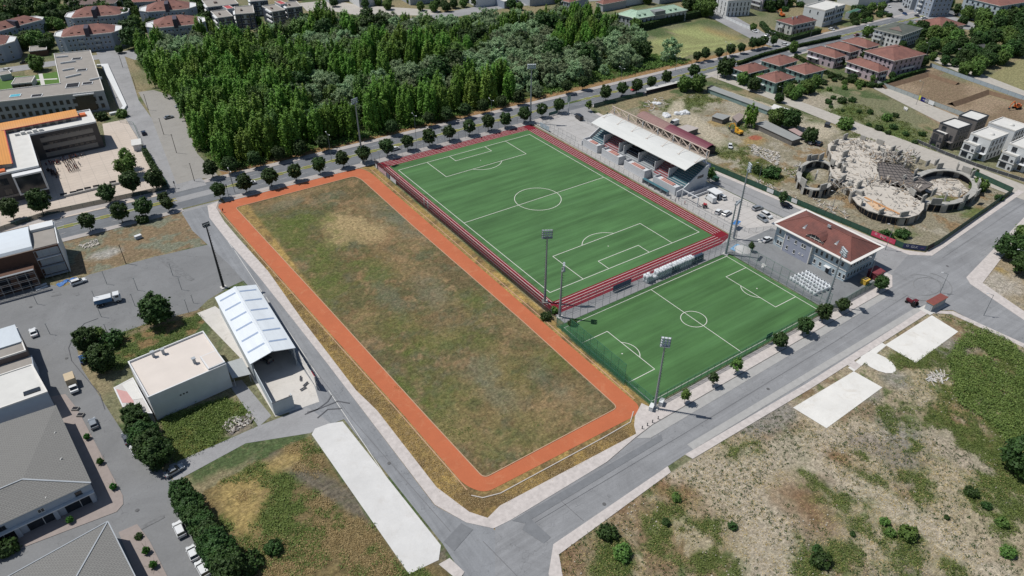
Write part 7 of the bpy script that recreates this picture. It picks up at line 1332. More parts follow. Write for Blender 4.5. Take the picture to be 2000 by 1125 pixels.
fill('broad', [(600, 5), (880, -10), (1180, -10), (1200, 0), (1140, 12), (860, 24), (640, 14)], 40, .5, .9, lambda k: f'{nth(k)} tree along the far edge of the wood', 'trees along the far edge of the wood')
fill('broad', [(1840, 78), (2010, 60), (2010, 105), (1935, 140), (1900, 165), (1850, 135)], 34, .8, 1.4, lambda k: f'{nth(k)} tree of the dense green belt by the slate roofed house', 'trees of the green belt')
fill('broad', [(1860, 45), (1960, 18), (2010, 30), (2010, 65), (1960, 60), (1900, 60)], 24, .9, 1.4, lambda k: f'{nth(k)} tree below the large corner apartment house', 'trees below the corner apartment house')
fill('broad', [(1345, 2), (1390, 0), (1385, 35), (1345, 22)], 9, 1., 1.6, lambda k: f'{nth(k)} tall tree between the green roof and the white town house', 'trees beside the white town house')
fill('shrub', [(1660, 18), (1750, 30), (1740, 46), (1660, 55)], 22, .9, 1.8, lambda k: f'{nth(k)} shrub in the garden by the white office house', 'garden shrubs by the office house')
fill('shrub', [(1480, 4), (1570, 0), (1565, 20), (1500, 24)], 16, 1., 2., lambda k: f'{nth(k)} shrub on the plot behind the bright red roof', 'shrubs behind the bright red roof')
fill('shrub', [(1500, 165), (1640, 150), (1720, 175), (1700, 185), (1600, 165)], 12, .8, 1.6, lambda k: f'{nth(k)} garden shrub round the villas', 'garden shrubs round the villas')
fill('shrub', [(1600, 165), (1800, 250), (1830, 290), (1700, 270), (1620, 220)], 18, .6, 1.4, lambda k: f'{nth(k)} low shrub on the waste plot behind the shell', 'low shrubs behind the shell')
fill('broad', [(1440, 150), (1500, 190), (1580, 190), (1610, 172), (1560, 178), (1500, 172)], 10, .5, .9, lambda k: f'{nth(k)} small tree in front of the grey-green villas', 'small trees before the grey-green villas')
fill('broad', [(1760, 70), (1830, 60), (1870, 100), (1800, 110)], 12, .7, 1.2, lambda k: f'{nth(k)} tree between the guest house and the slate roofed house', 'trees near the guest house')
FH = [((640, -16), (690, -22), (680, -32)), ((700, -8), (745, -14), (738, -26)), ((800, -12), (850, -18), (845, -30)), ((930, -8), (985, -14), (978, -28)), ((1035, -10), (1090, -16), (1080, -30)), ((1210, -8), (1260, -16), (1250, -30)), ((1290, -14), (1340, -22), (1330, -36)), ((1560, -14), (1600, -8), (1640, -22)), ((560, -20), (610, -26), (600, -40)), ((1640, -18), (1680, -8), (1720, -24))]
for k, q in enumerate(FH): bld('house', Q(*q, 8, 0), 8, WHITE if k % 2 else GREYW, f'{nth(k)} town house just beyond the top edge of the photo', 'house', 'town houses beyond the top edge', roof='hip', rise=2.4, roofm=TILE if k % 3 else TILEBR)
S('far_square', [gp([(585, 6), (650, 0), (700, 10), (860, 20), (850, 30), (700, 30), (640, 20), (600, 22)])], stained('far_paving', 'a9a49d', '8a857f', .5), z=.03)
def hedge(name, label, pts, wd, h, seed=0, m='dark'):
    P = [Vector(p) for p in pts]; r = np.random.default_rng(seed); C = []
    for i in range(len(P)-1):
        ln = (P[i+1]-P[i]).length; k = int(ln*26*h); t = r.random(k); q = np.array(P[i])[None]*(1-t[:, None])+np.array(P[i+1])[None]*t[:, None]; u = (P[i+1]-P[i]).normalized(); s = r.uniform(-1, 1, k); q += np.array([-u.y, u.x])*(s*wd/2)[:, None]; C.append(np.concatenate([q, (h*np.where(abs(s) > .8, r.random(k), .75+.25*r.random(k)))[:, None]], 1))
    C = np.concatenate(C); V, F = leaves(C, r.normal(0, .5, C.shape)+np.array([0, 0, .7]), .55, r); o = P[0]; t = empty(name, (0, 0, 0), 0, label, 'hedge', 'clipped hedges'); put('foliage', np_mesh('foliage', V, F, LM[m]), t)
    b = MB(); q = offset_line([tuple(p) for p in P], wd/2-.25, -wd/2+.25); n = len(P); [b.prism([q[2*n-1-i], q[2*n-2-i], q[i+1], q[i]], 0, h-.25) for i in range(n-1)]; b.build('twig_core', mat('hedge_core', '26341f', .95, .2), t)
hedge('hedge', 'overgrown hedge between the school yard and the north street', gp([(284, 300), (300, 330), (322, 366)]), 2.2, 2.6, 7); hedge('hedge', 'tall dark hedge round the green roofed building', gp([(1250, 60), (1300, 47), (1368, 32)]), 4, 4.5, 1); hedge('hedge', 'hedge round the bright red roofed villa', gp([(1486, 50), (1500, 66), (1540, 80), (1600, 65)]), 3, 3, 2); hedge('hedge', 'hedge between the grey-green and the pink villas', gp([(1552, 112), (1600, 140), (1650, 160), (1715, 172)]), 1.6, 2.2, 3); hedge('hedge', 'hedge along the villas facing the avenue', gp([(1440, 128), (1490, 110), (1560, 92), (1640, 75)]), 1.6, 2., 4); hedge('hedge', 'long hedge in front of the pink villas', gp([(1715, 172), (1760, 152), (1805, 140)]), 1.6, 2., 5)
# ------------------------------------------------------------ vehicles
def paint_(name, col, metal=.0): return mat('paint_'+name, col, .28, .04, .5, metal=metal, spec=.5)
PT = {'white': paint_('white', 'cdcfd0'), 'silver': paint_('silver', '8e949a', .3), 'dark': paint_('dark', '1e2126'), 'grey': paint_('grey', '5b6067', .2), 'blue': paint_('blue', '2a4a78'), 'navy': paint_('navy', '1b2438'), 'red': paint_('red', '9e2228'), 'maroon': paint_('maroon', '5e1f25'), 'yellow': paint_('yellow', 'd09a2c'), 'orange': paint_('orange', 'c2622c')}
TYRE = mat('tyre_rubber', '1c1c1d', .9, .1); RIM = mat('wheel_rim', '8f9396', .4, .05, metal=.5); LITE = mat('headlight_glass', 'c9cccf', .2, 0, spec=.7); TAIL = mat('tail_light', '8a1c1c', .3, 0); CGL = mat('car_glass', '14181c', .08, 0, spec=.7)
SPEC = {'saloon': (4.5, 1.76, 1.42, [(-2.25, .35), (-2.25, .8), (-2.1, .95), (-1.55, 1.0), (.75, .95), (1.9, .82), (2.22, .62), (2.25, .35)], (-1.75, -1.0, .35, 1.15)), 'hatch': (4.1, 1.74, 1.5, [(-2.05, .35), (-2.05, .95), (-1.9, 1.02), (.75, .97), (1.75, .85), (2.02, .62), (2.05, .35)], (-1.95, -1.55, .3, 1.1)),
        'estate': (4.6, 1.82, 1.62, [(-2.3, .38), (-2.3, 1.), (-2.2, 1.08), (.9, 1.04), (2.05, .92), (2.28, .65), (2.3, .38)], (-2.22, -1.95, .35, 1.2)), 'van': (5.3, 1.98, 2.35, [(-2.65, .4), (-2.65, 1.3), (1.5, 1.3), (2.3, 1.05), (2.62, .75), (2.65, .4)], (-2.62, -2.55, 1.1, 2.0))}
VP_ = {}
def vehicle(kind, col):
    key = (kind, col)
    if key in VP_: return VP_[key]
    L_, W_2, H_2, pr, (r0, r1, r2, r3) = SPEC[kind]; e = empty('parked_car' if kind != 'van' else 'van', (0, 0, -500)); hw = W_2/2; b = MB()
    A = [(x, -hw, z) for x, z in pr]; B = [(x, hw, z) for x, z in pr]; n = len(pr); b.poly(A[::-1]); b.poly(B)
    for i in range(n): j = (i+1) % n; b.quad(A[i], A[j], B[j], B[i])
    zb = pr[2][1] if kind != 'van' else 1.3; zt = H_2; ri = hw*.8 if kind != 'van' else hw*.93
    b.quad((r1, -ri, zt), (r2, -ri, zt), (r2, ri, zt), (r1, ri, zt)); b.box(r1+.05, r2-.05, -ri+.03, ri-.03, zt-.03, zt+.03)
    if kind == 'van': lo4 = [(-2.62, -hw+.03, zb-.02), (1.15, -hw+.03, zb-.02), (1.1, -ri, zt-.05), (-2.55, -ri, zt-.05)]; b.poly(lo4); b.poly([(x, -y, z) for x, y, z in lo4][::-1]); b.quad((-2.62, hw-.03, zb), (-2.62, -hw+.03, zb), (-2.55, -ri, zt-.05), (-2.55, ri, zt-.05))
    bd = b.build('body', PT[col], e); bp = bd.modifiers.new('bevel', 'BEVEL'); bp.width = .07; bp.segments = 2; bp.limit_method = 'ANGLE'
    b = MB(); k0 = hw-.06; zb2 = zb-.03; a = [(r0, -k0, zb2), (r3, -k0, zb2), (r2, -ri-.01, zt-.02), (r1, -ri-.01, zt-.02)]; c = [(x, -y, z) for x, y, z in a]
    if kind == 'van': a = [(.9, -k0, zb2), (2.05, -k0, zb2-.05), (1.25, -ri-.01, zt-.15), (.9, -ri-.01, zt-.15)]; c = [(x, -y, z) for x, y, z in a]; b.poly(a); b.poly(c[::-1]); b.quad(a[1], c[1], c[2], a[2])
    else: b.poly(a); b.poly(c[::-1]); b.quad(a[1], c[1], c[2], a[2]); b.quad(c[0], a[0], a[3], c[3])
    b.build('glass', CGL, e)
    for x in (-L_*.3, L_*.31):
        for s in (-1, 1): w_ = MB().tube((x, s*(hw-.2), .32), (x, s*(hw+.02), .32), .32, n=14).build('wheel', TYRE, e); MB().tube((x, s*(hw+.0), .32), (x, s*(hw+.035), .32), .19, n=10).build('rim', RIM, w_)
    for s in (-1, 1): MB().box(L_/2-.12, L_/2+.02, s*(hw-.28)-.2, s*(hw-.28)+.2, .6, .75).build('headlight', LITE, e); MB().box(-L_/2-.02, -L_/2+.08, s*(hw-.22)-.14, s*(hw-.22)+.14, .7, .88).build('tail_light', TAIL, e); MB().box(r3-.5, r3-.25, s*(hw+.09)-.07, s*(hw+.09)+.07, zb, zb+.14).build('mirror', PT[col], e)
    VP_[key] = [e, False]; return VP_[key]
def car(kind, col, px, py, qx, qy, label, grp=None, cat='car'):
    """car centred on a photo point, nose towards the second photo point"""
    v = vehicle(kind, col); a, c = Vector(g(px, py, .3)), Vector(g(qx, qy, .3)); an = math.atan2((c-a).y, (c-a).x)
    if v[1]: o = copy_tree(v[0])
    else: o = v[0]; v[1] = True; kids(o); [kids(q) for q in o.children]
    for k_ in ('group',):
        if k_ in o: del o[k_]
    o.location = (a.x, a.y, .09 if py < 480 or True else 0); o.rotation_euler = (0, 0, an); tag(o, label, cat, grp); return o
for a in [('estate', 'white', 154, 552, 175, 545, 'white estate car beside the blue sheet by the scaffolding'), ('saloon', 'white', 66, 651, 62, 640, 'white saloon alone in the wide yard'), ('hatch', 'blue', 163, 703, 158, 690, 'blue car under the round yard trees'), ('hatch', 'silver', 183, 829, 179, 818, 'silver hatchback on the lower yard road'), ('saloon', 'grey', 249, 858, 244, 846, 'grey car, first under the round tree row'), ('hatch', 'white', 265, 881, 260, 870, 'white car, second under the round tree row'), ('saloon', 'silver', 341, 921, 365, 907, 'silver grey saloon in the shade at the lower side street'), ('estate', 'white', 351, 1036, 345, 1022, 'white estate car nose up beside the lower round trees'), ('hatch', 'white', 377, 1082, 372, 1070, 'white hatchback half under the lower round trees'), ('estate', 'white', 396, 1113, 390, 1102, 'pale car at the bottom of the lower tree row'), ('saloon', 'dark', 287, 617, 285, 608, 'dark car in the shade of the large yard tree'), ('estate', 'grey', 520, 703, 505, 694, 'grey estate car parked under the hangar roof'),
    ('saloon', 'white', 489, 359, 460, 366, 'white car driving on the avenue behind a street tree'), ('saloon', 'white', 771, 292, 745, 299, 'white car on the avenue behind the long pitch'), ('hatch', 'red', 1238, 176, 1220, 181, 'red car half hidden by an avenue tree'), ('estate', 'white', 1533, 88, 1545, 91, 'white people carrier on the avenue by the field lane'), ('saloon', 'white', 1474, 62, 1485, 67, 'white car at the white panel fence'), ('saloon', 'white', 1498, 70, 1508, 66, 'white car pulling out of the lane'), ('saloon', 'silver', 330, 230, 345, 226, 'silver car alone on the dirt car park'), ('hatch', 'silver', 350, 208, 338, 211, 'silver car at the edge of the wood'), ('saloon', 'dark', 359, 213, 347, 216, 'dark car at the edge of the wood'), ('saloon', 'white', 396, 262, 384, 264, 'white car under the poplars, upper one'), ('saloon', 'white', 396, 272, 384, 275, 'white car under the poplars, lower one'), ('estate', 'navy', 281, 261, 276, 250, 'dark blue car at the school gatehouse'), ('saloon', 'dark', 47, 123, 30, 126, 'dark car on the street before the red roofed flats'), ('estate', 'white', 16, 138, 30, 139, 'white van-like car by the modern block'),
    ('estate', 'white', 1409, 386, 1400, 380, 'white pickup-like car beside the guard cabin'), ('hatch', 'white', 1403, 415, 1412, 407, 'small white car in the car park'), ('estate', 'white', 1419, 418, 1430, 411, 'white off-roader in the car park'), ('estate', 'silver', 1479, 408, 1492, 404, 'silver estate alone in the inner car park'), ('estate', 'white', 1497, 422, 1508, 428, 'white car next to the silver one near the club building'), ('estate', 'silver', 1489, 429, 1500, 436, 'silver estate beside the white car near the club building'), ('saloon', 'white', 1497, 469, 1510, 463, 'white saloon at the corner of the club building'), ('saloon', 'navy', 1536, 402, 1546, 406, 'dark blue car beside the young tree'), ('hatch', 'white', 1378, 344, 1372, 338, 'white car behind the grandstand'), ('hatch', 'white', 1426, 287, 1427, 293, 'white car in the weeds of the building land'), ('estate', 'silver', 1587, 280, 1600, 276, 'silver car on the dirt road by the shell'), ('estate', 'navy', 1600, 282, 1606, 276, 'dark blue car on the dirt road by the shell'),
    ('saloon', 'white', 1735, 13, 1748, 17, 'white car in the queue at the roundabout'), ('saloon', 'dark', 1728, 7, 1740, 10, 'dark car in the queue at the roundabout'), ('saloon', 'dark', 1772, 15, 1760, 12, 'dark car leaving the roundabout'), ('saloon', 'dark', 1759, 21, 1768, 26, 'dark car entering the roundabout'), ('hatch', 'blue', 1767, 28, 1776, 32, 'blue car entering the roundabout'), ('saloon', 'white', 1796, 26, 1808, 25, 'white car behind the red roofed house'), ('saloon', 'navy', 1791, 32, 1800, 36, 'dark blue car at the roundabout island'), ('saloon', 'white', 1805, 36, 1815, 36, 'white car at the red roof'), ('hatch', 'blue', 1854, 18, 1862, 16, 'blue car before the grey balcony flats'), ('estate', 'white', 1695, 53, 1706, 50, 'white car on the avenue beside the guest house'), ('saloon', 'maroon', 1673, 69, 1684, 66, 'dark red car on the avenue behind the pink villas'), ('saloon', 'red', 1904, 70, 1912, 73, 'red car, upper of two on the pale square'), ('saloon', 'red', 1936, 82, 1944, 85, 'red car, lower of two on the pale square'), ('saloon', 'dark', 1909, 66, 1917, 69, 'dark car beside the red one'), ('saloon', 'white', 1918, 66, 1926, 69, 'white car at the yellow kerb'), ('hatch', 'white', 1624, 58, 1632, 60, 'white car before the white office house'), ('saloon', 'grey', 1632, 55, 1640, 57, 'grey car in the shade of the white office house'), ('saloon', 'dark', 1010, 3, 1020, 1, 'dark car on the far street'), ('saloon', 'dark', 520, 52, 530, 50, 'dark car in front of the dark flats')]: car(*a)
car('van', 'dark', 1131, 232, 1120, 224, 'black van with a white roof in the paved yard by the avenue', cat='van'); car('van', 'white', 1387, 391, 1376, 383, 'large white panel van in the car park', cat='van'); car('van', 'white', 1316, 243, 1305, 247, 'old white van on the dirt road behind the grandstand', cat='van')
def wheels(e, xs, hw, r, wd=.3):
    for x in xs:
        for s in (-1, 1): w_ = MB().tube((x, s*(hw-wd), r), (x, s*hw, r), r, n=16).build('wheel', TYRE, e); MB().tube((x, s*(hw-.02), r), (x, s*(hw+.03), r), r*.5, n=10).build('rim', RIM, w_)
def heading(px, py, qx, qy): a, c = Vector(g(px, py)), Vector(g(qx, qy)); return (a.x, a.y, .05), math.atan2((c-a).y, (c-a).x)
lo_, an = heading(213, 592, 245, 584); e = empty('tipper_truck', lo_, an, 'white and blue tipper truck parked in the wide yard', 'truck'); b = MB(); b.box(-3.6, 1.2, -1.2, 1.2, 1.15, 2.5, 0).box(-3.6, 1.2, -1.25, 1.25, 2.5, 2.62, 1); b.build('tipper_body', [mat('blue_sheet', '4d7194', .6, .15), PT['white']], e); MB().box(-3.9, 3.4, -.5, .5, .7, 1.1).build('chassis', FRD, e)
b = MB(); b.box(1.7, 3.7, -1.2, 1.2, .7, 1.9).box(1.75, 3.5, -1.15, 1.15, 1.9, 2.9); cb = b.build('cab', PT['white'], e); b = MB(); b.box(3.5, 3.53, -1., 1., 1.95, 2.7).box(2.3, 3.2, -1.2, -1.16, 1.95, 2.6).box(2.3, 3.2, 1.16, 1.2, 1.95, 2.6); b.build('glass', CGL, cb); wheels(e, (-2.9, -1.7, 2.7), 1.2, .5)
lo_, an = heading(144, 757, 151, 778); e = empty('pickup_truck', lo_, an, 'white pickup with a tall beige box body on the yard road', 'truck'); b = MB(); b.box(-3.2, .2, -1.15, 1.15, .8, 3.); b.build('box_body', mat('beige_box', 'b6a68c', .8, .08), e); b = MB(); b.box(.3, 1.6, -.95, .95, .6, 1.2).box(1.3, 3.2, -.95, .95, .6, 1.2).box(1.2, 2.1, -.85, .85, 1.2, 1.85); cb = b.build('cab', PT['white'], e); b = MB(); b.box(.3, 1.25, -.86, .86, 1.2, 1.3).poly([(2.12, -.8, 1.8), (2.12, .8, 1.8), (2.7, .85, 1.22), (2.7, -.85, 1.22)][::-1]); b.build('glass', CGL, cb); wheels(e, (-2.1, 2.4), 1., .38)
def tractor(px, py, qx, qy, label, col, s=1.):
    lo_, an = heading(px, py, qx, qy); e = empty('tractor', lo_, an, label, 'tractor'); e.scale = (s, s, s); MB().box(-.2, 2., -.4, .4, .7, 1.4).build('bonnet', PT[col], e); b = MB(); b.box(-1.4, -.2, -.7, .7, 2.1, 2.25, 0); [b.box(x, x+.1, y, y+.1, 1., 2.1, 0) for x in (-1.3, -.35) for y in (-.65, .55)]; b.build('cab', PT[col], e); MB().box(-1.1, -.6, -.3, .3, .9, 1.3).build('seat', FRD, e); MB().tube((-.2, 0, 1.), (-.3, 0, 1.6), .04, n=6).build('steering_column', FRD, e)
    for s_ in (-1, 1): MB().tube((-.9, s_*.55, .75), (-.9, s_*.95, .75), .75, n=16).build('wheel', TYRE, e); MB().tube((1.5, s_*.5, .42), (1.5, s_*.8, .42), .42, n=14).build('wheel', TYRE, e)
tractor(1780, 595, 1765, 586, 'red tractor driving on the south street beside the kiosk', 'maroon'); tractor(1376, 405, 1372, 395, 'small red tractor in the car park', 'red', .8)
def digger(px, py, qx, qy, label, col, tracks=True, s=1.):
    lo_, an = heading(px, py, qx, qy); e = empty('excavator', lo_, an, label, 'excavator'); e.scale = (s, s, s)
    if tracks: [MB().box(-1.9, 1.9, y-.3, y+.3, 0, .8).build('track', TYRE, e) for y in (-1.1, 1.1)]
    else: wheels(e, (-1.5, 1.5), 1.1, .65)
    MB().box(-2., 1.2, -1.2, 1.2, .9, 1.9).build('body', PT[col], e); cb = MB().box(.0, 1.4, .1, 1.1, 1.9, 3.).build('cab', PT[col], e); MB().box(1.4, 1.43, .2, 1., 2., 2.9).build('glass', CGL, cb)
    ar_ = MB().bar((1.2, -.4, 1.6), (3.4, -.4, 4.2), .4).bar((3.4, -.4, 4.2), (5.4, -.4, 3.), .3).bar((5.4, -.4, 3.), (5.8, -.4, 1.2), .25).build('boom', PT[col], e); MB().box(5.3, 6.1, -.8, 0, .5, 1.3).build('bucket', FRD, ar_)
    if not tracks: MB().box(2., 3.4, -1.2, 1.2, .2, 1.1).build('loader_shovel', FRD, e)
digger(1441, 262, 1425, 255, 'yellow wheeled digger on the dirt road of the building land', 'yellow', False); digger(1985, 212, 1970, 216, 'orange excavator at the edge of the dug earth', 'orange'); digger(1527, 32, 1518, 28, 'orange excavator by the bright red roofed villa', 'orange')
for k, (x, y) in enumerate(((1391, 347), (1396, 352))): lo_, an = heading(x, y, x+10, y+5); e = empty('waste_container', lo_, an, ['dark green waste container, farther one behind the grandstand', 'dark green waste container, nearer one behind the grandstand'][k], 'container'); gm = mat('bin_green', '27493c', .6, .1); MB().box(-1.4, 1.4, -.8, .8, .2, 1.5).build('body', gm, e); MB().box(-1.5, 1.5, -.9, .9, 1.5, 1.65).build('lid', gm, e); [MB().tube((x_, -.8, .12), (x_, .8, .12), .12, n=8).build('wheel', TYRE, e) for x_ in (-1., 1.)]
e = empty('skip', (*g(1615, 247), 0), .4, 'dark waste skip on the dirt road near the sheds', 'container'); b = MB(); b.box(-1.6, 1.6, -1., 1., 0, 1.6); b.build('body', FRD, e); MB().box(-1.7, 1.7, -1.1, 1.1, 1.6, 1.7).build('rim', FRD, e)
# ------------------------------------------------------------ bulk bags
BAG = mat('woven_bag', 'cdd1d4', .8, .08, 1.5); 
def bagproto(nm, open_):
    e = empty(nm, (0, 0, -500)); b = MB(); b.lathe([(.0, .0), (.42, .0), (.5, .15), (.52, .6), (.5, 1.02), (.4, 1.1), (.3, 1.16 if not open_ else 1.12)]+([(.1, 1.25), (0, 1.2)] if not open_ else []), 10); b.build('sack', BAG, e, smooth=True)
    if open_: MB().lathe([(.3, 1.1), (0, 1.06)], 10).build('open_top', DARKV, e)
    for a in range(4): t = a*math.pi/2+.78; MB().bar((.34*math.cos(t), .34*math.sin(t), 1.05), (.22*math.cos(t), .22*math.sin(t), 1.32), .07, .03).build('lifting_loop', BAG, e)
    return [e, False]
BGO, BGC = bagproto('bulk_bag', True), bagproto('bulk_bag', False)
def bag(p, x, y, z, label, grp, s=1.):
    if p[1]: o = copy_tree(p[0])
    else: o = p[0]; p[1] = True; kids(o)
    o.location = (x, y, z); o.rotation_euler = (0, 0, random.uniform(0, 6)); o.scale = (s*random.uniform(.93, 1.05), s, s*random.uniform(.92, 1.06)); tag(o, label, 'bag', grp)
A, B, C_ = Vector(g(1551, 548)), Vector(g(1590, 577)), Vector(g(1580, 532)); 
for i in range(9):
    for j in range(5):
        p00, p10, p01 = Vector(g(1546, 548)), Vector(g(1590, 577)), Vector(g(1576, 536)); p = p00+(p10-p00)*(i/8)+(p01-p00)*(j/4)+Vector((.25*random.random(), .25*random.random())); bag(BGO, p.x, p.y, .02, f'open white bulk bag, {nth(i)} along and {nth(j)} across the block before the club building', 'open bulk bags before the club building', 1.25)
xs = np.arange(-4.3, 20.5, 1.14)
for k, x in enumerate(xs):
    for r in range(2):
        bag(BGC, x+random.uniform(-.1, .1), -65.1-1.15*r, .08, f'closed bulk bag, {nth(k)} from left, {"back" if r == 0 else "front"} ground row between the pitches', 'bulk bags stacked between the pitches', 1.28)
        if 3 < k < 19 or k in (0, 1): bag(BGC, x+random.uniform(-.2, .2), -65.3-1.1*r, 1.5, f'upper bulk bag on the {"back" if r == 0 else "front"} row, {nth(k)} from left, between the pitches', 'bulk bags stacked between the pitches', 1.22)
SL = mat('slate_tarpaulin', '3a4a5c', .6, .1, 1.)
for k, (x, w_) in enumerate(((6.2, 3.6), (15.6, 5.4))):
    t = empty('tarpaulin', (x, -66.9, 0), 0, ['dark blue tarpaulin hanging over the middle of the bag stack', 'dark blue tarpaulin over the right end of the bag stack'][k], 'tarpaulin'); b = MB(); b.poly([(0, -.3, .3), (w_, -.3, .3), (w_, .1, 2.5), (0, .1, 2.5)]); b.poly([(0, .1, 2.5), (w_, .1, 2.5), (w_-.3, 1., 2.75), (-.4, 1., 2.7)]); b.build('sheet', SL, t)
for k, (a, c) in enumerate(((35, -81), (39.5, -71.8), (47, -70))): t = empty('white_sack_heap', (a, c, 0), k, ['heap of white sacks at the right end of the small pitch', 'white sacks by the tall net fence', 'white sacks at the foot of the club building'][k], 'heap'); b = MB(); [b.lathe([(.5, 0), (.45, .35), (.2, .5), (0, .52)], 8, (random.uniform(-.9, .9), random.uniform(-.7, .7))) for _ in range(6)]; b.build('sacks', ROOFW, t)
t = empty('gravel_heap', (*g(1450, 488), 0), 0, 'pale gravel heap beside the two corner masts', 'heap'); b = MB(); b.lathe([(3.2, 0), (2.4, .5), (1.2, 1.05), (.3, 1.3), (0, 1.32)], 18); b.build('heap', mat('pale_gravel', 'b9b8b6', .95, .15, 2., bump=.6), t, smooth=True)
t = empty('blue_sheet', (*g(134, 549), 0), .3, 'crumpled bright blue plastic sheet beside the white estate car', 'sheet'); r = np.random.default_rng(2); b = MB()
for i in range(26): x, y = r.uniform(-3.2, 2.2), r.uniform(-.8, 1.) ; w_ = r.uniform(.3, .8); b.poly([(x-w_, y-w_*.6, r.uniform(.03, .15)), (x+w_, y-w_*.5, r.uniform(.05, .3)), (x+w_*.8, y+w_*.6, r.uniform(.1, .4)), (x-w_*.9, y+w_*.5, r.uniform(.05, .25))])
b.build('folds', mat('blue_plastic', '3f6fae', .4, .1), t)
t = empty('board_stack', (*g(1767, 214), 0), .4, 'stack of white boards on the waste plot behind the shell', 'stack'); [MB().box(-2.+i*.5, 2.+i*.3, -1.2+.5*i, -.8+.5*i, 0, .5+.2*(i % 2)).build('board', ROOFW, t) for i in range(4)]
for k, (x, y) in enumerate(((80, 558), (82, 563))): t = empty('wall_board', (*g(x, y), 0), .2, ['white wall panel lying on the yard edge, upper', 'white wall panel lying on the yard edge, lower'][k], 'panel'); MB().box(-1.7, 1.7, -.45, .45, .02, .22).build('panel', WHITE, t)
t = empty('site_tank', (*g(271, 466), 0), .2, 'small grey white box container on the dry patch', 'container'); MB().box(-1.1, 1.1, -.6, .6, .15, 1.3).build('body', mat('pale_blue_box', '9fa9b3', .6, .05), t); MB().box(-1.15, 1.15, -.65, .65, 1.3, 1.38).build('lid', WHITE, t)
for k, (x, y) in enumerate(((1272, 800), (1291, 790))): t = empty('electric_cabinet', (*g(x, y), 0), .5, ['white electric cabinet on the track side of the lower mast', 'white electric cabinet behind the lower mast, inside the fence'][k], 'cabinet'); MB().box(-.9, .9, -.5, .5, .1, 1.5).build('body', WHITE, t); MB().box(-.95, .95, -.55, .55, 1.5, 1.56).build('cap', WHITE, t); MB().box(-.02, .02, -.52, -.5, .2, 1.4).build('door_seam', FRD, t)
for k, (x, y) in enumerate(((1254, 838), (1264, 832), (1274, 826), (1285, 819))): t = empty('bollard', (*g(x, y), .12), 0, f'{nth(k)} black bollard on the kerb by the lower mast', 'bollard', 'black bollards on the kerb'); MB().tube((0, 0, 0), (0, 0, .8), .14, .1, 10).build('post', FRD, t); MB().lathe([(.16, .8), (.14, .92), (0, .98)], 10).build('cap', FRD, t)
for k, (x, y) in enumerate(((148, 800), (158, 812))): t = empty('planter', (*g(x, y), 0), -.6, ['square stone planter, upper of two on the yard kerb', 'square stone planter, lower of two on the yard kerb'][k], 'planter'); MB().box(-.8, .8, -.6, .6, 0, .55).build('box', GRAV, t); MB().box(-.65, .65, -.45, .45, .55, .58).build('soil', DARKV, t)
for k, (x, y) in enumerate(((144, 378), (157, 374), (172, 370), (189, 366), (221, 358), (240, 354), (125, 382))): t = empty('bench', (*g(x, y), 0), -.15, f'{nth(k)} dark bench along the front wall of the school yard', 'bench', 'benches of the school yard'); MB().box(-1.2, 1.2, -.28, .28, .42, .5).build('seat', FRD, t); MB().box(-1.2, 1.2, .25, .31, .5, .95).build('backrest', FRD, t); [MB().box(x_, x_+.1, -.25, .25, 0, .42).build('leg', FRD, t) for x_ in (-1.1, 1.)]
t = empty('yard_wall', (0, 0, 0), 0, 'low pale wall closing the school yard towards the avenue', 'wall'); b = MB(); q = gp([(126, 386), (250, 356), (256, 372)]); [b.bar((*q[i], .5), (*q[i+1], .5), .35, 1.) for i in range(2)]; b.build('wall', CONC, t)
def goal(x, y, rz, w_, h_, label):
    t = empty('football_goal', (x, y, 0), rz, label, 'goal'); b = MB(); b.tube((-w_/2, 0, 0), (-w_/2, 0, h_), .07, n=6).tube((w_/2, 0, 0), (w_/2, 0, h_), .07, n=6).tube((-w_/2, 0, h_), (w_/2, 0, h_), .07, n=6); b.build('frame', WHITE, t); b = MB()
    for s in (-w_/2, w_/2): b.poly([(s, 0, 0), (s, 0, h_), (s, -1.6, 0)])
    b.quad((-w_/2, 0, h_), (w_/2, 0, h_), (w_/2, -1.6, 0), (-w_/2, -1.6, 0)); b.build('net', NET, t)
t = empty('green_screen', (3.8, -108.3, 0), 0, 'small dark green screen on the south fence of the small pitch', 'screen'); MB().box(-1.3, 1.3, -.03, .03, 1.7, 3.6).build('cloth', mat('screen_green', '1f5a4a', .7), t)
goal(6.4, -110.3, 0, 3.2, 2., 'small goal leaning on the south pavement outside the green fence')
pm = mat('prefab_grey', 'a6a8a8', .8, .1)
t = empty('blue_canopy', (*g(1436, 446), 0), .3, 'small blue canopy beside the very tall mast', 'canopy'); b = MB(); b.poly([(-1.8, -1, 2.3), (1.8, -1, 2.5), (1.6, 1, 2.6), (-1.6, 1, 2.3)]); b.build('cloth', mat('canopy_blue', '3f74ad', .5), t); b = MB(); [b.tube((x_, y_, 0), (x_, y_, 2.4), .05, n=5) for x_ in (-1.6, 1.6) for y_ in (-.9, .9)]; b.build('leg', PGR, t)
t = empty('blue_pool', (*g(1437, 484), 0), .2, 'light blue sheet lying by the corner masts', 'sheet'); MB().box(-2.4, 2.4, -1., 1., .02, .25).build('sheet', mat('light_blue_sheet', '7aa3c4', .5, .1), t)
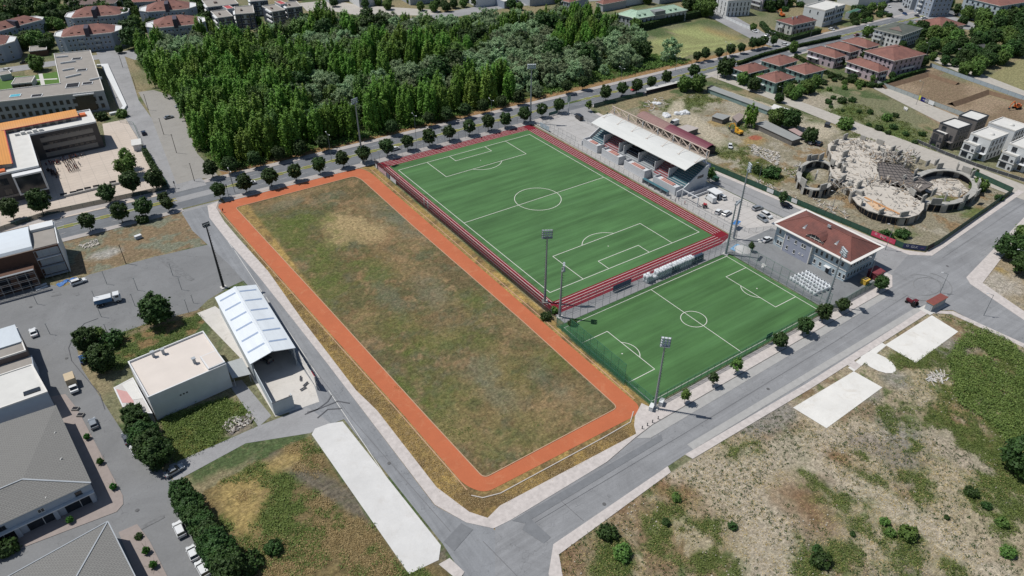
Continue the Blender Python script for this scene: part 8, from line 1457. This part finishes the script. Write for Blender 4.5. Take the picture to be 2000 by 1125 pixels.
# ------------------------------------------------------------ people
SK_ = mat('skin', 'a87b62', .7, .03); HR = mat('dark_hair', '1f1a18', .8, .05); CL = [mat('cloth_'+n_, c, .85, .08) for n_, c in (('white', 'b9b9b9'), ('navy', '23283a'), ('red', '8f2b2e'), ('grey', '5a5d63'), ('black', '1f2023'), ('blue', '4a6488'))]; TR_ = [mat('trousers_'+n_, c, .85, .05) for n_, c in (('dark', '1c1f27'), ('grey', '4a4c52'), ('brown', '4c4036'))]
def person_proto(shirt, trousers, h=1.5, step=.0, arm=.12):
    V = [(0, 0, .52), (0, 0, .72), (0, 0, .83), (0, 0, .9), (.11, 0, .82), (.14+arm*.3, .02, .64), (.15+arm*.5, .05, .48), (-.11, 0, .82), (-.14-arm*.3, .02, .64), (-.15-arm*.5, .05, .48), (.055, .0, .48), (.06, step*.3, .27), (.06, step*.6, .03), (-.055, 0, .48), (-.06, -step*.3, .27), (-.06, -step*.6, .03), (.06, step*.6+.07, .015), (-.06, -step*.6+.07, .015), (0, .01, .95)]
    E = [(0, 1), (1, 2), (2, 3), (3, 18), (2, 4), (4, 5), (5, 6), (2, 7), (7, 8), (8, 9), (0, 10), (10, 11), (11, 12), (0, 13), (13, 14), (14, 15), (12, 16), (15, 17)]; R = [.085, .1, .05, .045, .045, .035, .022, .045, .035, .022, .06, .042, .028, .06, .042, .028, .02, .02, .06]
    me = bpy.data.meshes.new('person'); me.from_pydata([(x*h, y*h, z*h) for x, y, z in V], E, []); o = bpy.data.objects.new('person', me); COL.objects.link(o); mo = o.modifiers.new('s', 'SKIN')
    for k, s in enumerate(me.skin_vertices[0].data): s.radius = (R[k]*h, R[k]*h*.8); s.use_root = (k == 0)
    o.modifiers.new('u', 'SUBSURF').levels = 1; dg = bpy.context.evaluated_depsgraph_get(); m2 = bpy.data.meshes.new_from_object(o.evaluated_get(dg)); bpy.data.objects.remove(o)
    for m_ in (SK_, shirt, trousers, HR): m2.materials.append(m_)
    m2.materials.clear(); [m2.materials.append(m_) for m_ in (SK_, shirt, trousers, HR)]
    for p in m2.polygons: c = p.center; z = c.z/h; p.material_index = 2 if z < .5 and abs(c.x)/h < .13 else (3 if z > .955 or (z > .9 and c.y < -.01) else (1 if .5 <= z < .845 and not (abs(c.x)/h > .16 and z < .56) else 0))
    e = put('person', m2); hb = MB(); hb.lathe([(.055*h, .93*h), (.066*h, .965*h), (.05*h, 1.0*h), (0, 1.015*h)], 8, (0, -.008*h)); hb.build('hair', HR, e, smooth=True); e.location = (0, 0, -500); return [e, False]
PEO = [person_proto(CL[i % 6], TR_[i % 3], 1.5, .06*(i % 3), .1*(i % 2)) for i in range(6)]; CN = ['white', 'navy', 'red', 'grey', 'black', 'blue']
def person(i, x, y, z, label, grp=None, s=1., rz=None):
    p = PEO[i % 6]; 
    if p[1]: o = copy_tree(p[0])
    else: o = p[0]; p[1] = True; kids(o)
    o.location = (x, y, z); o.rotation_euler = (0, 0, random.uniform(0, 6.28) if rz is None else rz); o.scale = (s, s, s); tag(o, label, 'person', grp)
rp = random.Random(8); GPN = 'pupils gathered in the school yard'
for i in range(10):
    for j in range(6):
        a, c, d = Vector(g(125, 318)), Vector(g(140, 315)), Vector(g(136, 338)); p = a+(c-a)*(j/5)*1.25+(d-a)*(i/9)+Vector((rp.uniform(-.15, .15), rp.uniform(-.15, .15))); q = rp.randrange(6); person(q, p.x, p.y, .05, f'pupil in a {CN[q]} top, {nth(i)} in the {nth(j)} line in the sun', GPN, rp.uniform(.95, 1.15), 1.5)
for k in range(80):
    t = rp.random(); p = Vector(g(92+58*t, 322-16*t))+Vector((rp.uniform(-1., 3.5), rp.uniform(-3., 1.2))); q = rp.randrange(6); person(q, p.x, p.y, .05, f'pupil in a {CN[q]} top in the shade below the school wing', GPN, rp.uniform(.95, 1.15))
for k in range(40):
    t = rp.random(); p = Vector(g(94+20*t, 335+16*t*rp.random()))+Vector((rp.uniform(-.8, .8), rp.uniform(-.8, .8))); q = rp.choice([1, 4, 3]); person(q, p.x, p.y, .05, f'pupil in a {CN[q]} top in the shade of the tall school block', GPN, rp.uniform(.95, 1.15))
for k, (x, y) in enumerate(((146, 326), (148, 330), (151, 333), (155, 322), (158, 326))): person(2 if k < 3 else 0, *g(x, y), .05, f'{nth(k)} figure standing apart on the right of the pupils', GPN, 1.15)
for k, (x, y, q) in enumerate(((436, 415, 4), (582, 343, 4), (567, 782, 4), (1337, 400, 2), (1325, 393, 5), (1310, 390, 0), (1318, 396, 1), (1200, 430, 0))): 
    if k == 1 or k == 7: continue
    person(q, *g(x, y), .1, ['person at the corner of the orange track', '', 'person beside the white yard wall of the hangar', 'person in red behind the running track', 'person in blue beside the track fence', 'person in white beside the track fence', 'person in navy beside the track fence', ''][k], 'people about the place', 1.15)
for k, pr in TREES.items():
    for o, u_ in zip(*pr):
        if not u_:
            for ch in list(o.children): bpy.data.objects.remove(ch)
            bpy.data.objects.remove(o)
for pr in list(PEO)+[BGO, BGC]:
    if not pr[1]:
        for ch in list(pr[0].children): bpy.data.objects.remove(ch)
        bpy.data.objects.remove(pr[0])
